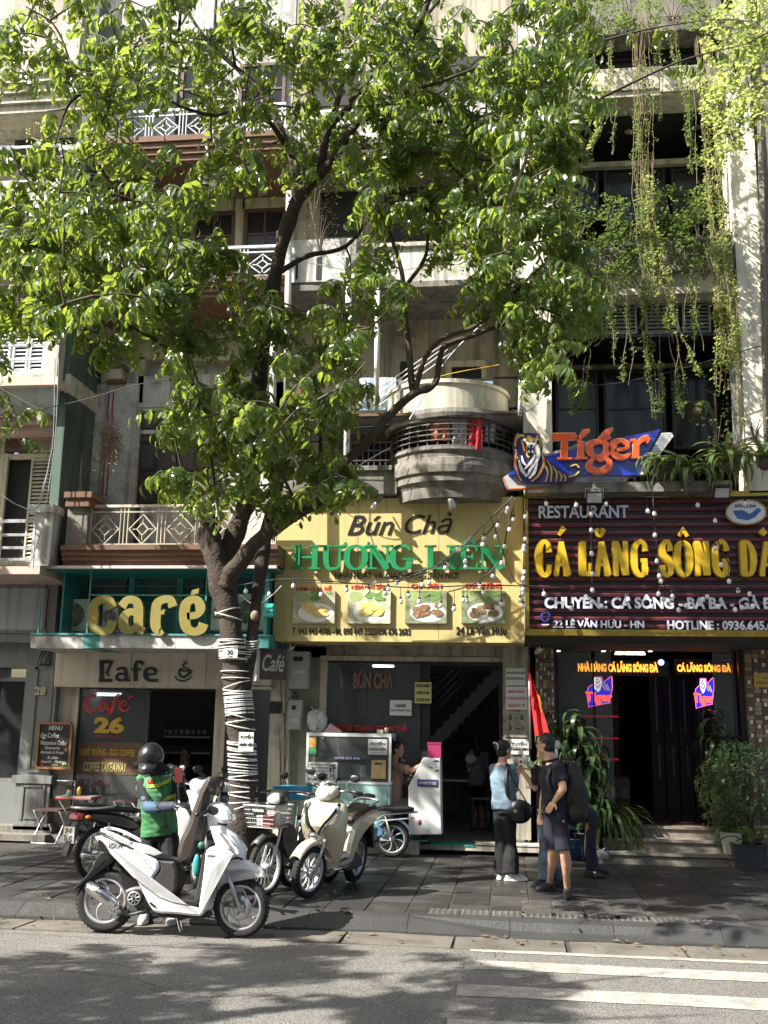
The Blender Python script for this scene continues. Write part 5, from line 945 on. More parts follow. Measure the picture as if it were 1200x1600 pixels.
# ------------------------------------------------------------------ tiger sign
YT = 13.95
tg = thing('beer_sign', 'blue sign with orange Tiger lettering and a roaring tiger emblem above the restaurant board', 'sign', tuple(P(900, 765, YT+.2))); ft = lambda u, v: (780+u/4.2857, 640+v/4.2857)
m_tb = mat('sign_blue', (.015, .035, .36), .3, .08, 3, coat=.4); m_si = mat('perforated_silver', (.42, .43, .45), .4, .1, 200, metal=.3); m_or2 = mat('sign_orange', (.62, .085, .012), .35, .05, 3, coat=.3); m_ob = mat('pale_orange', (.72, .38, .2), .4); m_nv = mat('tiger_navy', (.02, .018, .09), .4, .05); m_tg = mat('tiger_gold', (.50, .33, .07), .4, .2, 8); m_to = mat('tiger_brown', (.42, .19, .05), .4, .2, 8); m_tw = mat('tiger_white', (.62, .62, .62), .4, .05)
obj('silver_board', ppoly(MB(), [(25, 455), (60, 432), (300, 300), (590, 212), (700, 230), (930, 436), (870, 452), (832, 506), (60, 530), (45, 510)], YT+.10, .12, ft), m_si, tg)
obj('orange_edge', pst(MB(), [[(870, 452), (832, 506), (60, 530), (25, 455)]], YT+.09, .02, 1.3, ft), m_or2, tg)
obj('blue_board', ppoly(MB(), [(290, 318), (640, 226), (1080, 130), (928, 440), (62, 436), (60, 425)], YT+.02, .08, ft), m_tb, tg)
dp = obj('dotted_panel', ppoly(MB(), [(1088, 156), (1158, 152), (1166, 178), (976, 435), (928, 433)], YT+.03, .10, ft), mat('panel_white', (.6, .6, .6), .4), tg)
b = MB()
for i in range(9):
    for j in range(22):
        t = j/22; u_ = 1092+(938-1092)*t+i*(9.0+(-4)*t)*.9; v_ = 165+ (425-165)*t; p = P(*ft(u_, v_), YT+.028); 
        if u_ < 1160-190*t: b.lathe([(.006, 0), (.0, -.002)], tuple(p), 6, 'y')
obj('dots', b, m_steel, dp, kind='stuff')
TL = {'T': [[(358, 180, 1.3), (512, 176, 1.2)], [(362, 170, .7), (358, 208, .4)], [(508, 165, .6), (514, 198, .4)], [(440, 175, 1.2), (434, 322, 1.3)], [(390, 326, .35), (488, 326, .35)]],
 'i': [[(548, 210, 1.1), (546, 322, 1.25)], [(505, 325, .35), (592, 323, .35)], [(520, 208, .4), (550, 206, .5)], [(536, 188, .5), (572, 152, 1.2), (606, 134, .5)]],
 'g': [['s', (665, 212, .9), (612, 230, 1.3), (606, 280, 1.3), (650, 318, .9), (712, 300, 1.3), (722, 250, 1.3), (700, 220, .9), (665, 212, .8)], [(660, 205, .5), (715, 160, 1.2), (762, 122, .5)], [(690, 215, .5), (745, 178, .8)], ['s', (640, 318, .6), (612, 350, .9), (604, 385, 1.3), (655, 412, 1.1), (720, 395, 1.3), (738, 355, 1.1), (712, 325, .8), (680, 332, .9), (640, 318, .5)]],
 'e': [['s', (775, 272, .6), (852, 258, .6), (852, 225, 1), (812, 206, .8), (770, 225, 1.3), (760, 270, 1.5), (790, 312, 1.2), (840, 318, .9), (878, 292, .5)]], 'r': [[(918, 205, 1.2), (914, 315, 1.3)], [(884, 320, .35), (962, 318, .35)], [(878, 206, .4), (918, 200, .5)], ['s', (920, 245, .7), (945, 210, .9), (978, 192, 1.1), (1000, 192, 1.2)], [(1002, 186, .8), (990, 225, .4)]]}
for ch, S in TL.items():
    L_ = obj('sign_letter', pst(MB(), S, YT-.045, .06, 33/4.2857*1.2, ft), m_ob, tg, label='orange letter '+ch); obj('letter_face', pst(MB(), S, YT-.065, .02, 33/4.2857, ft), m_or2, L_)
em = obj('tiger_emblem', ppoly(MB(), [(88, 230), (95, 205), (105, 190), (100, 165), (125, 152), (150, 158), (205, 155), (250, 158), (270, 165), (272, 185), (290, 220), (292, 255), (282, 285), (320, 330), (400, 395), (455, 438), (520, 432), (545, 390), (525, 362), (495, 362), (480, 385), (462, 390), (470, 365), (500, 352), (535, 362), (550, 395), (535, 440), (490, 475), (455, 488), (160, 494), (120, 460), (92, 380), (98, 300)], YT-.03, .05, ft), m_nv, tg, label='roaring tiger emblem in gold, white and navy')
b = MB(); pst(b, [['s', (110, 215, 1), (135, 175, 1.2), (170, 175, 1)], ['s', (250, 175, .8), (268, 205, 1), (275, 250, .8)], [(108, 265, 1), (125, 330, .4)], ['s', (320, 335, .4), (350, 400, 1), (345, 485, .6)], ['s', (358, 375, .4), (385, 425, 1), (380, 482, .6)], ['s', (395, 410, .4), (418, 445, 1), (410, 480, .6)], ['s', (430, 432, .4), (445, 455, 1), (440, 480, .6)], ['s', (290, 345, .4), (325, 420, 1), (310, 485, .5)], ['s', (465, 450, 1), (505, 440, 1), (535, 415, 1)], ['s', (535, 390, .9), (515, 368, .9), (480, 378, .9)]], YT-.034, .004, 2.6, ft, 1); obj('gold_stripe', b, m_tg, em)
b = MB(); pst(b, [['s', (125, 160, .6), (112, 200, 1), (108, 250, .6)], ['s', (112, 290, .5), (108, 360, 1.1), (128, 440, .7), (150, 478, .5)], ['s', (285, 300, .6), (300, 360, 1), (262, 440, 1.2), (215, 482, .7)], ['s', (150, 205, .8), (160, 240, .8), (170, 280, .6)], ['s', (262, 190, 1), (280, 230, .8), (270, 275, .5)]], YT-.036, .004, 3.6, ft, 14); obj('brown_stripe', b, m_to, em)
b = MB(); pst(b, [['s', (190, 175, .8), (212, 200, 2.6), (215, 215, 2)], ['s', (165, 190, .8), (180, 200, 1.2), (188, 190, .6)], ['s', (232, 190, .8), (245, 200, 1.2), (255, 188, .6)], ['s', (176, 218, 1.2), (190, 230, 1), (185, 300, .8), (200, 320, 1.2)], ['s', (236, 222, 1.2), (240, 270, 1), (232, 305, 1)]], YT-.0395, .004, 3, ft, 20); obj('face_gold', b, m_tg, em)
b = MB(); pst(b, [['s', (185, 215, .7), (200, 232, 1.3), (215, 225, .8), (232, 232, 1.3), (248, 215, .7)], ['s', (255, 235, .9), (262, 300, 1.8), (248, 350, 1.2), (210, 400, 1.3), (190, 440, .7)], ['s', (240, 305, .8), (215, 350, 1.4), (170, 400, .6)], ['s', (130, 340, .6), (150, 400, 1.4), (185, 450, 1)], ['s', (255, 360, .6), (235, 420, 1.4), (200, 462, .9)], ['s', (150, 310, .6), (160, 350, 1.1), (180, 375, .6)], [(195, 288, .6), (200, 276, .9)], [(225, 288, .6), (222, 276, .9)], ['s', (160, 200, .5), (172, 208, .9), (184, 204, .4)], ['s', (236, 204, .4), (248, 206, .9), (258, 198, .4)]], YT-.043, .004, 3.4, ft, 28); obj('white_fur', b, m_tw, em)
obj('mouth', ppoly(MB(), [(190, 240), (235, 240), (240, 275), (228, 296), (200, 298), (186, 275)], YT-.055, .01, ft), m_nv, em); b = MB(); pst(b, [[(200, 244, 1), (202, 258, .2)], [(227, 244, 1), (225, 258, .2)], [(202, 292, 1), (206, 280, .2)], [(224, 292, 1), (221, 280, .2)]], YT-.06, .004, 1.4, ft); obj('fang', b, m_tw, em)
obj('small_print', text_px('VUI LÒNG UỐNG CÓ TRÁCH NHIỆM', 918, 748, 974, 751.5, YT+.092, depth=.006, bold=.0), m_blk, tg)
obj('bracket', MB().tube([P(992, 745, YT+.3), P(992, 768, YT+.35)], .02, 6).tube([P(822, 758, YT+.3), P(822, 770, YT+.35)], .02, 6), m_steel, tg)
def flood(lab, u, v, Y, r=0):
    t = thing('floodlight', lab, 'floodlight', tuple(P(u, v, Y)), group='floodlights above the signboards'); x0, z0, x1, z1 = rect(u-13, v-9, u+13, v+9, Y); Tm = M.Translation(V(((x0+x1)/2, Y, (z0+z1)/2))) @ M.Rotation(r, 4, 'X'); w_, h_ = (x1-x0)/2, (z1-z0)/2
    obj('housing', MB().box(-w_, 0, -h_, w_, .06, h_, Tm), m_black, t); obj('lens', MB().box(-w_*.85, -.006, -h_*.8, w_*.85, -.001, h_*.8, Tm), mat('lens_grey', (.35, .36, .36), .25, .3, 90), t); obj('bracket', MB().tube([Tm @ V((-w_-.01, .03, 0)), Tm @ V((-w_-.01, .03, h_+.05)), Tm @ V((w_+.01, .03, h_+.05)), Tm @ V((w_+.01, .03, 0))], .008, 5).tube([Tm @ V((0, .03, h_+.05)), Tm @ V((0, .3, h_+.08))], .01, 5), m_steel, t)
flood('black floodlight under the middle of the tiger sign', 929, 778, 13.95, .3); flood('grey floodlight among the leaves by the oval logo', 1128, 770, 13.95, .5)
t = thing('floodlight', 'round floodlight pointing down over the yellow signboard', 'floodlight', tuple(P(706, 786, 14.2)), group='floodlights above the signboards'); q = P(706, 786, 14.2); Tm = M.Translation(q) @ M.Rotation(.5, 4, 'X') @ M.Rotation(-.3, 4, 'Y'); obj('housing', MB().lathe([(0, .09), (.05, .08), (.06, 0), (.075, -.07), (.07, -.075), (0, -.06)], (0, 0, 0), 16, T=Tm), m_steel, t); obj('arm', MB().tube([q+V((0, 0, .08)), P(700, 772, 14.5)], .012, 6), m_steel, t)
for lab, u_, v_, Y in (('small white camera under the left end of the restaurant sign', 842, 1016, 14.9), ('small white security camera at the top of the yellow signboard', 586, 789, 14.3), ('small white camera over the meter boxes', 455, 1012, 14.9)):
    q = P(u_, v_, Y); t = thing('security_camera', lab, 'camera', tuple(q)); Tm = M.Translation(q) @ M.Rotation(.5, 4, 'Z') @ M.Rotation(-.35, 4, 'X'); obj('body', MB().lathe([(0, -.09), (.035, -.09), (.035, .08), (0, .08)], (0, 0, 0), 12, 'y', T=Tm), m_wpipe, t); obj('mount', MB().tube([q, q+V((.02, .12, .1))], .012, 6), m_steel, t); obj('lens', MB().lathe([(0, -.001), (.022, 0), (.022, .004)], (0, -.096, 0), 12, 'y', T=Tm), m_blk, t)
pq = thing('plaque', 'small yellow plaque on the right mosaic pillar', 'plaque', tuple(P(1192, 1075, YF-.07))); bp('plate', pq, mat('yellow_plaque', (.45, .34, .06), .5), (1178, 1052, 1240, 1074, YF-.09, .012)); obj('lettering', join(text_px('CÔNG TY', 1192, 1057, 1210, 1061, YF-.096, depth=.004), text_px('NHÀ HÀNG CÁ LĂNG', 1182, 1064, 1226, 1069, YF-.096, depth=.004)), m_redl, pq)
# ------------------------------------------------------------------ festoon bulbs
m_bulb = mat('frosted_bulb', (.72, .72, .70), .25, .03, coat=.3); m_wire = mat('black_wire', (.012, .012, .012), .6)
bm = MB(); bm.lathe([(.0, -.105), (.018, -.102), (.029, -.085), (.031, -.068), (.023, -.045), (.017, -.035), (0, -.035)], n=12); BM = mesh_of('globe', bm); BM.materials.append(m_bulb); BM.polygons.foreach_set('use_smooth', [True]*len(BM.polygons))
sm = MB(); sm.lathe([(0, 0), (.014, 0), (.018, -.01), (.018, -.045), (.0, -.045)], n=10).tube([(0, 0, 0), (0, 0, .03)], .004, 4); SM = mesh_of('socket', sm); SM.materials.append(m_wire)
lines = [('lowest string of white bulbs sagging along the bottom of the dish photos', [(330, 924), (440, 905), (560, 912), (640, 918), (740, 915), (830, 916), (960, 925), (1080, 922), (1240, 915)], 14.0, 24),
 ('string of bulbs climbing from the middle dish photos to the yellow board corner', [(560, 912), (630, 905), (700, 872), (760, 835), (800, 775)], 14.1, 9), ('shorter second string of bulbs rising beside it to the yellow board corner', [(600, 903), (690, 880), (760, 815), (802, 776)], 14.05, 7),
 ('string of bulbs hanging steeply down the right side of the yellow board', [(806, 776), (792, 830), (778, 880), (740, 912), (700, 925)], 14.12, 8), ('string of bulbs hanging straight down beside the gold frame', [(820, 788), (819, 840), (818, 890), (817, 945)], 14.0, 9),
 ('string of bulbs hanging down the restaurant sign under the floodlight', [(922, 780), (923, 830), (925, 880), (925, 930)], 14.0, 6), ('string of bulbs hanging down the middle of the restaurant sign', [(1020, 775), (1026, 850), (1032, 900), (1050, 935)], 14.0, 7), ('string of bulbs slanting down the restaurant sign towards the right', [(1115, 790), (1120, 840), (1145, 890), (1180, 925)], 14.0, 6),
 ('row of bulbs along the top of the restaurant sign', [(830, 775), (900, 778), (975, 776), (1090, 778), (1200, 775)], 14.0, 6), ('loose bulb cluster in the middle of the right signboard', [(1020, 915), (1060, 922), (1110, 925), (1160, 920), (1220, 905)], 13.95, 8)]
for lab, pts, Y, n in lines:
    pp = spline([P(u_, v_, Y) for u_, v_ in pts], 6); t = thing('string_light', lab, 'string light', tuple(pp[0]), group='strings of white bulbs over the signboards'); obj('cable', MB().tube(pp, .009, 5), m_wire, t)
    r_ = random.Random(len(lab))
    for i in range(n):
        f_ = (i+.5)/n*(len(pp)-1); k = min(int(f_), len(pp)-2); q = pp[k].lerp(pp[k+1], f_-k)+V((0, 0, -.03)); dz = r_.choice((0, 0, .1, .16)); 
        s_ = piece('socket', SM, t, q-V((0, 0, dz)), (0, r_.uniform(-.15, .15), 0)); g_ = bpy.data.objects.new('globe', BM); COL.objects.link(g_); g_.parent = s_
        if dz: w_ = MB(); w_.tube([q+V((0, 0, .03)), q-V((0, 0, dz))], .004, 4); obj('drop_wire', w_, m_wire, t)
# cables and wires
wires = [('slack black cable in front of the side balcony', [(440, 690), (520, 740), (610, 700)], 14.0), ('black cable bundle crossing under the curved parapet', [(430, 655), (560, 668), (690, 650), (815, 645)], 13.95), ('thin black cable across the restaurant pillars', [(800, 560), (900, 600), (1010, 590), (1190, 540)], 13.9), ('thin black cable high across the grey parapet', [(430, 400), (600, 425), (810, 380)], 13.9), ('looped cable hanging from the left white pipe', [(430, 520), (470, 600), (455, 700), (500, 770)], 13.9), ('thin black cable crossing the yellow board from the tree', [(428, 905), (530, 912), (640, 905), (700, 870), (800, 778)], 13.9), ('black cable sagging from the balcony to the restaurant sign', [(720, 700), (760, 790), (800, 900), (824, 915)], 14.0), ('bundle wire running down beside the meter boxes', [(446, 1000), (447, 1080), (444, 1180), (448, 1260)], 14.9), ('second wire running down beside the meter boxes', [(440, 1000), (439, 1080), (447, 1160), (441, 1250)], 14.85), ('third wire looping beside the meter boxes', [(452, 1076), (466, 1088), (452, 1092), (444, 1120)], 14.8), ('grey cable bundle down the left building corner', [(86, 560), (82, 700), (60, 790), (52, 888)], 13.8), ('second grey cable down the left building corner', [(92, 560), (86, 690), (70, 800), (58, 850), (44, 888)], 13.8), ('pale cable on the left balcony', [(0, 772), (30, 790), (60, 790), (82, 700)], 13.7), ('long cable from the white pipe to the restaurant pillar', [(806, 650), (840, 630), (870, 560), (905, 470)], 13.9), ('pale wire from the balcony hood up to the tree', [(640, 655), (700, 560), (760, 500)], 13.6), ('yellow cable along the balcony wall', [(640, 605), (700, 585), (780, 570)], 14.2), ('orange conduit beside the cafe pier', [(437, 1140), (438, 1200), (438, 1260)], 15.2), ('pale wire from the turquoise box to the tree trunk', [(440, 915), (425, 930), (400, 945), (375, 930)], 13.8), ('thin wire across the upper left facade', [(60, 640), (130, 625), (220, 600), (300, 590)], 13.5)]
for lab, pts, Y in wires: pp = spline([P(u_, v_, Y+.05*(i % 2)) for i, (u_, v_) in enumerate(pts)], 6); obj('cable', MB().tube([q-pp[0] for q in pp], .007 if 'pale' not in lab else .009, 5), m_pipe if 'grey' in lab or 'pale' in lab else m_yel if lab[0] == 'y' else m_brown if 'orange' in lab else m_wire, None, label=lab, cat='cable').location = pp[0]
jb = thing('junction_box', 'bright turquoise junction box at the left edge of the yellow signboard', 'box', tuple(P(420, 965, 14.3))); bp('casing', jb, mat('turquoise_box', (.05, .42, .38), .4, .1), (412, 943, 427, 964, 14.2, .1)); bp('lid', jb, mat('turquoise_box', (.05, .42, .38)), (413, 945, 426, 962, 14.185, .012)); obj('lettering', text_px('PC HANOI', 415, 955, 425, 957.5, 14.18, depth=.004), m_navy, jb)
# ================================================================== vegetation
m_bark = mat('bark', (.038, .028, .021), .95, .35, 5, bump=.9, bscale=28, stain=(.075, .06, .047), sscale=3.5, sthr=.55, fine=.25)
m_twig = mat('twig_bark', (.075, .058, .042), .9, .3, 8)
m_leaf = leafmat('tree_leaf', (.022, .045, .015), (.052, .088, .02), .30, .42, (.42, .55, .07))
m_leafd = leafmat('tree_leaf_dull', (.028, .055, .018), (.06, .095, .026), .42, .35, (.30, .42, .07))
def leaflet(L=.15, W=.058, fold=.35, droop=.5):
    """one leaflet along +x from the origin, folded at the midrib: 8 vertices"""
    pr = [(0, 0), (.28, .86), (.62, 1.0), (1.0, 0)]; vs = []
    for t, w_ in pr:
        x = L*t*cos(droop*t*.6); z = -L*t*sin(droop*t*.7)
        vs.append((x, 0, z))
        if 0 < t < 1: vs.append((x, W/2*w_, z+fold*W/2*w_)); vs.append((x, -W/2*w_, z+fold*W/2*w_))
    # 0 base, 1 mid, 2 l,3 r ; 4 mid 5 l 6 r ; 7 tip
    return vs, [(0, 1, 2), (0, 3, 1), (1, 4, 5, 2), (1, 3, 6, 4), (4, 7, 5), (4, 6, 7)]
def place(vs, Mx): return [tuple(Mx @ V(p)) for p in vs]
def compound(seed, n=4, L=.44, ll=.155, lw=.062):
    r_ = random.Random(seed); b = MB(); pts = []; a = r_.uniform(-.1, .2); x = z_ = 0
    for i in range(n+2): pts.append(V((x, r_.uniform(-.008, .008), z_))); x += L/(n+1)*cos(a); z_ -= L/(n+1)*sin(a); a += r_.uniform(.12, .24)
    b.tube(pts, [.005-.0006*i for i in range(len(pts))], 3, cap=False)
    for i in range(1, n+2):
        t = i/(n+1); s_ = .8+.35*sin(pi*min(1, t+.15)); d = (pts[i]-pts[i-1]).normalized(); pa = math.atan2(-d.z, d.x)
        sides = (1, -1) if i <= n else (0,)
        for sd_ in sides:
            vs, fs = leaflet(ll*s_*r_.uniform(.85, 1.12), lw*s_*r_.uniform(.85, 1.1), r_.uniform(.15, .5), r_.uniform(.3, 1.1))
            yaw = sd_*r_.uniform(.85, 1.25); Mx = M.Translation(pts[i]) @ M.Rotation(pa, 4, 'Y') @ M.Rotation(yaw, 4, 'Z') @ M.Rotation(r_.uniform(.15, .75), 4, 'Y') @ M.Rotation(r_.uniform(-.4, .4), 4, 'X')
            b.add(place(vs, Mx), fs)
    return b
CL = [compound(100+i, n=rnd.choice((3, 4, 4, 5)), L=rnd.uniform(.36, .5)) for i in range(10)]
CM = []
for q in CL: me = mesh_of('leaf', q); me.materials.append(m_leaf); CM.append(me)
def leaf_matrix(p, d, r_, s_=1.0):
    """leaf stalk leaves p towards d (mostly horizontal)"""
    az = math.atan2(d.y, d.x)+r_.uniform(-.5, .5); el = r_.uniform(-.15, .85)
    return M.Translation(p) @ M.Rotation(az, 4, 'Z') @ M.Rotation(el, 4, 'Y') @ M.Rotation(r_.uniform(-.6, .6), 4, 'X') @ M.Scale(s_*r_.uniform(.78, 1.18), 4)
def grow(T, skeleton, clusters, nparts, seed, mleaf, leaves_per=(4, 7), size=1.0, maxpart=300):
    """twigs from attractors to the nearest wood, nearest first, then leaves on them"""
    r_ = random.Random(seed); nodes = [V(p) for p in skeleton]; tw = MB(); out = []
    import bisect
    rem = [(min((c-n_).length for n_ in nodes), c) for c in clusters]; rem.sort(key=lambda t: t[0])
    for _, c in rem:
        q = min(nodes, key=lambda n_: (c-n_).length_squared+ (0.3 if n_.z > c.z+.3 else 0)); L = (c-q).length
        if L > 2.6: continue
        mid = q.lerp(c, .5)+V((r_.uniform(-.12, .12), r_.uniform(-.12, .12), r_.uniform(-.02, .14)))*min(1, L)
        pts = spline([q, mid, c], 4); n = len(pts); r0 = min(.022, .006+.008*L); tw.tube(pts, [r0*(1-i/n)+.0035 for i in range(n)], 4, cap=False); nodes += [pts[n//2], c]
        d0 = (c-mid).normalized()
        for k in range(r_.randint(*leaves_per)):
            t = r_.uniform(.45, 1.0); p = pts[int(t*(n-1))]; a = r_.uniform(0, 2*pi); d = V((cos(a), sin(a), 0))+d0*.8; out.append(leaf_matrix(p, d, r_, size))
    obj('twig', tw, m_twig, T, kind='stuff')
    # nearest to the camera first as single leaves
    off = ORG[T.name]; eye = V((0, 0, CH)); order = sorted(range(len(out)), key=lambda i: (out[i].translation-eye).length); pick = set()
    if nparts:
        cand = [i for i in order if inview(out[i].translation)][:maxpart*3]; r_.shuffle(cand); pick = set(cand[:nparts])
    for i in pick:
        o = bpy.data.objects.new('leaf', r_.choice(CM)); COL.objects.link(o); o.parent = T; Mx = out[i].copy(); Mx.translation = Mx.translation-off; o.matrix_local = Mx
    return [m_ for i, m_ in enumerate(out) if i not in pick]
def inview(p):
    d = p-V((0, 0, CH)); z_ = d.dot(CF)
    if z_ <= .5: return False
    return abs(d.dot(CR)/z_) < .37 and abs(d.dot(CU)/z_) < .49
def crown(T, mats_, seed, m, name='crown'):
    import numpy as np
    r_ = random.Random(seed); arr = [np.array(q.v) for q in CL]; V_, F_ = [], []; o = 0
    for Mx in mats_:
        k = r_.randrange(len(CL)); A_ = np.array(Mx); p = arr[k] @ A_[:3, :3].T+A_[:3, 3]; V_.append(p); F_ += [tuple(i+o for i in f) for f in CL[k].f]; o += len(p)
    vs = np.concatenate(V_)-np.array(ORG[T.name]); me = bpy.data.meshes.new(name); me.from_pydata(vs.tolist(), [], F_); me.materials.append(m)
    ob = bpy.data.objects.new(name, me); COL.objects.link(ob); ob.parent = T; ob['kind'] = 'stuff'; ORG[ob.name] = ORG[T.name]; return ob
def limb(T, name, pts, m=None, kr=.0):
    """pts (u, v, Y, radius)"""
    P3 = [P(a, b_, c) for a, b_, c, _ in pts]; sp = spline(P3, 5); rr_ = []; 
    for i in range(len(pts)-1): rr_ += [pts[i][3]+(pts[i+1][3]-pts[i][3])*k/5 for k in range(5)]
    rr_.append(pts[-1][3]); r_ = random.Random(int(pts[0][0])); b = MB(); b.tube(sp, [q*(1+r_.uniform(-.05, .07)) for q in rr_], 14); 
    b.v = [tuple(V(p)+V((NZ.noise(V(p)*5), NZ.noise(V(p)*5+V((7, 1, 2))), 0))*.035*min(1, rr_[0]*6)) for p in b.v]
    return obj(name, b, m or m_bark, T), sp
TB = P(374, 1388, 11.2); TB.z = 0
tree = thing('street_tree', 'big leaning street tree wrapped in white cord, standing on the pavement before the cafe', 'tree', tuple(TB)); YT0 = 11.2; sk = []
def lb_(nm, pts): o, s_ = limb(tree, nm, pts); sk.extend(s_ if nm != 'trunk' else []); return o, s_
trunk, tsp = lb_('trunk', [(372, 1400, 11.2, .22), (377, 1330, 11.2, .17), (380, 1230, 11.2, .145), (375, 1120, 11.2, .138), (365, 1030, 11.2, .132), (357, 960, 11.2, .13), (347, 910, 11.2, .145), (336, 870, 11.2, .13), (328, 838, 11.2, .118), (323, 822, 11.2, .095)])
lb_('branch', [(380, 1100, 11.25, .06), (390, 1030, 11.25, .068), (397, 970, 11.3, .064), (404, 915, 11.35, .068), (411, 865, 11.4, .08), (418, 820, 11.6, .07), (440, 740, 11.9, .05), (455, 660, 12.2, .035)])
lb_('branch', [(352, 915, 11.15, .12), (362, 895, 11.1, .095), (392, 858, 10.9, .088), (425, 828, 10.8, .085), (468, 800, 10.7, .075), (500, 780, 10.6, .062), (535, 728, 10.6, .055), (572, 690, 10.6, .05), (612, 645, 10.6, .045), (648, 614, 10.6, .042), (676, 604, 10.6, .038), (686, 570, 10.6, .034), (698, 540, 10.6, .03), (745, 522, 10.5, .025), (800, 500, 10.4, .02), (850, 470, 10.4, .015)])
lb_('branch', [(645, 615, 10.6, .04), (640, 560, 10.7, .038), (632, 490, 10.8, .034), (628, 430, 10.9, .028), (618, 390, 11, .022), (600, 340, 11, .016)])
lb_('branch', [(648, 612, 10.6, .03), (664, 560, 10.5, .028), (690, 530, 10.5, .026), (745, 508, 10.3, .024), (790, 470, 10.3, .018), (840, 420, 10.3, .014)])
lb_('branch', [(632, 450, 10.85, .025), (660, 410, 10.7, .022), (668, 380, 10.6, .018), (665, 320, 10.6, .012)])
mn, _ = lb_('branch', [(346, 892, 11.3, .13), (362, 845, 11.4, .115), (384, 790, 11.4, .108), (397, 720, 11.3, .104), (402, 640, 11.2, .10), (406, 570, 11.1, .097), (414, 505, 11.0, .092), (428, 440, 10.9, .087), (443, 375, 10.8, .082), (462, 318, 10.7, .078), (488, 284, 10.6, .066), (520, 250, 10.5, .055), (548, 205, 10.4, .045), (575, 165, 10.3, .036), (610, 110, 10.2, .028), (650, 50, 10.1, .02), (690, -10, 10, .014)])
for q in ([(470, 305, 10.7, .055), (460, 262, 10.9, .05), (440, 205, 11, .045), (415, 150, 11, .038), (368, 105, 11, .03), (330, 70, 10.9, .024), (300, 30, 10.8, .018), (270, -20, 10.8, .012)],
          [(500, 270, 10.6, .05), (515, 200, 10.3, .04), (560, 160, 10, .034), (610, 150, 9.8, .026), (680, 130, 9.6, .018), (760, 100, 9.5, .012)],
          [(500, 245, 10.9, .04), (530, 150, 11.2, .034), (545, 90, 11.3, .026), (575, 30, 11.4, .02), (580, -30, 11.5, .014)],
          [(455, 240, 11, .035), (420, 190, 10.7, .028), (380, 170, 10.4, .024), (330, 180, 10.1, .02), (270, 160, 9.9, .018), (235, 133, 9.8, .018), (170, 135, 9.6, .017), (118, 152, 9.5, .015), (98, 185, 9.4, .012), (86, 225, 9.3, .008)],
          [(398, 730, 11.3, .05), (350, 690, 10.9, .045), (310, 630, 10.6, .04), (290, 565, 10.4, .035), (262, 500, 10.2, .03), (238, 440, 10, .025), (215, 380, 9.9, .02), (170, 340, 9.8, .014)],
          [(290, 570, 10.4, .025), (240, 530, 10, .02), (180, 500, 9.8, .016), (110, 480, 9.6, .012), (40, 470, 9.5, .008)],
          [(406, 580, 11.1, .04), (370, 500, 11.3, .034), (330, 430, 11.5, .028), (290, 380, 11.6, .02), (260, 320, 11.7, .014)],
          [(430, 430, 10.9, .04), (480, 400, 11.2, .03), (540, 385, 11.4, .024), (590, 330, 11.6, .018), (660, 300, 11.7, .012)],
          [(520, 248, 10.5, .034), (600, 235, 10.2, .028), (690, 240, 10, .022), (780, 250, 9.9, .018), (860, 230, 9.8, .012)],
          [(560, 185, 10.3, .028), (660, 190, 10.8, .022), (760, 180, 11.2, .018), (840, 140, 11.5, .012)],
          [(780, 475, 10.3, .018), (840, 480, 10.2, .016), (890, 500, 10.1, .012)], [(690, 245, 10, .018), (760, 310, 10.2, .016), (820, 350, 10.3, .014), (880, 380, 10.3, .01)],
          [(480, 795, 10.6, .03), (500, 720, 10.9, .024), (498, 650, 11, .018), (490, 590, 11.1, .012)], [(330, 835, 11.2, .03), (335, 780, 11, .022), (330, 720, 10.9, .016), (322, 670, 10.8, .01)], [(470, 800, 10.6, .02), (450, 760, 10.3, .016), (430, 720, 10.2, .012)],
          [(118, 152, 9.5, .014), (110, 100, 9.4, .012), (85, 40, 9.3, .01), (40, 10, 9.2, .008)], [(368, 105, 11, .02), (360, 60, 10.6, .014), (350, 0, 10.4, .01)], [(238, 440, 10, .016), (150, 400, 9.7, .012), (80, 350, 9.5, .01)]):
    lb_('branch', q)
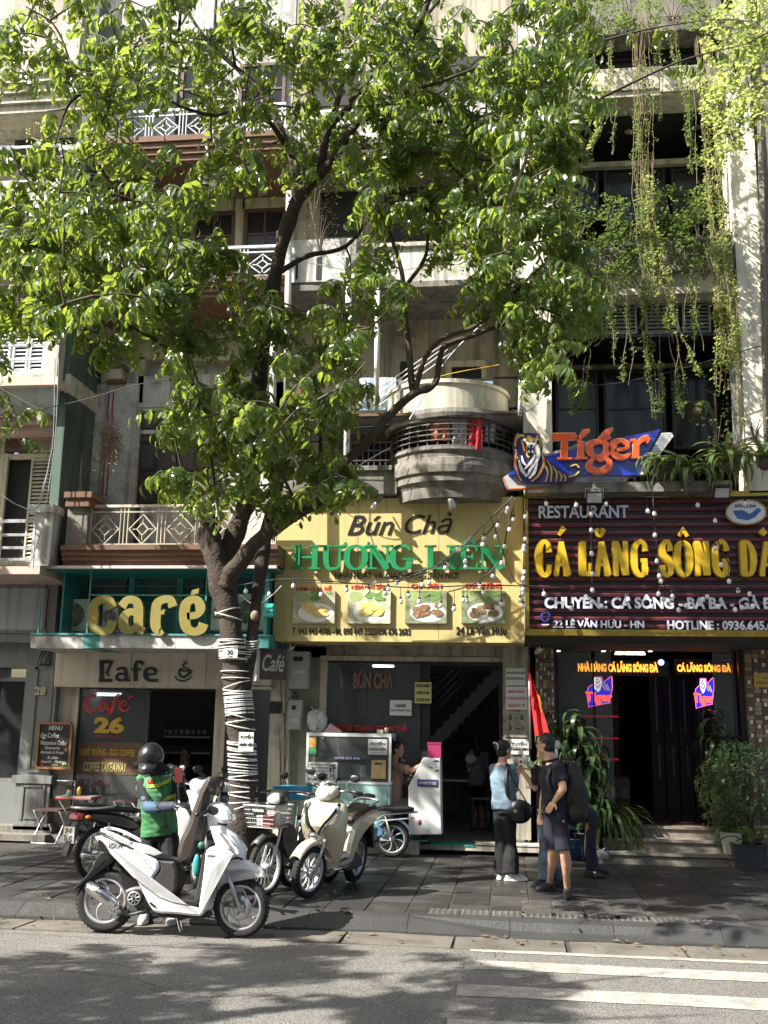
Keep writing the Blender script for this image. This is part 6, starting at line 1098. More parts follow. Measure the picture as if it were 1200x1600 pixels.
# stub end, scars
q = P(324, 815, 11.2); b = MB(); b.ell(q, (.11, .11, .08), 12, 7); b.v = [tuple(V(p)+V((NZ.noise(V(p)*14), 0, NZ.noise(V(p)*11)))*.05) for p in b.v]; obj('broken_stub', b, m_bark, tree)
q = P(398, 962, 11.18); b = MB(); b.ell(q, (.05, .04, .06), 10, 6); obj('cut_knot', b, mat('cut_wood', (.20, .15, .11), .9, .3, 20), tree)
CLU = [(120, 90, 150, 110, 46), (300, 70, 140, 90, 32), (430, 100, 120, 110, 26), (560, 120, 150, 130, 44), (700, 110, 150, 120, 48), (840, 60, 90, 80, 26), (850, 170, 75, 80, 26), (760, 240, 120, 90, 34), (640, 260, 110, 80, 26), (560, 240, 80, 70, 14), (870, 300, 50, 70, 12), (820, 400, 80, 80, 22), (870, 470, 65, 90, 24), (760, 470, 60, 50, 9), (850, 560, 45, 45, 12), (900, 430, 40, 60, 12), (800, 330, 90, 60, 14), (700, 200, 120, 70, 14), (700, 360, 90, 60, 16),
       (70, 300, 110, 80, 30), (60, 420, 110, 90, 44), (180, 420, 130, 100, 50), (60, 510, 80, 40, 14), (300, 360, 80, 70, 18), (300, 470, 100, 90, 36), (240, 560, 80, 40, 8), (320, 230, 110, 70, 16), (430, 240, 90, 60, 12), (200, 230, 60, 40, 4), (390, 600, 60, 60, 12), (480, 520, 80, 50, 15), (580, 470, 70, 60, 10), (520, 600, 70, 60, 14), (340, 660, 85, 60, 26), (320, 740, 65, 60, 16), (400, 730, 55, 60, 12), (480, 680, 80, 60, 20), (510, 750, 50, 45, 8), (460, 770, 40, 40, 5), (600, 380, 60, 60, 6), (400, 520, 60, 50, 8), (220, 330, 60, 60, 8)]
r_ = random.Random(11); att = []
for (u_, v_, ru, rv, n) in CLU:
    for _ in range(int(n*1.12)):
        a = r_.uniform(0, 2*pi); s_ = math.sqrt(r_.random()); uu, vv = u_+ru*s_*cos(a), v_+rv*s_*sin(a)
        near = 10.6-(.9 if uu < 300 else 0)-(.6 if uu > 750 else 0); att.append(P(uu, vv-14, near+r_.gauss(0, .8)))
for _ in range(60):  # the top of the crown above the picture
    att.append(V((r_.uniform(-6, 4), r_.uniform(8.6, 13.2), r_.uniform(9.6, 12))))
att = [p for p in att if p.y < 13.7]
rest = grow(tree, sk, att, 290, 5, m_leaf, (3, 5), .84)
crown(tree, rest, 8, m_leaf)
obj('limb', MB().tube([P(550, 160, 10.3), V((-1, 10.6, 9.8)), V((-.5, 10.8, 11.5))], [.05, .04, .015], 8), m_bark, tree)
# second street tree standing just outside the left edge, its sprays reach into the picture
def side_tree(lab, x, y, seed, zc, R0, ncl, sc, trunk_h=3.4):
    T = thing('street_tree', lab, 'tree', (x, y, 0)); r_ = random.Random(seed); s2 = []
    tp = spline([V((x, y, -.1)), V((x+.1, y, 1.5)), V((x-.1, y+.1, trunk_h))], 5); obj('trunk', MB().tube(tp, [.2-.005*i for i in range(len(tp))], 12), m_bark, T); s2 += tp[-2:]
    for k in range(9):
        a = k*2*pi/9+r_.uniform(-.3, .3); L = R0*r_.uniform(.6, .95); e = V((x+L*cos(a), y+L*sin(a), zc+r_.uniform(-1.3, 1.8))); pp = spline([tp[-1], tp[-1].lerp(e, .5)+V((0, 0, .5)), e], 6); obj('branch', MB().tube(pp, [.08-.0055*i for i in range(len(pp))], 8), m_bark, T); s2 += pp
    at = []
    while len(at) < ncl:
        p = V((r_.uniform(-1, 1), r_.uniform(-1, 1), r_.uniform(-1, 1)))
        if p.length < 1: at.append(V((x+p.x*R0, y+p.y*R0, zc+p.z*R0*.62)))
    rs_ = grow(T, s2, at, 0, seed, m_leaf, size=sc); crown(T, rs_, seed, m_leafd); return T
side_tree('street tree just left of the picture shading the left pavement', -9.6, 10.6, 31, 6.6, 3.5, 125, 1.1)
side_tree('roadside tree on the near side shading the road', -7.8, 3.4, 33, 6.0, 2.6, 190, 1.1)
side_tree('roadside tree on the near side close behind the viewer', -2.4, -1.2, 35, 7.0, 2.6, 170, 1.1)
hs = thing('hanging_spray', 'dark leafy spray hanging at the left edge from the neighbouring tree', 'branch', tuple(P(30, 620, 10.5))); r_ = random.Random(3); b = MB(); b.tube(spline([P(-60, 560, 10.5), P(-10, 600, 10.5), P(60, 640, 10.5)], 5), [.02]*6+[.01]*5, 5); b.tube(spline([P(-10, 600, 10.5), P(20, 640, 10.5), P(30, 690, 10.4)], 5), .008, 5); obj('stem', b, m_twig, hs); lv = [leaf_matrix(P(u_, v_, 10.5), V((r_.uniform(-1, 1), r_.uniform(-1, 1), 0)), r_, .8) for u_, v_ in ((20, 640), (30, 660), (28, 685), (60, 640), (45, 636), (0, 605), (-5, 620), (66, 645))]; crown(hs, lv, 3, m_leafd, 'foliage')
# white cord wound round the trunk and its papers
m_cord = mat('white_cord', (.55, .55, .53), .5, .08, 9)
cord = thing('cord', 'white plastic cord wound many times round the tree trunk', 'cord', tuple(P(375, 1100, 11.2))); b = MB(); r_ = random.Random(2)
def trunk_at(v_):
    zq = P(375, v_, 11.2).z; return min(tsp, key=lambda p: abs(p.z-zq)), zq
def cpt(zq):
    k = min(range(len(tsp)-1), key=lambda i: abs((tsp[i].z+tsp[i+1].z)/2-zq)); a, c = tsp[k], tsp[k+1]; f_ = (zq-a.z)/(c.z-a.z) if abs(c.z-a.z) > 1e-6 else 0; return a.lerp(c, f_)
def wrap(v_, tilt, n=26, rr_=.15, turns=1.0, rise=0.0):
    zq = P(375, v_, 11.2).z; pts = []
    for i in range(int(n*turns)+1):
        a = 2*pi*i/n; z_ = zq+tilt*cos(a)+rise*i/n; c = cpt(z_); pts.append((c.x+rr_*cos(a), c.y+rr_*sin(a), z_))
    obj('loop', MB().tube(pts, .0068, 5, cap=False), m_cord, cord)
for v_, n_, sp_ in ((955, 2, 10), (1000, 9, 4.2), (1050, 4, 11), (1082, 12, 3.4), (1118, 3, 9), (1160, 13, 5.2), (1228, 5, 9)):
    for k in range(n_): wrap(v_+k*sp_*.92+r_.uniform(-1, 1), r_.choice((-1, 1))*r_.uniform(.0, .022) if n_ > 6 else r_.uniform(-.05, .05), rr_=.156 if v_ > 980 else .148)
for k in range(9):
    v_ = 1002+k*4; q = P(394-k*.8, v_, 11.25); b = MB().tube([(q.x+.08*cos(a), 11.27+.08*sin(a), q.z+.01*cos(a*2)) for a in [i*2*pi/16 for i in range(17)]], .007, 5, cap=False); obj('loop', b, m_cord, cord)
notice('white number plate 30 nailed to the tree trunk', (348, 1014, 371, 1028), 11.03, m_paper, [('30', 1015.5, 1023, .3, .7), ('LVH', 1024.5, 1026.5, .35, .65)], name='number_plate', cat='number plate'); notice('white job notice tied to the tree trunk with cord', (373, 1144, 396, 1174), 11.02, m_paper, [('TUYỂN', 1147, 1154, .08, .95), ('NHÂN VIÊN', 1160, 1166, .05, .96)])
# ------------------------------------------------------------------ small leafed hanging vines
m_vine = leafmat('vine_leaf', (.10, .15, .04), (.22, .27, .08), .5, .4, (.6, .7, .2)); m_vineg = leafmat('vine_leaf_green', (.045, .085, .03), (.09, .14, .05), .5, .35, (.35, .5, .12)); m_vst = mat('vine_stem', (.17, .13, .08), .9, .3, 9); m_shr = leafmat('shrub_leaf', (.018, .04, .015), (.055, .09, .032), .5, .35, (.3, .45, .1)); m_byl = leafmat('bright_leaf', (.16, .23, .06), (.32, .38, .12), .5, .42, (.7, .8, .25))
def small_leaf(b, p, s_, r_, w_=.55):
    a, e = r_.uniform(0, 2*pi), r_.uniform(-.9, .9); d = V((cos(a)*cos(e), sin(a)*cos(e), sin(e))); c = d.cross(V((r_.uniform(-.4, .4), r_.uniform(-.4, .4), 1))).normalized(); q = p+d*s_; m_ = p+d*s_*.5
    b.add([p, m_+c*s_*w_*.5, q, m_-c*s_*w_*.5], [(0, 1, 2, 3)])
def vine(lab, pts, Y, n, leafs, m, ls=.05, spread=.05, strands=1, seed=0, bare=0.0):
    r_ = random.Random(seed); pp = [P(u_, v_, Y) for u_, v_ in pts]; t = thing('hanging_vine', lab, 'vine', tuple(pp[0]), group='vines trailing from the restaurant balconies'); st, lv = MB(), MB()
    for k in range(strands):
        o = V((r_.gauss(0, spread), r_.gauss(0, spread*.7), 0)); f0 = r_.uniform(.6, 1) if strands > 1 else 1; sp_ = spline([p+o+V((r_.gauss(0, .03), 0, 0)) for p in pp], 8); sp_ = sp_[:max(4, int(len(sp_)*f0))]; st.tube([p+V((NZ.noise(p*2.3+o*9)*.06, NZ.noise(p*2+o*7)*.05, 0)) for p in sp_], .0038, 4, cap=False)
        for _ in range(leafs*2//strands):
            f_ = r_.uniform(bare, 1)*(len(sp_)-1); i = min(int(f_), len(sp_)-2); p = sp_[i].lerp(sp_[i+1], f_-i)
            if NZ.noise(p*2.2+V((seed, 0, k*3.1))) < r_.uniform(-.12, .22): continue
            small_leaf(lv, p+V((NZ.noise(p*2.3+o*9)*.06, NZ.noise(p*2+o*7)*.05, 0))+V((r_.gauss(0, .018), r_.gauss(0, .018), 0)), ls*r_.uniform(.6, 1.25), r_)
    obj('stem', st, m_vst, t); obj('leaves', lv, m, t, kind='stuff'); return t
VN = [('thin vine strand hanging from the top planter at its left', [(905, 30), (908, 120), (900, 200), (905, 260)], 13.9, 160, 1, 2), ('straight thin vine in the left half of the upper dark room', [(955, 40), (958, 160), (955, 270)], 13.85, 220, 1, 3), ('loose vine between the straight curtain and the crossing one', [(1030, 30), (1034, 120), (1028, 210)], 13.9, 160, 1, 2), ('vine fringe over the right louvres', [(1085, 420), (1083, 480), (1090, 560)], 13.8, 420, 1, 4), ('low vine over the middle dark window', [(980, 440), (985, 560), (978, 640)], 13.8, 200, 1, 2), ('vine hanging beside the left pillar at the louvres', [(868, 440), (875, 520), (880, 590)], 13.8, 360, 1, 4), ('pale vine rope hanging left in front of the upper dark room', [(880, 40), (879, 180), (882, 290), (884, 340)], 13.9, 260, 1, 4), ('forked yellow vine hanging in the upper dark room', [(930, 50), (936, 190), (928, 220), (912, 270), (938, 320)], 13.9, 220, 0, 2), ('long straight vine curtain from the top planter', [(1000, 20), (1003, 150), (1004, 280), (1012, 380), (1024, 460), (1040, 520)], 13.8, 1400, 1, 12),
      ('thick yellowing vine falling across the middle of the planters', [(1012, 240), (1015, 330), (1024, 400), (1040, 470), (1045, 540)], 13.75, 1300, 0, 8), ('slender vine crossing before the right pillar edge', [(1050, 20), (1060, 90), (1075, 150), (1082, 260), (1092, 330)], 13.85, 420, 1, 4), ('dense bright vine column beside the right pillar', [(1100, 60), (1108, 200), (1120, 340), (1128, 460), (1130, 560), (1128, 640)], 13.75, 2600, 0, 16), ('vine column tail brushing the right pillar foot', [(1118, 380), (1140, 480), (1148, 570), (1140, 680)], 13.7, 1100, 0, 8),
      ('green leafy vine falling over the louvres', [(1010, 415), (1012, 500), (1020, 590), (1030, 660)], 13.75, 1000, 1, 6), ('short green vine over the left louvres', [(955, 430), (960, 500), (966, 580)], 13.8, 420, 1, 4), ('thin green vine beside the left pillar, lowest of the group', [(890, 560), (892, 610), (900, 660)], 13.9, 320, 1, 3), ('leafy strand right of the short green vine', [(915, 555), (908, 620), (920, 650)], 13.9, 240, 1, 2), ('thin trailing vine low in front of the dark windows', [(1055, 520), (1060, 600), (1066, 660)], 13.8, 260, 1, 3), ('vine strand crossing to the right over the lower dark room', [(1040, 470), (1080, 560), (1110, 600)], 13.8, 80, 0, 2), ('narrow vine hanging at the right before the upper dark room', [(1076, 130), (1078, 210), (1088, 300)], 13.9, 320, 1, 3)]
for i, (lab, pts, Y, n, g_, s_) in enumerate(VN): vine(lab, pts, Y, n, n, m_vineg if g_ else m_vine, .05 if g_ else .055, .035 if s_ < 6 else .07, s_, 50+i, .15)
def bush(name, lab, cat, blobs, m, ls, per, seed, w_=.5, group=None, stem=None):
    """leaves spread through uneven volumes; blobs (u, v, Y, ru px, rv px, depth m)"""
    r_ = random.Random(seed); q0 = P(blobs[0][0], blobs[0][1]+blobs[0][4], blobs[0][2]); t = thing(name, lab, cat, tuple(q0), group=group); b, st = MB(), MB()
    for (u_, v_, Y, ru, rv, dp_) in blobs:
        n = int(ru*rv*per/62)
        for _ in range(n):
            a = r_.uniform(0, 2*pi); k = r_.random()**.45; p = P(u_+ru*k*cos(a), v_+rv*k*sin(a), Y+dp_*r_.uniform(-1, 1)*math.sqrt(max(.05, 1-k*k)))
            if NZ.noise(p*3.4) < -.08: continue
            small_leaf(b, p, ls*r_.uniform(.6, 1.3), r_, w_)
        for _ in range(5): a = r_.uniform(0, 2*pi); st.tube([P(u_, v_+rv*.9, Y), P(u_+ru*.3*cos(a), v_, Y), P(u_+ru*.7*cos(a), v_-abs(rv*.7*sin(a)), Y+dp_*r_.uniform(-.6, .6))], [.012, .008, .003], 4, cap=False)
    obj('stems', st, m_twig, t, kind='stuff'); obj('foliage', b, m, t, kind='stuff'); return t
bush('planter_shrub', 'dark green shrub filling the left half of the middle balcony planter', 'shrub', [(900, 350, 14.0, 55, 45, .3), (950, 345, 14.0, 55, 40, .3), (985, 365, 14.0, 40, 40, .3), (930, 395, 13.95, 70, 30, .25)], m_shr, .065, 26, 1)
bush('planter_shrub', 'dense dark shrub filling the right half of the middle balcony planter', 'shrub', [(1050, 335, 14.0, 50, 45, .35), (1095, 340, 14.0, 45, 50, .35), (1070, 385, 13.95, 75, 38, .3), (1125, 380, 13.95, 25, 40, .25)], m_shr, .06, 34, 2)
bush('planter_shrub', 'leafy fringe hanging over the cream beam above the louvres', 'shrub', [(1000, 425, 13.9, 60, 28, .2), (900, 440, 13.9, 40, 30, .2), (1100, 420, 13.9, 45, 18, .2), (960, 445, 13.9, 30, 40, .15), (850, 480, 13.7, 30, 60, .3)], m_vineg, .05, 26, 3)
bush('planter_shrub', 'yellow green growth spilling from the top planter left', 'shrub', [(930, 20, 13.9, 60, 35, .3), (985, 15, 13.9, 50, 35, .3)], m_vineg, .055, 30, 4); bush('planter_shrub', 'green growth spilling from the top planter right', 'shrub', [(1050, 10, 13.9, 55, 30, .3), (1100, 20, 13.9, 50, 30, .3)], m_vineg, .055, 30, 5)
bush('climbing_plant', 'bright yellow green bushy creeper at the upper right edge', 'plant', [(1150, 60, 13.4, 55, 60, .5), (1180, 130, 13.3, 60, 70, .5), (1130, 160, 13.3, 35, 50, .35), (1185, 30, 13.3, 50, 50, .4), (1150, 210, 13.3, 40, 28, .3), (1095, 130, 13.4, 18, 12, .15), (1120, 245, 13.4, 14, 14, .1)], m_byl, .085, 22, 6)
bush('potted_plant', 'small yellow leafed plant on the high left balcony', 'plant', [(75, 210, 13.9, 35, 25, .3), (95, 195, 13.9, 22, 16, .2), (60, 245, 13.9, 25, 22, .2)], m_byl, .05, 14, 7)
bush('balcony_plant', 'pale leafy twigs growing up beside the right pillar foot', 'plant', [(1180, 670, 13.4, 35, 22, .3), (1150, 690, 13.4, 20, 18, .2), (1120, 650, 13.9, 25, 60, .3)], m_byl, .055, 7, 8)
bush('dry_creeper', 'greyish dry creeper on the grey parapet behind the tree', 'plant', [(490, 300, 13.9, 40, 50, .2), (500, 360, 13.9, 30, 40, .2)], mat('dry_leaf', (.28, .25, .17), .9, .3, 9), .035, 18, 9, .3)
bush('facade_plant', 'pale green plants on the cream balcony right of the tree', 'plant', [(745, 400, 13.9, 55, 35, .3), (690, 400, 13.9, 30, 25, .2), (640, 230, 13.9, 60, 50, .3), (800, 440, 13.7, 30, 50, .3)], m_byl, .07, 7, 10)
# hanging ball of dry roots
ep = thing('hanging_root_ball', 'ball of dry roots and orchid leaves hanging on the white wall', 'plant', tuple(P(172, 690, 14.6))); r_ = random.Random(4); b, c_ = MB(), MB()
for _ in range(420):
    q = P(172+r_.gauss(0, 8), 690+r_.gauss(0, 19), 14.6+r_.gauss(0, .06)); e = q+V((r_.gauss(0, .10), r_.gauss(0, .06), r_.gauss(-.02, .10))); b.tube([q, q.lerp(e, .5)+V((r_.gauss(0, .04), 0, r_.gauss(0, .04))), e], .004, 3, cap=False)
for _ in range(26): small_leaf(c_, P(165+r_.gauss(0, 14), 705+r_.gauss(0, 16), 14.5), .12, r_, .2)
obj('roots', b, mat('dry_root', (.22, .15, .12), .9, .3, 9), ep, kind='stuff'); obj('leaves', c_, m_byl, ep, kind='stuff')
# ------------------------------------------------------------------ strap leafed plants
m_strap = leafmat('strap_leaf', (.035, .072, .026), (.09, .14, .045), .35, .3, (.4, .5, .15)); m_dra = leafmat('dracaena_leaf', (.03, .065, .025), (.062, .105, .038), .35, .25, (.25, .4, .1))
def blade(p, az, L, W, arch, r_, m, T, name='leaf', lift=1.1, fold=.25):
    n = 8; b = MB(); vs = []; a = lift; q = V(p); d2 = V((cos(az), sin(az), 0)); sd_ = V((-sin(az), cos(az), 0))
    for i in range(n+1):
        t = i/n; w_ = W*.5*(.45+.55*sin(pi*min(1, t*.9+.15)))*(1-t**5); vs += [q+sd_*w_+V((0, 0, fold*w_)), q, q-sd_*w_+V((0, 0, fold*w_))]
        q = q+(d2*cos(a)+V((0, 0, sin(a))))*(L/n); a -= arch/n*(1+.6*t)
    b.add(vs, [f for i in range(n) for f in ((3*i, 3*i+1, 3*i+4, 3*i+3), (3*i+1, 3*i+2, 3*i+5, 3*i+4))], True); return obj(name, b, m, T)
def rosette(T, c, n, L, W, arch, seed, m, lift=(.5, 1.5), az=(0, 2*pi)):
    r_ = random.Random(seed)
    for _ in range(n): blade(V(c)+V((r_.uniform(-.04, .04), r_.uniform(-.04, .04), 0)), r_.uniform(*az), L*r_.uniform(.65, 1.1), W*r_.uniform(.8, 1.15), arch*r_.uniform(.75, 1.25), r_, m, T, lift=r_.uniform(*lift))
for k, (u_, v_, Y, n, L, lab) in enumerate(((1075, 745, 13.9, 48, .95, 'large arching strap leafed plant spilling over the restaurant sign centre right'), (1140, 725, 13.9, 40, .9, 'arching strap leafed plant beside the right pillar above the oval logo'), (1030, 735, 13.95, 26, .7, 'strap leafed plant just right of the tiger sign'), (1195, 720, 13.8, 16, .7, 'strap leafed plant at the right edge of the picture above the sign'), (1090, 640, 14.6, 10, .5, 'dark broad leafed plant in the lower dark room opening'))):
    t = thing('strap_leaf_plant', lab, 'plant', tuple(P(u_, v_, Y))); rosette(t, P(u_, v_, Y), n, L, .075 if k < 4 else .12, 2.8, 60+k, m_strap); obj('clump_base', MB().ell(tuple(P(u_, v_+4, Y)), (.09, .09, .1), 10, 6), m_twig, t)
bp('front_planter', Dn, m_conc, (860, 752, 1145, 768, YP-.28, .5))
def pot(lab, x, y, z0_, r0, r1, h, m, square=False, parent=None):
    t = parent or thing('plant_pot', lab, 'pot', (x, y, z0_)); n = 4 if square else 18; a0 = pi/4 if square else 0
    b = MB(); k = 1.414 if square else 1; prof = [(0, 0), (r0*k, 0), (r1*k, h), (r1*k*1.04, h), (r1*k*1.04, h+.02), (r1*k*.88, h+.02), (r1*k*.86, h-.04), (0, h-.04)]; vs = []
    b.lathe(prof, (x, y, z0_), n, a0=a0, a1=a0+2*pi); b.sm = [not square]*len(b.sm); return obj('pot', b, m, t)
m_potw = mat('white_pot', (.52, .51, .46), .5, .1, 6, stain=(.35, .33, .28)); m_potd = mat('dark_pot', (.04, .045, .05), .5, .1); m_potb = mat('blue_pot', (.03, .07, .16), .3, .1, coat=.4)
def dracaena(lab, u_, Y, v0, v1, n, seed, potm, L=.42):
    c = P(u_, v1, Y); t = thing('potted_dracaena', lab, 'plant', (c.x, Y, zbase)); r_ = random.Random(seed); pot('', c.x, Y, zbase, .13, .18, .32, potm, parent=t); z1_ = P(u_, v0, Y).z
    for s_ in range(3):
        x_, y_ = c.x+r_.uniform(-.15, .15), Y+r_.uniform(-.1, .1); top = z1_-s_*.3; obj('cane', MB().tube([(x_*.3+c.x*.7, Y, zbase+.25), (x_, y_, top-.1)], .016, 6), m_twig, t)
        for k in range(n//3): f_ = r_.uniform(.18, 1); z_ = zbase+.3+(top-zbase-.3)*f_; blade((x_*f_+c.x*(1-f_), y_, z_), r_.uniform(0, 2*pi), L*r_.uniform(.7, 1.15), .075, 2.6, r_, m_dra, t, lift=r_.uniform(.1, .9))
zbase = .02
dracaena('tall dark dracaena left of the restaurant steps, under the neon sign', 915, 15.0, 1105, 1300, 200, 71, m_potd, .52); zbase = zt0*.66
dracaena('second tall dracaena close to the left mosaic pillar', 885, 15.1, 1115, 1300, 120, 72, m_potd, .5); zbase = zt0
dracaena('tall dark dracaena at the right of the restaurant door', 1130, 15.3, 1115, 1290, 190, 73, m_potd, .5); zbase = 0
t = thing('spider_plant', 'big arching strap leafed plant standing by the left end of the steps', 'plant', tuple(G(945, 1345))); c = G(945, 1338); rosette(t, (c.x, c.y-.1, .34), 120, 1.2, .06, 2.8, 74, m_strap, (.5, 1.5)); pot('', c.x, c.y, .0, .14, .17, .28, m_potb, parent=t)
c = P(1143, 1318, 14.75); t = thing('potted_plant', 'yellow green leafy plant in a square cream pot on the right steps', 'plant', (c.x, 14.75, .12)); pot('', c.x, 14.75, .16, .09, .125, .26, m_potw, True, parent=t); r_ = random.Random(5); b = MB()
for _ in range(420): a = r_.uniform(0, 2*pi); k = r_.random()**.5; small_leaf(b, V((c.x+.34*k*cos(a)-.03, 14.75+.25*k*sin(a), .66+.30*r_.uniform(-1, 1.2)*math.sqrt(1-k*k*.9))), .10*r_.uniform(.6, 1.2), r_, .35)
obj('foliage', b, leafmat('lime_leaf', (.06, .12, .03), (.13, .2, .05), .4, .35, (.45, .6, .15)), t, kind='stuff'); 
for k in range(5): obj('stem', MB().tube([(c.x, 14.75, .4), (c.x+r_.uniform(-.2, .2), 14.75+r_.uniform(-.1, .1), .9)], .006, 4), m_twig, t)
rosette(t, (c.x, 14.7, .42), 9, .5, .055, 3.0, 76, m_strap, (.6, 1.3))
c = P(1168, 1325, 14.6); t = thing('potted_shrub', 'large fine leafed green shrub in a dark pot at the right edge', 'plant', (c.x, 14.6, 0)); pot('', c.x, 14.6, 0, .17, .21, .30, m_potd, True, parent=t); b = MB()
for _ in range(4200):
    a = r_.uniform(0, 2*pi); k = r_.random()**.5; h = r_.random(); rad = .3+.36*sin(pi*min(1, h+.1)); p = V((c.x+rad*k*cos(a), 14.6+rad*k*sin(a)*.8, .65+.95*h)); 
    if NZ.noise(p*4.5) > -.12: small_leaf(b, p, .065*r_.uniform(.6, 1.3), r_, .45)
obj('foliage', b, leafmat('grey_green_leaf', (.035, .07, .035), (.075, .12, .06), .45, .3, (.3, .42, .16)), t, kind='stuff')
for k in range(9): obj('stem', MB().tube([(c.x, 14.6, .3), (c.x+r_.uniform(-.15, .15), 14.6, .8), (c.x+r_.uniform(-.4, .4), 14.6+r_.uniform(-.3, .3), 1.4)], [.014, .01, .004], 5), m_twig, t)
rosette(t, (c.x-.02, 14.35, .32), 12, .55, .10, 2.4, 77, m_strap, (.7, 1.5))
c = P(895, 1330, 15.0); t = thing('potted_plant', 'short grassy plant in a blue pot behind the seated guard', 'plant', (c.x+.05, 15.0, 0)); pot('', c.x+.05, 15.0, 0, .12, .16, .26, m_potb, parent=t); rosette(t, (c.x+.05, 15.0, .3), 16, .45, .03, 2.0, 78, m_strap, (.9, 1.5))
c = P(826, 1170, 15.05); t = thing('potted_plant', 'yellow green plant on the pillar ledge behind the woman', 'plant', tuple(P(832, 1215, 15.1))); rosette(t, P(832, 1205, 15.05), 18, .4, .04, 2.2, 79, m_strap, (.8, 1.5)); obj('pot', MB().lathe([(0, 0), (.09, 0), (.12, .2), (0, .2)], tuple(P(832, 1232, 15.05)), 14), m_potw, t)
# leaf litter
b = MB(); r_ = random.Random(9)
for _ in range(170):
    x, y = r_.uniform(-7, 5), r_.choice((r_.gauss(9.75, .25), r_.gauss(9.85, .12), r_.uniform(8, 15))); z_ = .006 if y > 10.1 else RZ+.022; p = V((x, y, z_)); a = r_.uniform(0, 2*pi); L = r_.uniform(.03, .11); d = V((cos(a), sin(a), 0)); c = V((-sin(a), cos(a), 0)); b.add([p, p+d*L*.5+c*L*.25+V((0, 0, .012)), p+d*L, p+d*L*.5-c*L*.25+V((0, 0, .008))], [(0, 1, 2, 3)])
obj('fallen_leaves', b, mat('litter', (.13, .09, .045), .9, .6, 3, stain=(.22, .17, .06), sscale=2), None, kind='stuff')
b = MB(); sc_ = [('crumpled white cup lying in the gutter', 760, 1449, .045), ('small white paper scrap on the gutter at the far right', 1186, 1468, .05), ('small white paper scrap by the kerb in the middle', 595, 1433, .05), ('white scrap on the pavement right of the kerb', 740, 1400, .03)]
for lab, u_, v_, s_ in sc_: q = G(u_, v_, RZ+.02 if v_ > 1440 else .004); b = MB().lathe([(0, 0), (s_*.5, 0), (s_*.8, s_*.9), (s_*.7, s_*.9), (s_*.4, .01)], (0, 0, .003), 8, T=M.Rotation(.5, 4, 'X')); obj('paper_scrap', b, m_paper, None, label=lab, cat='litter', loc=tuple(q))
# ================================================================== two-wheelers
m_rub = mat('tyre_rubber', (.011, .011, .011), .85, .2, 20, bump=.3, bscale=90, stain=(.03, .028, .025), sscale=6); m_alu = mat('painted_alloy', (.50, .51, .52), .3, .06, 6, metal=.5); m_chr = mat('chrome', (.62, .62, .62), .12, .1, 6, metal=1); m_eng = mat('engine_metal', (.09, .088, .085), .5, .3, 14, metal=.4)
m_pw = mat('white_scooter_paint', (.72, .73, .74), .22, .03, 3, coat=.6, stain=(.58, .57, .54), sscale=2.4, sthr=.58); m_plg = mat('grey_plastic', (.036, .033, .033), .5, .15, 8); m_plb = mat('black_plastic', (.010, .010, .011), .42, .15, 8); m_seatb = mat('brown_seat_vinyl', (.034, .025, .022), .42, .12, 5, bump=.05, bscale=200); m_bei = mat('beige_scooter_paint', (.50, .45, .33), .25, .05, 3, coat=.5, stain=(.40, .35, .25), sscale=3, sthr=.56)
m_hl = mat('headlight_lens', (.60, .62, .62), .12, .25, 25, coat=.8); m_tail = mat('tail_light_red', (.25, .01, .015), .15, .2, 20, coat=.8); m_vinyl = mat('black_vinyl', (.009, .009, .009), .38, .1, 10); m_amb = mat('amber_lens', (.5, .12, .02), .2)
def wheel(T, x, r, w, m_rim, spokes=6, yaw=0, curve=.5, pivot=None, thin=False, y=0, lab=None):
    Tm = M.Translation(V((x, y, r))) @ M.Rotation(yaw, 4, 'Z'); n = 36; rr_ = r-w*.72; b = MB()
    prof = [(rr_, -w*.42), (rr_+w*.35, -w*.52), (r-w*.22, -w*.46), (r-.004, -w*.25), (r, 0), (r-.004, w*.25), (r-w*.22, w*.46), (rr_+w*.35, w*.52), (rr_, w*.42)]
    b.lathe([(p[0], p[1]) for p in prof], (0, 0, 0), n, 'y', T=Tm)
    for k in range(44):   # tread blocks
        a = 2*pi*k/44
        for s_ in (-1, 1): Q = Tm @ M.Rotation(-a, 4, 'Y'); b.box(r-.006, s_*w*.10, -.007, r+.0008, s_*w*.34, .007, Q)
    t = obj('wheel', b, m_rub, T); b = MB(); b.lathe([(rr_-.022, -w*.30), (rr_+.002, -w*.40), (rr_+.002, w*.40), (rr_-.022, w*.30), (rr_-.022, -w*.30)], (0, 0, 0), n, 'y', T=Tm); obj('rim', b, m_rim, t); b = MB()
    if thin:
        for k in range(spokes): a = 2*pi*k/spokes; s_ = (-1)**k; b.tube([Tm @ V((.02*cos(a+.6*s_), s_*.03, .02*sin(a+.6*s_))), Tm @ V(((rr_-.015)*cos(a), 0, (rr_-.015)*sin(a)))], .0022, 3, cap=False)
    else:
        for k in range(spokes):
            a = 2*pi*k/spokes; pts = [Tm @ V(((.03+(rr_-.045)*t_)*cos(a+curve*t_*t_), 0, (.03+(rr_-.045)*t_)*sin(a+curve*t_*t_))) for t_ in (0, .25, .5, .75, 1)]; b.tube(pts, [(.016, .013), (.013, .011), (.011, .010), (.011, .010), (.015, .012)], 8)
    obj('spokes', b, m_rim, t); obj('hub', MB().lathe([(0, -.05), (.028, -.05), (.034, -.03), (.034, .03), (.028, .05), (0, .05)], (0, 0, 0), 16, 'y', T=Tm), m_alu, t); return t
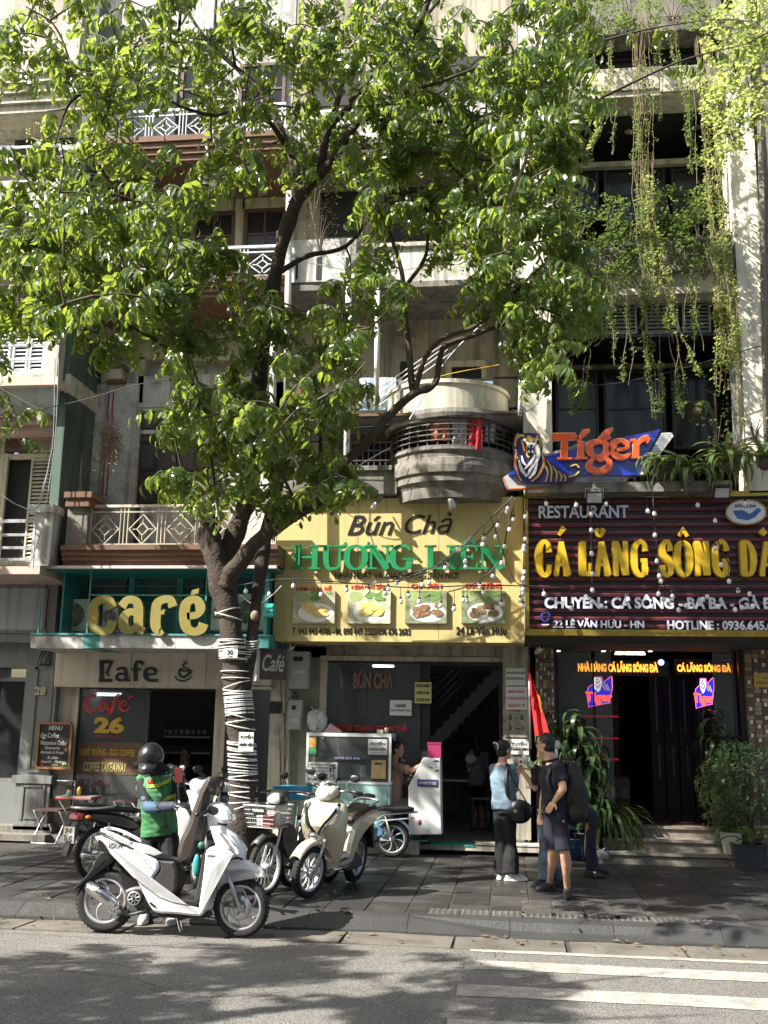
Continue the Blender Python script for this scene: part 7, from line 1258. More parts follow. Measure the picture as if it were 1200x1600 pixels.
def mirror(T, p, d, m=None):
    q = V(p)+V(d); t = obj('mirror', MB().tube([V(p), V(p).lerp(q, .6)+V((0, 0, .04)), q], .005, 6), m_plb, T); b = MB(); b.ell(q+V((0, 0, .04)), (.018, .06, .042), 14, 8); obj('mirror_shell', b, m or m_plb, t); b = MB(); b.ell(q+V((-.018, 0, .04)), (.016, .058, .038), 14, 6); obj('mirror_glass', b, m_chr, t)
def panelxz(T, name, poly, hw, m, bev=.02, yc=0, it=1, lab=None):
    q = smoothpoly(poly, it); return obj(name, MB().prism(q, yc-hw, yc+hw, bev=bev), m, T, label=lab)
def grips(T, x, z_, hw, back=.08, m=None, up=.03, bar=None):
    b = MB(); b.tube(spline([V((x-back, -hw, z_)), V((x-back*.5, -hw*.45, z_+up*.6)), V((x, 0, z_)), V((x-back*.5, hw*.45, z_+up*.6)), V((x-back, hw, z_))], 5), .011, 8); hb = obj('handlebar', b, bar or m_plb, T)
    for s_ in (-1, 1):
        obj('grip', MB().tube([(x-back*.85, s_*hw*.72, z_+.004), (x-back*1.05, s_*hw*1.12, z_-.004)], .017, 10), m_plb, hb); obj('brake_lever', MB().tube([(x-back*.5+.04, s_*hw*.6, z_), (x-back*.8+.05, s_*hw*1.02, z_-.012)], .005, 6), m_alu, hb)
    return hb
# ---- white scooter, traced side view
cB = G(161, 1456, RZ+.01); KZ = (G(375, 1464, RZ+.01)-cB).length/778
ws = thing('scooter', 'white scooter standing at the kerb with its brown seat lifted upright', 'scooter', (cB.x, cB.y+.02, RZ+.005), rz=math.atan2(G(375, 1464, RZ+.01).y-cB.y, G(375, 1464, RZ+.01).x-cB.x)*.5, local=True)
TX = lambda X, Y: ((X-222)*KZ, (858+(X-222)*.0386-Y)*KZ)
tx = lambda L: [TX(*q) for q in L]
wheel(ws, 0, 168*KZ, .10, m_alu, 5, curve=.7); wheel(ws, 778*KZ, 158*KZ, .085, m_alu, 6, yaw=-.06, curve=.75)
panelxz(ws, 'rear_body', tx([(160, 335), (200, 338), (270, 365), (340, 388), (420, 402), (480, 432), (522, 458), (548, 500), (535, 530), (505, 570), (502, 605), (516, 640), (560, 672), (650, 692), (770, 710), (806, 752), (790, 766), (640, 748), (540, 748), (505, 712), (470, 655), (440, 600), (410, 560), (350, 490), (300, 445), (240, 412), (195, 385), (172, 355)]), .150, m_pw, .022, it=2)
panelxz(ws, 'side_cover', tx([(518, 462), (570, 470), (645, 478), (648, 668), (560, 656), (515, 630), (498, 590), (504, 560), (545, 530), (550, 500)]), .135, m_plg, .02)
panelxz(ws, 'tail_cover', tx([(182, 345), (215, 362), (262, 420), (258, 434), (215, 420), (190, 400)]), .156, m_plb, .01); panelxz(ws, 'tail_light', tx([(150, 338), (166, 336), (190, 372), (186, 400), (172, 380)]), .10, m_tail, .01)
panelxz(ws, 'storage_box', tx([(200, 352), (330, 398), (470, 440), (640, 478), (636, 500), (560, 640), (470, 560), (380, 450), (240, 380)]), .115, m_plb, .01); obj('storage_rim', MB().tube([V((*TX(175, 315), 0)).xzy + V((0, -.10, 0)), V((*TX(330, 385), 0)).xzy+V((0, -.135, 0)), V((*TX(500, 448), 0)).xzy+V((0, -.13, 0)), V((*TX(640, 478), 0)).xzy+V((0, -.10, 0))], .012, 6), m_plb, ws)
gr_ = MB()
for s_ in (-1, 1): gr_.tube(spline([V((TX(180, 306)[0], s_*.03, TX(180, 306)[1])), V((TX(200, 305)[0], s_*.11, TX(200, 308)[1])), V((TX(280, 330)[0], s_*.125, TX(280, 332)[1])), V((TX(380, 378)[0], s_*.12, TX(380, 380)[1]))], 5), .014, 8)
obj('grab_rail', gr_, m_pw, ws)
panelxz(ws, 'floorboard', tx([(560, 655), (650, 672), (780, 692), (790, 706), (650, 694), (560, 676)]), .14, m_plb, .006)
panelxz(ws, 'inner_shield', tx([(812, 380), (800, 470), (795, 600), (778, 695), (745, 700), (770, 560), (790, 430)]), .13, m_plg, .015)
# front apron built as stacked horizontal slices: wide at the shoulders, pointed beak
def apron(T, slices, m, name='front_apron', n=None):
    vs = []; 
    for (z_, xr, xf, w_) in slices:
        sl = [(xr, -w_), (xr+(xf-xr)*.35, -w_), (xr+(xf-xr)*.7, -w_*.74), (xf-.012, -w_*.34), (xf, 0), (xf-.012, w_*.34), (xr+(xf-xr)*.7, w_*.74), (xr+(xf-xr)*.35, w_), (xr, w_), (xr+.012, w_*.5), (xr+.012, -w_*.5)]; vs += [(a, c, z_) for a, c in sl]
    k = 11; b = MB(); fs = [(i*k+j, i*k+(j+1) % k, (i+1)*k+(j+1) % k, (i+1)*k+j) for i in range(len(slices)-1) for j in range(k)]+[tuple(range(k))[::-1], tuple((len(slices)-1)*k+j for j in range(k))]; b.add(vs, fs); me = mesh_of(name, b); me.materials.append(m)
    o = bpy.data.objects.new(name, me); COL.objects.link(o); o.parent = T; ORG[o.name] = V((0, 0, 0)); md = o.modifiers.new('b', 'BEVEL'); md.width = .012; md.segments = 2; md.limit_method = 'ANGLE'; me.polygons.foreach_set('use_smooth', [True]*len(me.polygons)); me.set_sharp_from_angle(angle=.9) if hasattr(me, 'set_sharp_from_angle') else None; return o
panelxz(ws, 'leg_shield', tx([(806, 408), (880, 388), (950, 400), (990, 445), (962, 458), (905, 488), (858, 552), (838, 625), (826, 700), (808, 760), (784, 752), (786, 700), (797, 600), (806, 480)]), .175, m_pw, .03, it=2)
apron(ws, [(TX(0, 470)[1]+.04, TX(905, 0)[0], TX(1012, 0)[0], .10), (TX(0, 430)[1]+.04, TX(880, 0)[0], TX(1016, 0)[0], .13), (TX(0, 385)[1]+.04, TX(860, 0)[0], TX(1000, 0)[0], .15), (TX(0, 330)[1]+.04, TX(835, 0)[0], TX(955, 0)[0], .14), (TX(0, 285)[1]+.04, TX(815, 0)[0], TX(885, 0)[0], .11)], m_pw)
lampb = MB()
for s_ in (-1, 1): lampb.prism(smoothpoly(tx([(885, 318), (930, 350), (985, 405), (1000, 440), (985, 445), (950, 410), (905, 350)]), 1), s_*.128, s_*.160, bev=.006)
obj('front_lamp', lampb, m_hl, ws); panelxz(ws, 'steering_column', tx([(778, 225), (835, 262), (850, 290), (812, 300), (800, 330), (785, 290)]), .035, m_pw, .012)
panelxz(ws, 'handlebar_cover', tx([(775, 172), (830, 163), (895, 182), (930, 225), (938, 262), (932, 278), (880, 282), (842, 268), (800, 252), (778, 232), (768, 200)]), .085, m_pw, .035); panelxz(ws, 'headlight', tx([(893, 188), (925, 215), (938, 255), (930, 272), (905, 245), (888, 205)]), .075, m_hl, .02)
panelxz(ws, 'speedometer', tx([(800, 178), (855, 190), (862, 215), (840, 235), (808, 230), (795, 205)]), .089, m_plb, .006); grips(ws, TX(815, 200)[0], TX(0, 205)[1]+.03, .30, .06)
panelxz(ws, 'front_fender', tx([(905, 505), (925, 482), (970, 473), (1030, 485), (1085, 515), (1128, 562), (1122, 578), (1060, 545), (1000, 534), (950, 540), (905, 565), (870, 610), (838, 618), (850, 590), (880, 555)]), .058, m_pw, .02)
fk_ = MB()
for s_ in (-1, 1): fk_.tube([V((TX(915, 530)[0], s_*.062, TX(915, 530)[1])), V((TX(1000, 725)[0], s_*.066, TX(1000, 725)[1]))], .019, 10)
obj('fork', fk_, m_alu, ws); obj('brake_hose', MB().tube(spline([V((*TX(880, 500), 0)).xzy+V((0, -.08, 0)), V((*TX(870, 620), 0)).xzy+V((0, -.09, 0)), V((*TX(905, 700), 0)).xzy+V((0, -.09, 0)), V((*TX(985, 725), 0)).xzy+V((0, -.08, 0))], 5), .005, 5), m_plb, ws)
panelxz(ws, 'mudguard', tx([(200, 418), (262, 436), (300, 470), (262, 465), (220, 468), (188, 500), (140, 560), (90, 600), (38, 640), (36, 628), (100, 570), (140, 515), (165, 450)]), .07, m_plb, .01); panelxz(ws, 'rear_hugger', tx([(295, 515), (330, 550), (400, 598), (440, 640), (400, 650), (350, 640), (315, 600)]), .055, m_plb, .015)
panelxz(ws, 'engine', tx([(330, 640), (380, 615), (450, 610), (470, 660), (520, 720), (500, 752), (420, 765), (340, 760), (300, 775), (310, 750), (370, 735)]), .075, m_eng, .02); q = TX(412, 668); fc_ = obj('fan_cover', MB().lathe([(0, -.135), (.05, -.135), (.062, -.125), (.066, -.07), (0, -.07)], (q[0], 0, q[1]), 24, 'y'), m_plb, ws); b = MB()
for k in range(8): a = k*pi/4+.3; b.tube([(q[0]+.014*cos(a), -.138, q[1]+.014*sin(a)), (q[0]+.05*cos(a), -.137, q[1]+.05*sin(a))], .004, 4)
b.lathe([(.052, -.139), (.06, -.139), (.06, -.134), (.052, -.134), (.052, -.139)], (q[0], 0, q[1]), 24, 'y'); obj('fan_grille', b, m_alu, fc_)
e0, e1 = TX(150, 598), TX(335, 712); L_ = [(V((e0[0], -.15, e0[1])), .048), (V((e0[0]+.02, -.152, e0[1]-.012)), .058), (V(((e0[0]+e1[0])/2, -.148, (e0[1]+e1[1])/2)), .060), (V((e1[0]-.03, -.142, e1[1]+.012)), .046), (V((e1[0], -.14, e1[1])), .03)]
ex = obj('exhaust', MB().tube([p for p, _ in L_], [r__ for _, r__ in L_], 16), m_chr, ws); obj('heat_shield', MB().tube([p+V((0, -.018, .012)) for p, _ in L_[1:4]], [r__*.86 for _, r__ in L_[1:4]], 14), m_chr, ex); obj('exhaust_cap', MB().tube([L_[0][0]+V((-.012, 0, .008)), L_[0][0]+V((.006, 0, -.004))], .044, 14), m_plb, ex); obj('exhaust_pipe', MB().tube(spline([L_[-1][0], V((TX(380, 765)[0], -.12, TX(380, 755)[1])), V((TX(480, 735)[0], -.09, TX(480, 735)[1]))], 5), .015, 8), m_eng, ex)
obj('centre_stand', MB().tube([V((TX(600, 740)[0], -.06, TX(600, 740)[1])), V((TX(560, 790)[0], -.11, TX(560, 800)[1]))], .009, 6).tube([V((TX(655, 770)[0], -.11, TX(655, 775)[1])), V((TX(688, 835)[0], -.16, TX(688, 838)[1])), V((TX(705, 830)[0], -.17, TX(705, 828)[1])), V((TX(680, 785)[0], -.13, TX(680, 785)[1]))], .007, 6), m_eng, ws); obj('belly', MB().prism(tx([(480, 735), (820, 755), (830, 775), (700, 780), (520, 772)]), -.09, .09, bev=.01), m_plb, ws)
st_ = panelxz(ws, 'seat', tx([(788, 22), (812, 24), (836, 58), (838, 112), (822, 132), (806, 108), (800, 160), (782, 260), (762, 370), (742, 462), (705, 500), (660, 502), (638, 470), (632, 430), (645, 360), (684, 290), (712, 190), (742, 100), (765, 50)]), .125, m_seatb, .05, it=2)
obj('seat_hinge', MB().box(TX(655, 0)[0], -.04, TX(0, 505)[1], TX(700, 0)[0], .04, TX(0, 488)[1]), m_eng, ws)
obj('decal', text_mesh('VISION', *TX(252, 402), *TX(332, 372), -.1515, depth=.002, bold=.02, shear=.3), m_plb, ws); obj('decal', text_mesh('HONDA', *TX(818, 452), *TX(868, 440), -.1765, depth=.002, bold=.03), m_plb, ws)
hg = thing('bag', 'teal and green water bottle bag hanging on the hook of the white scooter', 'bag', tuple(ws.matrix_world @ V((0, 0, 0)))); hg.location = ws.location; hg.rotation_euler = ws.rotation_euler; ORG[hg.name] = V((0, 0, 0))
q = TX(785, 395); b = MB(); b.ell((q[0]-.02, -.10, q[1]), (.035, .03, .035), 12, 8); obj('bottle_top', b, mat('dark_green_cap', (.03, .10, .07), .5), hg); b = MB(); b.ell((q[0]-.06, -.09, q[1]-.17), (.035, .03, .10), 12, 8); obj('bottle', b, mat('teal_bottle', (.05, .30, .28), .3), hg); b = MB(); b.ell((q[0]-.02, -.06, q[1]-.18), (.05, .04, .12), 12, 8); obj('sack', b, m_vinyl, hg)
# ---- generic scooter (metres)
def scooter(lab, loc, rz, mp, m_in=None, seatm=None, steer=0.0, rim=None, chrome=False, lean=0.0, group=None, lamps=1):
    T = thing('scooter', lab, 'scooter', loc, rz=rz, local=True, group=group); T.rotation_euler = (lean, 0, rz); mi = m_in or m_plg
    wheel(T, 0, .26, .10, rim or m_alu, 5, curve=.5); wf = wheel(T, 1.26, .26, .088, rim or m_alu, 6 if not chrome else 10, yaw=steer, curve=.35)
    panelxz(T, 'rear_body', [(-.28, .80), (-.1, .83), (.2, .80), (.48, .70), (.56, .55), (.60, .38), (.78, .33), (.98, .32), (1.0, .26), (.6, .24), (.42, .28), (.36, .42), (.2, .55), (0, .62), (-.2, .68)], .15, mp, .04); panelxz(T, 'seat', [(-.26, .80), (-.2, .86), (.05, .87), (.2, .82), (.4, .82), (.52, .75), (.5, .70), (.2, .77), (-.1, .80)], .135, seatm or m_seatb, .035)
    panelxz(T, 'floorboard', [(.5, .335), (.95, .33), (1.0, .35), (.5, .36)], .15, m_plb, .006)
    apron(T, [(.26, .88, 1.0, .15), (.42, .92, 1.03, .21), (.58, .96, 1.14, .245), (.72, .985, 1.25, .255), (.84, .98, 1.23, .25), (.94, .965, 1.14, .215), (1.0, .95, 1.05, .13)], mp); panelxz(T, 'inner_shield', [(.88, .32), (.93, .34), (.965, .95), (.93, .96), (.90, .6)], .15, mi, .015)
    for s_ in (-1, 1):
        pp = spline([V((1.165, s_*.015, .60)), V((1.235, s_*.10, .72)), V((1.19, s_*.165, .83)), V((1.11, s_*.19, .93))], 5); obj('light_trim', MB().tube([p+V((.004, 0, .028)) for p in pp], (.026, .012), 8), m_plb, T); obj('chrome_trim', MB().tube([p+V((.006, 0, -.004)) for p in pp], .011, 8), m_alu if not chrome else m_chr, T); b = MB(); b.ell((1.14, s_*.175, .905), (.035, .03, .045), 10, 6); obj('turn_signal', b, m_hl, T)
    if chrome:
        b = MB(); b.ell((1.262, 0, .615), (.03, .06, .04), 12, 7); obj('chrome_badge', b, m_chr, T)
        for s_ in (-1, 1): obj('edge_trim', MB().tube(spline([V((.94, s_*.14, .30)), V((.955, s_*.205, .55)), V((.975, s_*.222, .78)), V((.96, s_*.19, .93)), V((.95, s_*.10, 1.0))], 5), .010, 6), m_chr, T); obj('side_trim', MB().tube([V((.55, s_*.165, .27)), V((.98, s_*.16, .27))], .012, 6), m_chr, T)
    S = M.Translation(V((1.0, 0, 0))) @ M.Rotation(steer*.9, 4, 'Z') @ M.Translation(V((-1.0, 0, 0)))
    b = MB(); b.loft([(.90, 1.02, 0, .05, .05, 2.5), (.95, 1.05, 0, .10, .07, 2.5), (1.02, 1.06, 0, .125, .075, 2.5), (1.09, 1.03, 0, .105, .065, 2.4), (1.13, 1.01, 0, .06, .045, 2.2)], 18); b.v = [tuple(S @ V(p)) for p in b.v]; obj('handlebar_cover', b, mp, T)
    b = MB(); b.ell((1.105, 0, 1.025), (.05, .092, .06), 16, 9); b.v = [tuple(S @ V(p)) for p in b.v]; obj('headlight', b, m_hl, T); b = MB(); b.ell((1.0, 0, 1.115), (.06, .07, .03), 12, 6); b.v = [tuple(S @ V(p)) for p in b.v]; obj('speedometer', b, m_plb, T)
    for s_ in (-1, 1):
        b = MB(); b.tube([(1.0, s_*.08, 1.06), (.95, s_*.2, 1.09), (.92, s_*.24, 1.09)], .015, 8); b.v = [tuple(S @ V(p)) for p in b.v]; hb = obj('handlebar', b, m_chr, T); b = MB(); b.tube([(.935, s_*.22, 1.09), (.89, s_*.36, 1.08)], .019, 10); b.v = [tuple(S @ V(p)) for p in b.v]; obj('grip', b, m_plb, hb)
        p = S @ V((.96, s_*.15, 1.09)); q = S @ V((.97, s_*.27, 1.20)); b = MB().tube([p, p.lerp(q, .5)+V((0, 0, .04)), q], .006, 6); mm = obj('mirror', b, m_plb if not chrome else m_chr, T); b = MB(); b.ell(q+V((0, s_*.02, .03)), (.014, .062, .04), 14, 8); obj('mirror_shell', b, m_plb, mm)
    b = MB(); pp = [V((1.26+.30*cos(a), 0, .26+.30*sin(a))) for a in [R(150-i*12) for i in range(11)]]; vs = []
    for p in pp: vs += [(p.x, -.065, p.z-.02), (p.x, -.04, p.z+.012), (p.x, 0, p.z+.02), (p.x, .04, p.z+.012), (p.x, .065, p.z-.02)]
    b.add(vs, [(5*i+j, 5*i+j+1, 5*i+j+6, 5*i+j+5) for i in range(10) for j in range(4)], True); S2 = M.Translation(V((1.26, 0, 0))) @ M.Rotation(steer, 4, 'Z') @ M.Translation(V((-1.26, 0, 0))); b.v = [tuple(S2 @ V(p)) for p in b.v]; o_ = obj('front_fender', b, mp, T); md = o_.modifiers.new('s', 'SOLIDIFY'); md.thickness = .012
    b = MB(); 
    for s_ in (-1, 1): b.tube([(1.14, s_*.068, .60), (1.26, s_*.072, .26)], .017, 10)
    b.v = [tuple(S2 @ V(p)) for p in b.v]; obj('fork', b, m_alu, T)
    panelxz(T, 'engine', [(-.08, .2), (.1, .36), (.36, .36), (.5, .26), (.42, .16), (0, .17)], .08, m_eng, .02); obj('exhaust', MB().tube([(.25, -.13, .18), (.05, -.15, .22), (-.2, -.16, .33), (-.3, -.16, .36)], [.02, .045, .058, .045], 12), m_chr if chrome else m_plb, T)
    panelxz(T, 'mudguard', [(-.3, .70), (-.2, .66), (-.3, .45), (-.38, .34), (-.41, .35), (-.35, .5)], .06, m_plb, .008); obj('tail_light', MB().box(-.31, -.09, .70, -.27, .09, .78), m_tail, T); obj('number_plate', MB().box(-.385, -.09, .44, -.375, .09, .58, M.Rotation(0, 4, 'Y')), mat('plate_face', (.55, .55, .53), .5, .1, 20), T)
    obj('side_stand', MB().tube([(.55, .10, .22), (.50, .28, .01), (.53, .31, .008)], .010, 6), m_plb, T); obj('grab_rail', MB().tube(spline([V((.05, .12, .86)), V((-.2, .12, .90)), V((-.33, 0, .90)), V((-.2, -.12, .90)), V((.05, -.12, .86))], 4), .012, 8), m_alu, T); return T
fc_ = G(478, 1404); rz_ = R(-104); scooter('beige scooter with chrome trim parked on the pavement, front wheel turned', (fc_.x-1.26*cos(rz_), fc_.y-1.26*sin(rz_), .005), rz_, m_bei, seatm=m_seatb, steer=-.22, chrome=True, lean=R(-6))
m_navyp = mat('dark_blue_paint', (.02, .025, .045), .2, .05, 3, coat=.6)
fc_ = G(352, 1382); rz_ = R(-48); scooter('dark scooter with twin headlights squeezed behind the front of the white scooter', (fc_.x-1.26*cos(rz_), fc_.y-1.26*sin(rz_), .005), rz_, m_navyp, steer=.2)
fc_ = G(300, 1386); rz_ = R(-70); scooter('white scooter with a dark seat standing behind the man in the green vest', (fc_.x-1.26*cos(rz_)+.05, fc_.y-1.26*sin(rz_), .005), rz_, m_pw, steer=.1)
# ---- underbone motorbikes
def moped(lab, loc, rz, mp, mshield, steer=0, basket=False, plate=False, seatm=None, lamp=m_hl, group=None, mirrors=True):
    T = thing('motorbike', lab, 'motorbike', loc, rz=rz, local=True, group=group); wheel(T, 0, .29, .075, m_alu, 28, thin=True); wheel(T, 1.22, .29, .065, m_alu, 28, yaw=steer, thin=True)
    panelxz(T, 'tail_body', [(-.30, .74), (-.2, .76), (.2, .72), (.5, .62), (.52, .5), (.3, .52), (0, .6), (-.25, .68)], .10, mp, .03); panelxz(T, 'seat', [(-.28, .755), (-.24, .83), (0, .83), (.2, .79), (.5, .76), (.55, .70), (.3, .715), (0, .75)], .12, seatm or m_vinyl, .03)
    obj('grab_rail', MB().tube(spline([V((.1, .13, .80)), V((-.2, .14, .79)), V((-.34, .07, .80)), V((-.34, -.07, .80)), V((-.2, -.14, .79)), V((.1, -.13, .80))], 4), .012, 8), m_alu, T); panelxz(T, 'tail_light', [(-.36, .66), (-.34, .74), (-.27, .75), (-.26, .68)], .09, m_tail, .015)
    for s_ in (-1, 1): b = MB(); b.ell((-.26, s_*.14, .70), (.035, .035, .025), 10, 6); obj('turn_signal', b, m_amb, T); obj('shock', MB().tube([(.05, s_*.11, .62), (-.02, s_*.11, .30)], .022, 8), m_chr, T)
    panelxz(T, 'rear_mudguard', [(-.33, .66), (-.28, .66), (-.34, .42), (-.42, .28), (-.45, .30), (-.38, .5)], .055, m_plb, .008)
    if plate:
        pl_ = obj('number_plate', MB().box(-.398, -.095, .43, -.388, .095, .60), mat('plate_face', (.55, .55, .53), .5, .1, 20), T); Tm = M.Translation(V((-.4, 0, 0))) @ M.Rotation(-pi/2, 4, 'Z'); obj('plate_number', join(text_mesh('29-H7', -.06, .53, .06, .585, 0, depth=.003, bold=.03, T=Tm), text_mesh('51.42', -.075, .445, .075, .51, 0, depth=.003, bold=.03, T=Tm)), m_blk, pl_)
    panelxz(T, 'frame', [(.5, .64), (.62, .46), (.85, .44), (.98, .8), (1.03, .8), (.9, .36), (.6, .34), (.42, .5)], .035, mp, .01); panelxz(T, 'engine', [(.38, .22), (.42, .42), (.66, .42), (.86, .34), (.86, .24), (.6, .18)], .11, m_eng, .02); obj('chain_case', MB().tube([(0, .09, .29), (.42, .09, .27)], (.035), 8), m_plb, T)
    obj('exhaust', MB().tube([(.75, -.1, .24), (.5, -.12, .2), (.1, -.13, .24), (-.3, -.13, .30)], [.016, .02, .038, .034], 10), m_chr, T)
    for s_ in (-1, 1): b = MB(); b.add([(.88, s_*.08, .28), (.90, s_*.20, .34), (.98, s_*.21, .62), (1.02, s_*.13, .82), (1.06, s_*.05, .80), (1.02, s_*.07, .5)], [(0, 1, 5), (1, 2, 5), (2, 3, 5), (3, 4, 5)]); o_ = obj('leg_shield', b, mshield, T); md = o_.modifiers.new('s', 'SOLIDIFY'); md.thickness = .012
    obj('foot_peg', MB().tube([(.6, -.24, .27), (.6, .24, .27)], .012, 6), m_plb, T); b = MB()
    for s_ in (-1, 1): b.tube([(1.02, s_*.055, .80), (1.10, s_*.06, .56), (1.22, s_*.06, .29)], .017, 8)
    obj('fork', b, m_alu, T); b = MB(); vs = []; pp = [V((1.22+.325*cos(a), 0, .29+.325*sin(a))) for a in [R(165-i*13) for i in range(10)]]
    for p in pp: vs += [(p.x, -.05, p.z-.02), (p.x, 0, p.z+.012), (p.x, .05, p.z-.02)]
    b.add(vs, [(3*i+j, 3*i+j+1, 3*i+j+4, 3*i+j+3) for i in range(9) for j in range(2)], True); o_ = obj('front_fender', b, mshield, T); md = o_.modifiers.new('s', 'SOLIDIFY'); md.thickness = .01
    b = MB(); b.loft([(.93, .96, 0, .06, .05, 2.4), (.99, .99, 0, .11, .075, 2.6), (1.06, .98, 0, .12, .08, 2.6), (1.12, .96, 0, .09, .06, 2.4)], 16); obj('headlight_housing', b, mp, T); b = MB(); b.loft([(1.10, .965, 0, .085, .055, 2.6), (1.145, .96, 0, .07, .042, 2.3)], 16); obj('headlight', b, lamp, T); grips(T, .97, 1.02, .31, .10)
    if mirrors:
        for s_ in (-1, 1): mirror(T, (.93, s_*.22, 1.03), (.02, s_*.08, .14))
    if basket: make_basket(T, (1.22, 0, .80), .17, .20, .22, basket)
    return T
def make_basket(T, c, hx, hy, h, m):
    b = MB(); x, y, z0_ = c
    for k in range(6):
        t = k/5; f_ = .8+.2*t; zz = z0_-h/2+h*t; b.tube([(x-hx*f_, y-hy*f_, zz), (x+hx*f_, y-hy*f_, zz), (x+hx*f_, y+hy*f_, zz), (x-hx*f_, y+hy*f_, zz), (x-hx*f_, y-hy*f_, zz)], .004 if k < 5 else .010, 5)
    for i in range(9):
        u_ = -1+i*.25
        for s_ in (-1, 1): b.tube([(x+hx*u_*.8, y+s_*hy*.8, z0_-h/2), (x+hx*u_, y+s_*hy, z0_+h/2)], .0035, 4); b.tube([(x+s_*hx*.8, y+hy*u_*.8, z0_-h/2), (x+s_*hx, y+hy*u_, z0_+h/2)], .0035, 4)
    bk = obj('basket', b, m, T); obj('basket_floor', MB().box(x-hx*.8, y-hy*.8, z0_-h/2-.004, x+hx*.8, y+hy*.8, z0_-h/2+.004), m, bk); return bk
rc_ = G(148, 1376); rz_ = R(60); moped('black motorbike with a white number plate and red tail light at the left', (rc_.x, rc_.y, .005), rz_, m_plb, m_plb, plate=True)
fc_ = G(202, 1362); rz_ = R(-118); moped('old cream motorbike with mirrors and a pale leg shield behind the black one', (fc_.x-1.22*cos(rz_), fc_.y-1.22*sin(rz_), .005), rz_, m_bei, mat('dull_white_shield', (.40, .38, .34), .5, .1, 6), steer=.1)
fc_ = G(414, 1401); rz_ = R(-112); yb = moped('dark motorbike with a grey wire front basket beside the tree', (fc_.x-1.22*cos(rz_), fc_.y-1.22*sin(rz_), .005), rz_, m_plb, m_eng, basket=mat('grey_wire', (.24, .24, .24), .5, .15, 20), lamp=m_hl, mirrors=False)
Tm = M.Translation(V((1.405, 0, 0))) @ M.Rotation(pi/2, 4, 'Z'); obj('basket_badge', MB().box(1.40, -.09, .84, 1.405, .09, .89), m_plb, yb); obj('decal', text_mesh('YAMAHA', -.075, .852, .075, .88, -.004, depth=.003, bold=.03, T=Tm), m_paper, yb)
for k, (c_, dx, dy) in enumerate(((mat('white_packet', (.6, .6, .6), .6), 0, -.06), (mat('red_packet', (.3, .08, .07), .5), .05, .05), (mat('grey_packet', (.35, .38, .4), .5), -.05, .04))): obj('packet', MB().box(1.17+dx, dy-.05, .70, 1.27+dx, dy+.05, .80+.02*k), c_, yb)
# ---- electric bicycles
def ebike(lab, loc, rz, mp, frame, seatm, crate=None, child=False):
    T = thing('electric_bicycle', lab, 'electric bicycle', loc, rz=rz, local=True); m_g = mat('grey_alloy', (.30, .31, .32), .4, .1, 8, metal=.4); wheel(T, 0, .235, .07, m_g, 8, curve=.3); wheel(T, 1.10, .235, .06, m_g, 8, curve=.3)
    panelxz(T, 'body_cover', [(.12, .38), (.3, .44), (.55, .40), (.85, .42), (.95, .60), (1.0, .60), (.92, .30), (.7, .24), (.3, .24), (.1, .28)], .07, mp, .02); panelxz(T, 'battery_box', [(.22, .44), (.30, .64), (.56, .63), (.56, .44)], .065, mat('white_battery', (.52, .52, .5), .4, .06), .015)
    b = MB(); 
    for s_ in (-1, 1): b.tube([(-.35, s_*.06, .60), (.1, s_*.06, .56), (.3, s_*.05, .44)], .011, 6).tube([(-.3, s_*.06, .52), (.15, s_*.06, .48)], .010, 6).tube([(0, s_*.055, .235), (.1, s_*.06, .56)], .012, 6)
    b.tube([(.40, 0, .62), (.38, 0, .74)], .014, 8).tube([(.98, 0, .58), (.90, 0, .98)], .018, 8); obj('frame', b, frame, T)
    b = MB()
    for s_ in (-1, 1): b.tube([(.97, s_*.05, .62), (1.10, s_*.055, .235)], .014, 6)
    obj('fork', b, frame, T); sd_ = obj('saddle', MB().loft([(.24, .78, 0, .10, .035, 2.2), (.32, .79, 0, .115, .045, 2.2), (.42, .785, 0, .075, .04, 2.2), (.54, .78, 0, .03, .025, 2)], 14), seatm, T); obj('rear_seat', MB().loft([(-.30, .63, 0, .08, .025, 3), (-.2, .64, 0, .11, .04, 3), (.1, .64, 0, .10, .04, 3), (.2, .63, 0, .07, .03, 3)], 14), seatm, T)
    for xx in (0, 1.10):
        b = MB(); vs = []; pp = [V((xx+.27*cos(a), 0, .235+.27*sin(a))) for a in [R(170-i*14) for i in range(10)]]
        for p in pp: vs += [(p.x, -.045, p.z-.015), (p.x, 0, p.z+.012), (p.x, .045, p.z-.015)]
        b.add(vs, [(3*i+j, 3*i+j+1, 3*i+j+4, 3*i+j+3) for i in range(9) for j in range(2)], True); o_ = obj('fender', b, mp, T); md = o_.modifiers.new('s', 'SOLIDIFY'); md.thickness = .008
    grips(T, .90, 1.0, .27, .14, up=.02, bar=m_chr); b = MB(); b.ell((.96, 0, .93), (.05, .06, .045), 12, 7); obj('headlight', b, m_hl, T); mirror(T, (.84, -.2, 1.01), (0, -.04, .12)); mirror(T, (.84, .2, 1.01), (0, .04, .12)); obj('kick_stand', MB().tube([(.35, .06, .25), (.33, .16, .01)], .009, 6), m_alu, T)
    obj('pedal', MB().box(.45, -.16, .18, .55, -.10, .21), m_plb, T); b = MB(); b.ell((-.38, 0, .46), (.03, .05, .04), 10, 6); obj('tail_light', b, m_tail, T)
    if crate:
        x0, x1 = .96, 1.24; hb = MB().prism([(x0, .93), (x1, .93), (x1+.03, 1.07), (x0-.03, 1.07)], -.17, .17, bev=.015); obj('basket', hb, crate, T)
    if child: obj('child_seat', MB().prism(smoothpoly([(.05, .70), (.35, .70), (.38, .78), (.12, .78), (.08, 1.02), (.0, 1.02)], 1), -.13, .13, bev=.02), m_plb, T)
    return T
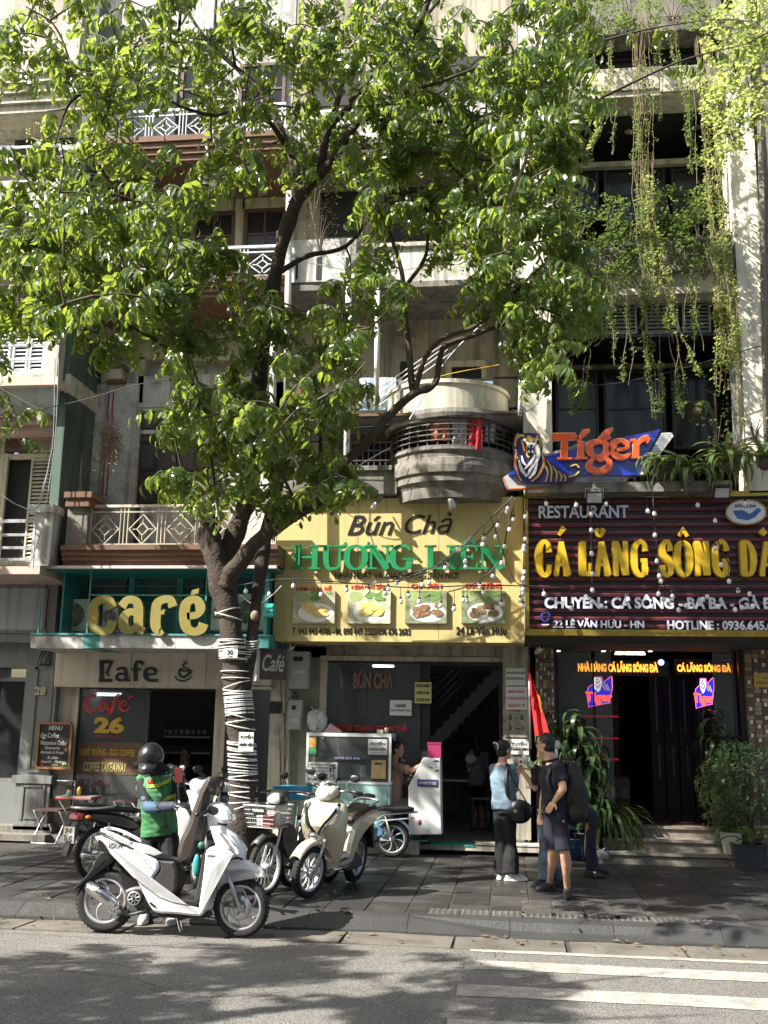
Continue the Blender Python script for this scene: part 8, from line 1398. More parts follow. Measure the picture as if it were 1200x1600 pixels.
rc_ = P(612, 1331, 14.5); ebike('light blue electric bicycle with a white battery box behind the beige scooter', (rc_.x, rc_.y, .005), R(184), mat('sky_blue_paint', (.10, .28, .42), .35, .06, 4, coat=.4), mat('off_white_frame', (.50, .48, .42), .4), mat('dark_saddle', (.03, .026, .028), .35))
fc_ = G(452, 1386); rz_ = R(-104); ebike('black electric bicycle with a bright blue plastic basket and child seat', (fc_.x-1.1*cos(rz_), fc_.y-1.1*sin(rz_), .005), rz_, m_plb, m_alu, m_vinyl, crate=mat('blue_plastic', (.03, .26, .42), .4, .08), child=True)
# ---- cafe chairs, table, stools
def fold_chair(lab, x, y, rz):
    T = thing('folding_chair', lab, 'chair', (x, y, .13 if y > 15.0 else 0), rz=rz, local=True, group='folding chairs outside the cafe')
    for s_ in (-1, 1): obj('leg', MB().tube(spline([V((-.19, s_*.2, 0)), V((.02, s_*.2, .30)), V((.17, s_*.2, .46)), V((.20, s_*.2, .86))], 4), .011, 8), m_alu, T); obj('leg', MB().tube([V((.20, s_*.215, 0)), V((-.17, s_*.215, .45))], .011, 8), m_alu, T)
    obj('crossbar', MB().tube([(-.19, -.2, 0), (-.19, .2, 0)], .011, 8), m_alu, T); obj('crossbar', MB().tube([(.20, -.2, .86), (.20, .2, .86)], .011, 8), m_alu, T); obj('seat', MB().box(-.18, -.2, .45, .18, .2, .475), mat('dark_red_vinyl', (.06, .03, .03), .5), T); obj('backrest', MB().box(.165, -.19, .60, .18, .19, .80), m_vinyl, T); return T
a = G(75, 1302, .1); fold_chair('metal folding chair with a dark back left of the cafe table', a.x+.15, 15.0, R(80)); fold_chair('metal folding chair standing right of the small cafe table', a.x+1.25, 15.25, R(60))
tq = G(128, 1308, .05); T = thing('folding_table', 'small folding table with condiments outside the cafe window', 'table', (tq.x, 15.0, .02), local=True); obj('tabletop', MB().box(-.24, -.2, .62, .30, .2, .645), mat('white_red_top', (.25, .22, .21), .4), T); obj('table_edge', MB().box(-.245, -.205, .605, .305, .205, .619), m_redl, T)
for s_ in (-1, 1): obj('leg', MB().tube([(-.2, s_*.18, 0), (.25, s_*.18, .61)], .010, 6), m_plb, T); obj('leg', MB().tube([(.25, s_*.19, 0), (-.2, s_*.19, .61)], .010, 6), m_plb, T)
for k, (lab, dx, m_, h) in enumerate((('white cup with a dark band on the cafe table', -.1, m_ceil, .08), ('yellow sauce bottle on the cafe table', .05, m_yel, .13))): t = thing('cup' if k == 0 else 'sauce_bottle', lab, 'cup' if k == 0 else 'bottle', (tq.x+dx, 14.95, .665)); obj('body', MB().lathe([(0, 0), (.03, 0), (.035, h*.7), (.03 if k == 0 else .012, h), (0, h)], (tq.x+dx, 14.95, .667), 12), m_, t)
def stool(lab, x, y, h, m, metal=False):
    T = thing('stool', lab, 'stool', (x, y, 0), local=True)
    for i in (-1, 1):
        for j in (-1, 1): obj('leg', MB().tube([(i*.15, j*.15, 0), (i*.11, j*.11, h)], .012 if metal else .02, 6), m, T)
    obj('seat', MB().box(-.14, -.14, h, .14, .14, h+.03), m, T); obj('rail', MB().tube([(-.14, -.14, h*.4), (.14, -.14, h*.4)], .008, 5), m, T); return T
q = G(812, 1332); stool('small metal stool behind the woman in the blue shirt', q.x, q.y-.1, .42, m_steel, True); q = G(893, 1342); stool('blue plastic stool under the seated guard', q.x, q.y, .40, m_potb)
q = G(755, 1285, .1); s_ = stool('dark blue plastic stool inside the noodle shop doorway', q.x, 17.2, .5, m_potb); s_.location.z = .12
bag('small clear plastic bag of rubbish beside the spider plant', 940, 1343, 14.6, .07, m_plast, 8, .9)
tt = thing('dining_table', 'steel dining table inside the noodle shop', 'table', (P(715, 1250, 18.5).x, 18.5, .12), local=True); obj('tabletop', MB().box(-.5, -.35, .72, .5, .35, .75), m_steel, tt)
for i in (-1, 1):
    for j in (-1, 1): obj('leg', MB().tube([(i*.45, j*.3, 0), (i*.45, j*.3, .72)], .015, 6), m_steel, tt)
# ---- seams, slots, cables and road dirt of the white scooter
def seam(name, L, y, r_, m):
    for s_ in (-1, 1): obj(name, MB().tube([V((TX(*q)[0], s_*y, TX(*q)[1])) for q in L], r_, 5), m, ws)
m_seam = mat('seam_shadow_gap', (.03, .03, .03), .9)
seam('panel_seam', [(415, 562), (450, 590), (500, 622), (560, 662), (640, 690), (770, 712)], .151, .004, m_seam); seam('panel_seam', [(352, 395), (420, 420), (470, 470), (520, 530)], .151, .003, m_seam)
seam('vent_slot', [(508, 690), (540, 712)], .150, .011, m_plb); seam('fork_gap', [(1012, 470), (985, 462), (930, 470), (880, 505)], .11, .011, m_plb); seam('panel_seam', [(806, 430), (870, 398), (930, 402), (985, 440)], .176, .0035, m_seam)
obj('brake_disc', MB().lathe([(.06, -.055), (.105, -.055), (.105, -.05), (.06, -.05), (.06, -.055)], (778*KZ, 0, 158*KZ), 24, 'y'), m_steel, ws); obj('brake_caliper', MB().box(TX(960, 0)[0], -.075, TX(0, 665)[1], TX(1000, 0)[0], -.045, TX(0, 610)[1]), m_eng, ws)
obj('cable', MB().tube(spline([V((TX(800, 215)[0], -.09, TX(800, 215)[1])), V((TX(778, 290)[0], -.10, TX(778, 290)[1])), V((TX(805, 340)[0], -.08, TX(805, 340)[1])), V((TX(840, 300)[0], -.05, TX(840, 300)[1]))], 5), .006, 5), m_plb, ws)
obj('hook_plate', MB().box(TX(790, 0)[0], -.03, TX(0, 340)[1], TX(830, 0)[0], .03, TX(0, 290)[1]), m_plb, ws)
mirror(ws, (TX(800, 0)[0], .2, TX(0, 200)[1]+.03), (.02, .1, .16))
# ================================================================== people
m_skin = mat('skin', (.50, .30, .20), .5, .05, 4, sub=0); m_skin2 = mat('skin_tan', (.36, .20, .13), .5, .05, 4); m_hair = mat('black_hair', (.006, .005, .005), .4, .2, 30, bump=.3, bscale=150); m_eye = mat('eye_dark', (.01, .01, .01), .2)
def ring(b, C, side, front, pw=2.3, n=20):
    """loft of rings: C list of (centre, half width, half depth)"""
    vs = []
    for c, hw, hd in C:
        for j in range(n):
            t = 2*pi*j/n; a, e = cos(t), sin(t); a = math.copysign(abs(a)**(2/pw), a); e = math.copysign(abs(e)**(2/pw), e); vs.append(V(c)+side*(a*hw)+front*(e*hd))
    k = len(C); b.add(vs, [(i*n+j, i*n+(j+1) % n, (i+1)*n+(j+1) % n, (i+1)*n+j) for i in range(k-1) for j in range(n)]+[tuple(range(n))[::-1], tuple((k-1)*n+j for j in range(n))], True)
def chain(b, pts, rs, n=12, k=4, end=True):
    sp = spline(pts, k); rr_ = []
    for i in range(len(pts)-1): rr_ += [rs[i]+(rs[i+1]-rs[i])*j/k for j in range(k)]
    rr_.append(rs[-1]); b.tube(sp, rr_, n)
    b.ell(sp[0], (rs[0],)*3, 10, 6)
    if end: b.ell(sp[-1], (rs[-1],)*3, 10, 6)
def hand(b, w_, d, nrm, s_=1, curl=.5, thumb=1):
    """palm and five bent fingers; d = direction of the fingers, nrm = back of hand"""
    d = d.normalized(); nrm = (nrm-d*nrm.dot(d)).normalized(); sd_ = d.cross(nrm); pc = w_+d*.045*s_; b.ell(pc, (.038*s_, .038*s_, .038*s_), 10, 7, T=M(((d.x, sd_.x, nrm.x*.42), (d.y, sd_.y, nrm.y*.42), (d.z, sd_.z, nrm.z*.42))).to_4x4())
    for i, (o, L) in enumerate(((-.028, .062), (-.010, .076), (.009, .080), (.027, .072))):
        p = w_+d*.075*s_+sd_*o*s_; a = 0; pts = [w_+d*.05*s_+sd_*o*.8*s_, p]; dd = d.copy()
        for q in (.42, .32, .26): a += curl*(.7+.15*i); dd = (d*cos(a)-nrm*sin(a)); p = p+dd*(L*q*s_); pts.append(p)
        b.tube(pts, [.0098*s_, .0095*s_, .009*s_, .0082*s_, .007*s_], 8)
    p0 = w_+d*.02*s_+sd_*thumb*-.026*s_; t1 = p0+(d*.5-sd_*thumb*.75-nrm*.2).normalized()*.034*s_; t2 = t1+(d*.85-sd_*thumb*.25-nrm*.4*curl).normalized()*.03*s_; b.tube([p0, t1, t2], [.013*s_, .0115*s_, .009*s_], 8)
def human(lab, J, fdir, bdir, top, bot, skin=None, sleeve=.45, leglen=1.0, flare=1.0, hair='short', shoes=None, curl=(.5, .5), build=1.0, shirt_len=.0, headscale=1.0, hand_dirs=None, chairsit=False, loose=1.0, vox=.0085, handn=None, loc=None, feetdirs=None, lower=True, sock=None, long_sleeve_m=None, collar=False):
    """J: joints in world space; fdir face direction, bdir body front direction"""
    sk_ = skin or m_skin; f = V(fdir).normalized(); bf = V((bdir[0], bdir[1], 0)).normalized(); side = V((-bf.y, bf.x, 0))
    base = loc or (J['an_l']+J['an_r'])/2; T = thing('person', lab, 'person', (base.x, base.y, 0 if loc is None else base.z)); b = MB(); pe, ch, nk, hd = J['pelvis'], J['chest'], J['neck'], J['head']; up = (ch-pe).normalized()
    shw = (J['sh_l']-J['sh_r']).length/2; sdir = (J['sh_l']-J['sh_r']).normalized()
    mid = pe.lerp(ch, .5); B_ = build
    tor = [(pe-up*.07, .135*B_, .10*B_), (pe+up*.03, .155*B_, .115*B_), (mid, .135*B_, .10*B_), (ch, .155*B_, .115*B_), (ch.lerp(nk, .55), shw*.88, .095*B_), (nk-V((0, 0, .02)), .075, .065)]
    def orient(C, s_=side): ring(b, C, s_, bf)
    ring(b, tor, (side*.5+sdir*.5).normalized(), bf); chain(b, [nk-V((0, 0, .04)), nk.lerp(hd, .35), hd-V((0, 0, .03))], [.056, .052, .055])
    hs_ = headscale; hu = (V((0, 0, 1))-f*f.z).normalized(); hr = f.cross(hu); Q = M(((f.x, hr.x, hu.x), (f.y, hr.y, hu.y), (f.z, hr.z, hu.z))).to_4x4()
    b.ell(hd+hu*.02, (.094*hs_, .076*hs_, .098*hs_), 18, 12, T=Q); b.ell(hd+f*.022-hu*.045, (.066*hs_, .056*hs_, .068*hs_), 16, 10, T=Q); b.ell(hd+f*.092-hu*.012, (.018, .013, .024), 10, 7, T=Q); b.ell(hd+f*.078-hu*.062, (.016, .024, .011), 10, 6, T=Q); b.ell(hd+f*.068-hu*.092, (.018, .022, .015), 10, 6, T=Q)
    for s_ in (-1, 1): b.ell(hd+hr*s_*.077-f*.008-hu*.012, (.019, .010, .030), 10, 7, T=Q)
    for k, s_ in (('l', 1), ('r', -1)):
        chain(b, [J['sh_'+k], J['sh_'+k].lerp(J['el_'+k], .5), J['el_'+k]], [.052*B_, .046*B_, .038*B_]); chain(b, [J['el_'+k], J['el_'+k].lerp(J['wr_'+k], .35), J['wr_'+k]], [.038*B_, .037*B_, .025]); fa = (J['wr_'+k]-J['el_'+k]).normalized(); hd_ = (hand_dirs or {}).get(k, fa); hand(b, J['wr_'+k], V(hd_), V((handn or {}).get(k, V((0, 0, 1))-bf*.3+side*s_*.8)), 1.0, curl[0 if k == 'l' else 1], thumb=s_)
        if lower: chain(b, [J['hip_'+k], J['hip_'+k].lerp(J['kn_'+k], .45), J['kn_'+k]], [.085*B_, .074*B_, .052*B_]); kn, an = J['kn_'+k], J['an_'+k]; chain(b, [kn, kn.lerp(an, .3)-bf*.01, kn.lerp(an, .65), an], [.052*B_, .054*B_, .040, .034])
    me = remesh(b, vox, 2, 'body'); body = obj('body', me, sk_, T)
    for s_ in (-1, 1): e = MB(); e.ell(hd+f*.083+hr*s_*.030+hu*.008, (.007, .012, .006), 8, 6, T=Q); obj('eye', e, m_eye, T); e = MB(); e.ell(hd+f*.087+hr*s_*.031+hu*.024, (.006, .019, .0035), 8, 5, T=Q); obj('eyebrow', e, m_hair, T)
    # clothes
    if top:
        b = MB(); lo = loose; ring(b, [(pe-up*(.02+shirt_len), .163*B_*lo, .128*B_*lo), (pe+up*.06, .165*B_*lo, .128*B_*lo), (mid, .152*B_*lo, .12*B_*lo), (ch, .168*B_*lo, .127*B_*lo), (ch.lerp(nk, .5), shw*.93, .108*B_), (nk-V((0, 0, .035)), .088, .078)], (side*.5+sdir*.5).normalized(), bf)
        for k in ('l', 'r'):
            sh, el, wr = J['sh_'+k], J['el_'+k], J['wr_'+k]
            if sleeve > .02: e = sh.lerp(el, min(1, sleeve*2)) if sleeve <= .5 else el; chain(b, [sh, sh.lerp(e, .5), e], [.066*B_, .066*B_, .068*B_ if sleeve <= .5 else .050], end=sleeve > .5)
            if sleeve > .5: chain(b, [el, el.lerp(wr, (sleeve-.5)*2*.5), el.lerp(wr, (sleeve-.5)*2)], [.050*B_, .046, .036])
            if sleeve <= .02: b.ell(sh, (.062, .062, .066), 12, 8)
        r_ = random.Random(len(lab)); ph = r_.uniform(0, 9); me = remesh(b, .010, 1, 'shirt')
        rumple(me, lambda c: 0.010*(NZ.noise(c*7+V((ph, 0, 0)))+.5*NZ.noise(V((c.x*16, c.y*16, c.z*26))+V((0, ph, 0)))))
        obj('shirt', me, top, T)
    if bot:
        b = MB(); ring(b, [(pe+up*.06, .148*B_, .112*B_), (pe, .165*B_, .122*B_), (pe-up*.07, .165*B_, .118*B_)], side, bf)
        for k in ('l', 'r'):
            hp, kn, an = J['hip_'+k], J['kn_'+k], J['an_'+k]
            if leglen <= .5: e = hp.lerp(kn, min(1.0, leglen*2)); chain(b, [hp, hp.lerp(e, .5), e], [.088*B_, .080*B_, .080*B_*flare], end=False)
            else: e = kn.lerp(an, min(1.02, (leglen-.5)*2)); chain(b, [hp, hp.lerp(kn, .5), kn, kn.lerp(e, .5), e], [.096*B_, .086*B_, .068*B_*(1+(flare-1)*.5), .062*flare, .064*flare], end=False)
        me = remesh(b, .011, 1, 'trousers'); ph = len(lab)*.7
        rumple(me, lambda c: NZ.noise(V((c.x*9, c.y*9, c.z*6))+V((ph, 0, 0)))*.008+NZ.noise(c*22)*.003)
        obj('shorts' if leglen <= .5 else 'trousers', me, bot, T)
    if sock:
        for k in ('l', 'r'): e = MB(); chain(e, [J['an_'+k]+V((0, 0, .05)), J['an_'+k]+V((0, 0, .0)), J['an_'+k]-V((0, 0, .03))], [.040, .042, .045]); obj('sock', e, sock, T)
    if shoes:
        for k in ('l', 'r'):
            an = J['an_'+k]; fd = V((feetdirs or {}).get(k, bf)).normalized(); fs = fd.cross(V((0, 0, 1))); g_ = an.z-.075; c0 = V((an.x, an.y, g_)); b = MB()
            ring(b, [(c0-fd*.07+V((0, 0, .035)), .025, .034), (c0-fd*.05+V((0, 0, .045)), .038, .045), (c0+V((0, 0, .05)), .042, .052), (c0+fd*.07+V((0, 0, .04)), .045, .042), (c0+fd*.14+V((0, 0, .028)), .046, .030), (c0+fd*.185+V((0, 0, .02)), .028, .020)], fs, V((0, 0, 1)), 2.4, 16); b.tube([an+V((0, 0, .02)), an-V((0, 0, .04))], .045, 12); s_o = obj('shoe', remesh(b, .009, 1, 'shoe'), shoes[0], T)
            b = MB(); out = smoothpoly([(-.085, -.03), (-.085, .03), (0, .038), (.10, .052), (.18, .035), (.205, 0), (.18, -.035), (.10, -.052), (0, -.038)], 1); vs = [c0+fd*p[0]+fs*p[1] for p in out]; n = len(vs); b.add([tuple(v-V((0, 0, .0))) for v in vs]+[tuple(v+V((0, 0, .026))) for v in vs], [tuple(range(n))[::-1], tuple(range(n, 2*n))]+[(i, (i+1) % n, n+(i+1) % n, n+i) for i in range(n)]); obj('sole', b, shoes[1], s_o)
    # hair
    if hair in ('short', 'bun', 'long'):
        b = MB(); b.ell(hd+hu*.034-f*.016, (.098*hs_, .083*hs_, .094*hs_), 20, 12, T=Q); b.ell(hd-hu*.02-f*.038, (.066, .076, .07), 16, 10, T=Q)
        if hair == 'bun': b.ell(hd-f*.105+hu*.045, (.038, .042, .046), 14, 9, T=Q)
        if hair == 'long': ring(b, [(hd-f*.03+hu*.03, .085, .08), (hd-f*.05-hu*.08, .082, .06), (hd-f*.07-hu*.2, .075, .04), (hd-f*.08-hu*.27, .05, .02)], hr, f)
        me = remesh(b, .008, 1, 'hair')
        import bmesh as _bm
        bm_ = _bm.new(); bm_.from_mesh(me); face = [v for v in bm_.verts if (v.co-hd).dot(f) > .045 and (v.co-hd).dot(hu) < .052]
        for v in face: v.co -= f*((v.co-hd).dot(f)-.045)*1.3
        bm_.to_mesh(me); bm_.free(); rumple(me, lambda c: NZ.noise(c*60)*.004); obj('hair', me, m_hair, T)
    return T, Q, body
def jz(d): return {k: (v if isinstance(v, V) else P(*v)) for k, v in d.items()}
# --- courier in the green vest, bending over the open scooter
Y0 = 10.05
J = jz({'head': (236, 1187, Y0-.13), 'neck': (247, 1203, Y0-.01), 'chest': (247, 1243, Y0), 'pelvis': (249, 1302, Y0+.06), 'sh_r': (223, 1219, Y0), 'el_r': (232, 1262, Y0-.16), 'wr_r': (272, 1259, Y0-.38), 'sh_l': (273, 1209, Y0+.03), 'el_l': (287, 1248, Y0-.06), 'wr_l': (283, 1226, Y0-.24), 'hip_r': (233, 1310, Y0+.05), 'kn_r': (231, 1372, Y0-.02), 'hip_l': (265, 1310, Y0+.05), 'kn_l': (268, 1372, Y0-.02)})
gz = -.12
for k, u_ in (('r', 226), ('l', 270)): q = P(u_, 1438, Y0); J['an_'+k] = V((q.x, Y0, gz+.08))
m_bshirt = mat('black_cloth', (.005, .005, .006), .85, .2, 9); m_vest = mat('green_vest', (.035, .16, .055), .7, .12, 6)
T, Q, bd = human('courier in a green vest, black helmet and face mask bending over the open scooter', J, (-.12, -.9, -.42), (.18, -1), m_bshirt, mat('black_trousers', (.005, .005, .006), .85, .2, 9), skin=m_skin2, sleeve=.98, leglen=1, flare=1.08, hair=None, shoes=(mat('grey_shoe', (.30, .30, .29), .7), m_ceil), hand_dirs={'r': (1, -.25, .12), 'l': (-.1, -.3, 1)}, curl=(.9, .25), handn={'r': V((-.1, -.4, 1)), 'l': V((0, -1, -.2))}, build=1.0)
pe, ch, nk, hd = J['pelvis'], J['chest'], J['neck'], J['head']; bf = V((.18, -1, 0)).normalized(); side = V((-bf.y, bf.x, 0)); up = (ch-pe).normalized(); sdir = (J['sh_l']-J['sh_r']).normalized(); b = MB()
ring(b, [(pe-up*.02, .185, .140), (pe+up*.08, .178, .140), (pe.lerp(ch, .5), .168, .136), (ch, .172, .14), (ch.lerp(nk, .45), .17, .125), (ch.lerp(nk, .8), .13, .10)], (side*.5+sdir*.5).normalized(), bf)
for k in 'lr': b.ell(J['sh_'+k]+V((0, 0, .012)), (.070, .075, .06), 12, 8)
me = remesh(b, .010, 1, 'vest')
rumple(me, lambda c: NZ.noise(c*6)*.012+NZ.noise(V((c.x*14, c.y*14, c.z*30)))*.007)
vest = obj('vest', me, m_vest, T)
def on_front(u_, v_, Y=None):
    """point on the vest surface seen at this pixel"""
    d = ray(u_, v_); from mathutils.bvhtree import BVHTree; return d
from mathutils.bvhtree import BVHTree
def hitter(me, off): return BVHTree.FromPolygons([v.co+off for v in me.vertices], [tuple(p.vertices) for p in me.polygons])
bt = hitter(vest.data, ORG[T.name])
def decal(name, bt, pts, r_, m, T, out=.004, n=10):
    """thin band lying on a surface along a pixel path"""
    q3 = []
    for i in range(len(pts)-1):
        for k in range(n):
            t = k/n; u_, v_ = pts[i][0]*(1-t)+pts[i+1][0]*t, pts[i][1]*(1-t)+pts[i+1][1]*t; d = ray(u_, v_).normalized(); h = bt.ray_cast(V((0, 0, CH)), d)
            if h[0] is not None: q3.append(h[0]-d*out)
    if len(q3) > 1: obj(name, MB().tube(q3, r_, 5), m, T)
m_hv = mat('hi_vis_yellow', (.55, .62, .06), .5)
for pts in (((229, 1228), (246, 1226), (262, 1219), (273, 1212)), ((229, 1231), (246, 1229), (262, 1222), (273, 1215)), ((254, 1250), (276, 1240)), ((254, 1253), (276, 1243))): decal('reflective_stripe', bt, pts, .006, m_hv, T)
decal('zip', bt, ((249, 1206), (252, 1230), (256, 1262), (261, 1298)), .006, m_blk, T); decal('pocket_seam', bt, ((262, 1225), (266, 1238), (274, 1236)), .003, mat('dark_green_seam', (.02, .09, .035), .8), T); decal('pocket_seam', bt, ((268, 1263), (270, 1282)), .003, mat('dark_green_seam', (.02, .09, .035)), T)
def decal_text(txt, u0, v0, u1, v1, bt, m, T, name='lettering', bold=.03):
    q = bt.ray_cast(V((0, 0, CH)), ray((u0+u1)/2, (v0+v1)/2).normalized())[0]
    if q is None: return
    mb = text_px(txt, u0, v0, u1, v1, q.y-.02, depth=.004, bold=bold); vs = []
    for p in mb.v:
        d = (V(p)-V((0, 0, CH))).normalized(); h = bt.ray_cast(V((0, 0, CH)), d)[0]; back = V(p).y > q.y-.018; vs.append(tuple((h if h is not None else V(p))-d*(.004 if back else .008)))
    mb.v = vs; obj(name, mb, m, T)
decal_text('Grab', 257, 1207, 271, 1213, bt, m_ceil, T)
q = bt.ray_cast(V((0, 0, CH)), ray(235, 1221).normalized())[0]
if q is not None: x0, z0, x1, z1 = rect(231, 1218, 239.5, 1224, q.y-.012); obj('flag_patch', MB().box(x0, q.y-.012, z0, x1, q.y+.01, z1), mat('patch_red', (.5, .03, .03), .7), T); obj('patch_star', MB().lathe([(0, 0), (.009, 0), (.009, .002), (0, .002)], ((x0+x1)/2, q.y-.015, (z0+z1)/2), 5, 'y'), m_yel, T)
# arm sleeve, gloves, mask, helmet, phone
b = MB(); s, e, w2 = J['sh_r'], J['el_r'], J['wr_r']; chain(b, [s.lerp(e, .55), e], [.058, .056]); chain(b, [e, e.lerp(w2, .5)], [.056, .050]); obj('arm_sleeve', remesh(b, .009, 1, 'arm_sleeve'), mat('steel_blue_sleeve', (.035, .08, .135), .7, .1, 8), T)
b = MB(); chain(b, [e.lerp(w2, .45), w2], [.049, .040]); obj('arm_sleeve', remesh(b, .009, 1, 'sleeve_end'), mat('navy_sleeve', (.02, .025, .05), .7, .1, 8), T)
b = MB(); hand(b, w2, V((1, -.25, .12)), V((-.1, -.4, 1)), 1.16, .25, -1); chain(b, [e.lerp(w2, .85), w2+V((.02, 0, 0))], [.042, .036]); obj('glove', remesh(b, .006, 1, 'glove'), m_blk, T)
b = MB(); w3 = J['wr_l']; hand(b, w3, V((-.1, -.3, 1)), V((0, -1, -.2)), 1.16, .9, 1); chain(b, [J['el_l'].lerp(w3, .6), w3], [.043, .036]); obj('glove', remesh(b, .006, 1, 'glove'), m_blk, T)
f = V((-.12, -.9, -.42)).normalized(); hu = (V((0, 0, 1))-f*f.z).normalized(); hr = f.cross(hu)
b = MB(); b.ell(hd+f*.02-hu*.066, (.083, .073, .070), 18, 12, T=Q); ring(b, [(hd-hu*.02, .08, .09), (hd.lerp(nk, .6), .088, .085), (nk-V((0, 0, .01)), .12, .10), (nk-V((0, 0, .06)), .15, .10)], hr, f); obj('face_mask', remesh(b, .009, 2, 'face_mask'), m_bshirt, T)
b = MB(); n, k = 24, 12; vs = []
for i in range(k+1):
    a = (pi*.62)*i/k
    for j in range(n): t = 2*pi*j/n; vs.append(hd+hu*.03-f*.010+f*(.118*sin(a)*cos(t))+hr*(.103*sin(a)*sin(t))+hu*(.112*cos(a)))
b.add(vs, [(i*n+j, (i+1)*n+j, (i+1)*n+(j+1) % n, i*n+(j+1) % n) for i in range(k) for j in range(n)], True); hl = obj('helmet', b, mat('gloss_black_shell', (.010, .010, .012), .33, .1, 4, coat=.2), T); md = hl.modifiers.new('s', 'SOLIDIFY'); md.thickness = .02; md.offset = -1
b = MB(); vs = []
for j in range(13):
    t = -1.25+2.5*j/12; o_ = hd+hu*.018; p = o_+f*(.104*cos(t))+hr*(.098*sin(t)); L = .105*cos(t*.8)+.005; g_ = (f-hu*.75).normalized(); vs += [p+hu*.03, p+g_*L*1.15, p+g_*(L*1.15-.006)-hu*.01, p+hu*.012]
b.add(vs, [(4*j+i, 4*j+4+i, 4*j+4+(i+1) % 4, 4*j+(i+1) % 4) for j in range(12) for i in range(4)], True); obj('helmet_peak', b, mat('peak_shell', (.018, .018, .02), .3, .1, 4, coat=.3), hl)
pq = hd+hu*.10+f*.095; obj('helmet_badge', MB().box(-.022, -.003, -.009, .022, .003, .009, M.Translation(pq) @ Q @ M.Rotation(pi/2, 4, 'Z') @ M.Rotation(-.6, 4, 'X')), m_ceil, hl)
pw = thing('phone', 'dark phone held up in the courier left hand', 'phone', tuple(w3)); obj('case', MB().box(-.038, -.006, -.005, .038, .006, .13, M.Translation(w3+V((-.01, -.045, .03))) @ M.Rotation(.25, 4, 'X')), mat('phone_case', (.16, .03, .035), .3), pw); obj('screen', MB().box(-.034, .0062, .0, .034, .0075, .125, M.Translation(w3+V((-.01, -.045, .03))) @ M.Rotation(.25, 4, 'X')), m_eye, pw)
# --- woman in the light blue shirt, seen from behind, looking right
Y1 = 12.75
J = jz({'head': (788, 1172, Y1+.02), 'neck': (785, 1190, Y1), 'chest': (786, 1215, Y1), 'pelvis': (789, 1262, Y1), 'sh_l': (771, 1200, Y1+.06), 'el_l': (777, 1232, Y1+.24), 'wr_l': (800, 1212, Y1+.30), 'sh_r': (801, 1200, Y1-.05), 'el_r': (806, 1234, Y1+.02), 'wr_r': (809, 1208, Y1+.14), 'hip_l': (781, 1270, Y1+.03), 'kn_l': (784, 1318, Y1), 'hip_r': (797, 1270, Y1-.03), 'kn_r': (797, 1318, Y1)})
for k, u_, dy in (('l', 785, .06), ('r', 799, -.05)): q = G(u_, 1372); J['an_'+k] = V((q.x, Y1+dy, .08))
m_den = mat('light_denim', (.12, .18, .235), .8, .18, 9, stain=(.18, .27, .34), sscale=6)
T, Q, bd = human('woman in a light blue shirt and wide black trousers with her hair in a bun', J, (.75, .62, .05), (.55, .85), m_den, mat('black_wide_trousers', (.004, .004, .005), .85, .2, 8), sleeve=.36, leglen=1.0, flare=1.5, hair='bun', shoes=(m_ceil, m_paper), build=.88, loose=1.10, hand_dirs={'r': (.2, .1, 1), 'l': (.6, .3, .7)}, curl=(.8, .9), feetdirs={'r': (.8, .2, 0), 'l': (.5, .6, 0)})
f = V((.75, .62, .05)).normalized(); hd = J['head']; hu = V((0, 0, 1)); hr = f.cross(hu); q = hd-f*.105+hu*.045
obj('hair_clip', MB().tube([q+hr*.055*cos(a)-f*.035+hu*.05*sin(a) for a in [R(-40+i*22) for i in range(9)]], .009, 6), m_ceil, T)
fn = thing('hand_fan', 'small white electric fan held by the woman in the blue shirt', 'fan', tuple(J['wr_r'])); q = J['wr_r']+V((.0, .0, .085)); obj('fan_head', MB().lathe([(0, -.03), (.045, -.03), (.05, 0), (.045, .03), (0, .03)], tuple(q+V((-.02, 0, .05))), 18, 'x'), m_ceil, fn); obj('fan_handle', MB().tube([q+V((-.01, 0, .01)), q-V((0, 0, .10))], .014, 8), m_ceil, fn)
hb = thing('shoulder_bag', 'black shoulder bag hanging behind the woman in the blue shirt', 'bag', tuple(P(812, 1275, Y1-.1))); q = P(812, 1268, Y1-.10); b = MB(); b.ell(q, (.15, .085, .14), 18, 11); b.v = [tuple(V(p)+V((NZ.noise(V(p)*9), NZ.noise(V(p)*8), 0))*.02) for p in b.v]; obj('sack', b, mat('black_nylon', (.005, .005, .006), .45, .3, 14), hb); obj('pocket', MB().box(q.x-.09, q.y-.098, q.z-.09, q.x+.05, q.y-.075, q.z+.01), mat('black_nylon', (.005, .005, .006)), hb); obj('badge', MB().lathe([(.010, -.102), (.02, -.102), (.02, -.098), (.010, -.098), (.01, -.102)], (q.x-.05, q.y, q.z+.01), 14, 'y'), m_ceil, hb)
obj('strap', MB().tube(spline([q+V((.10, .02, .08)), P(800, 1215, Y1-.13), P(793, 1194, Y1-.06), P(789, 1192, Y1+.05)], 5)+[P(790, 1215, Y1+.14)], (.022, .006), 6).tube(spline([P(793, 1194, Y1-.08), P(791, 1225, Y1-.15), q+V((-.12, -.02, .08))], 5), (.022, .006), 6), m_vinyl, hb)
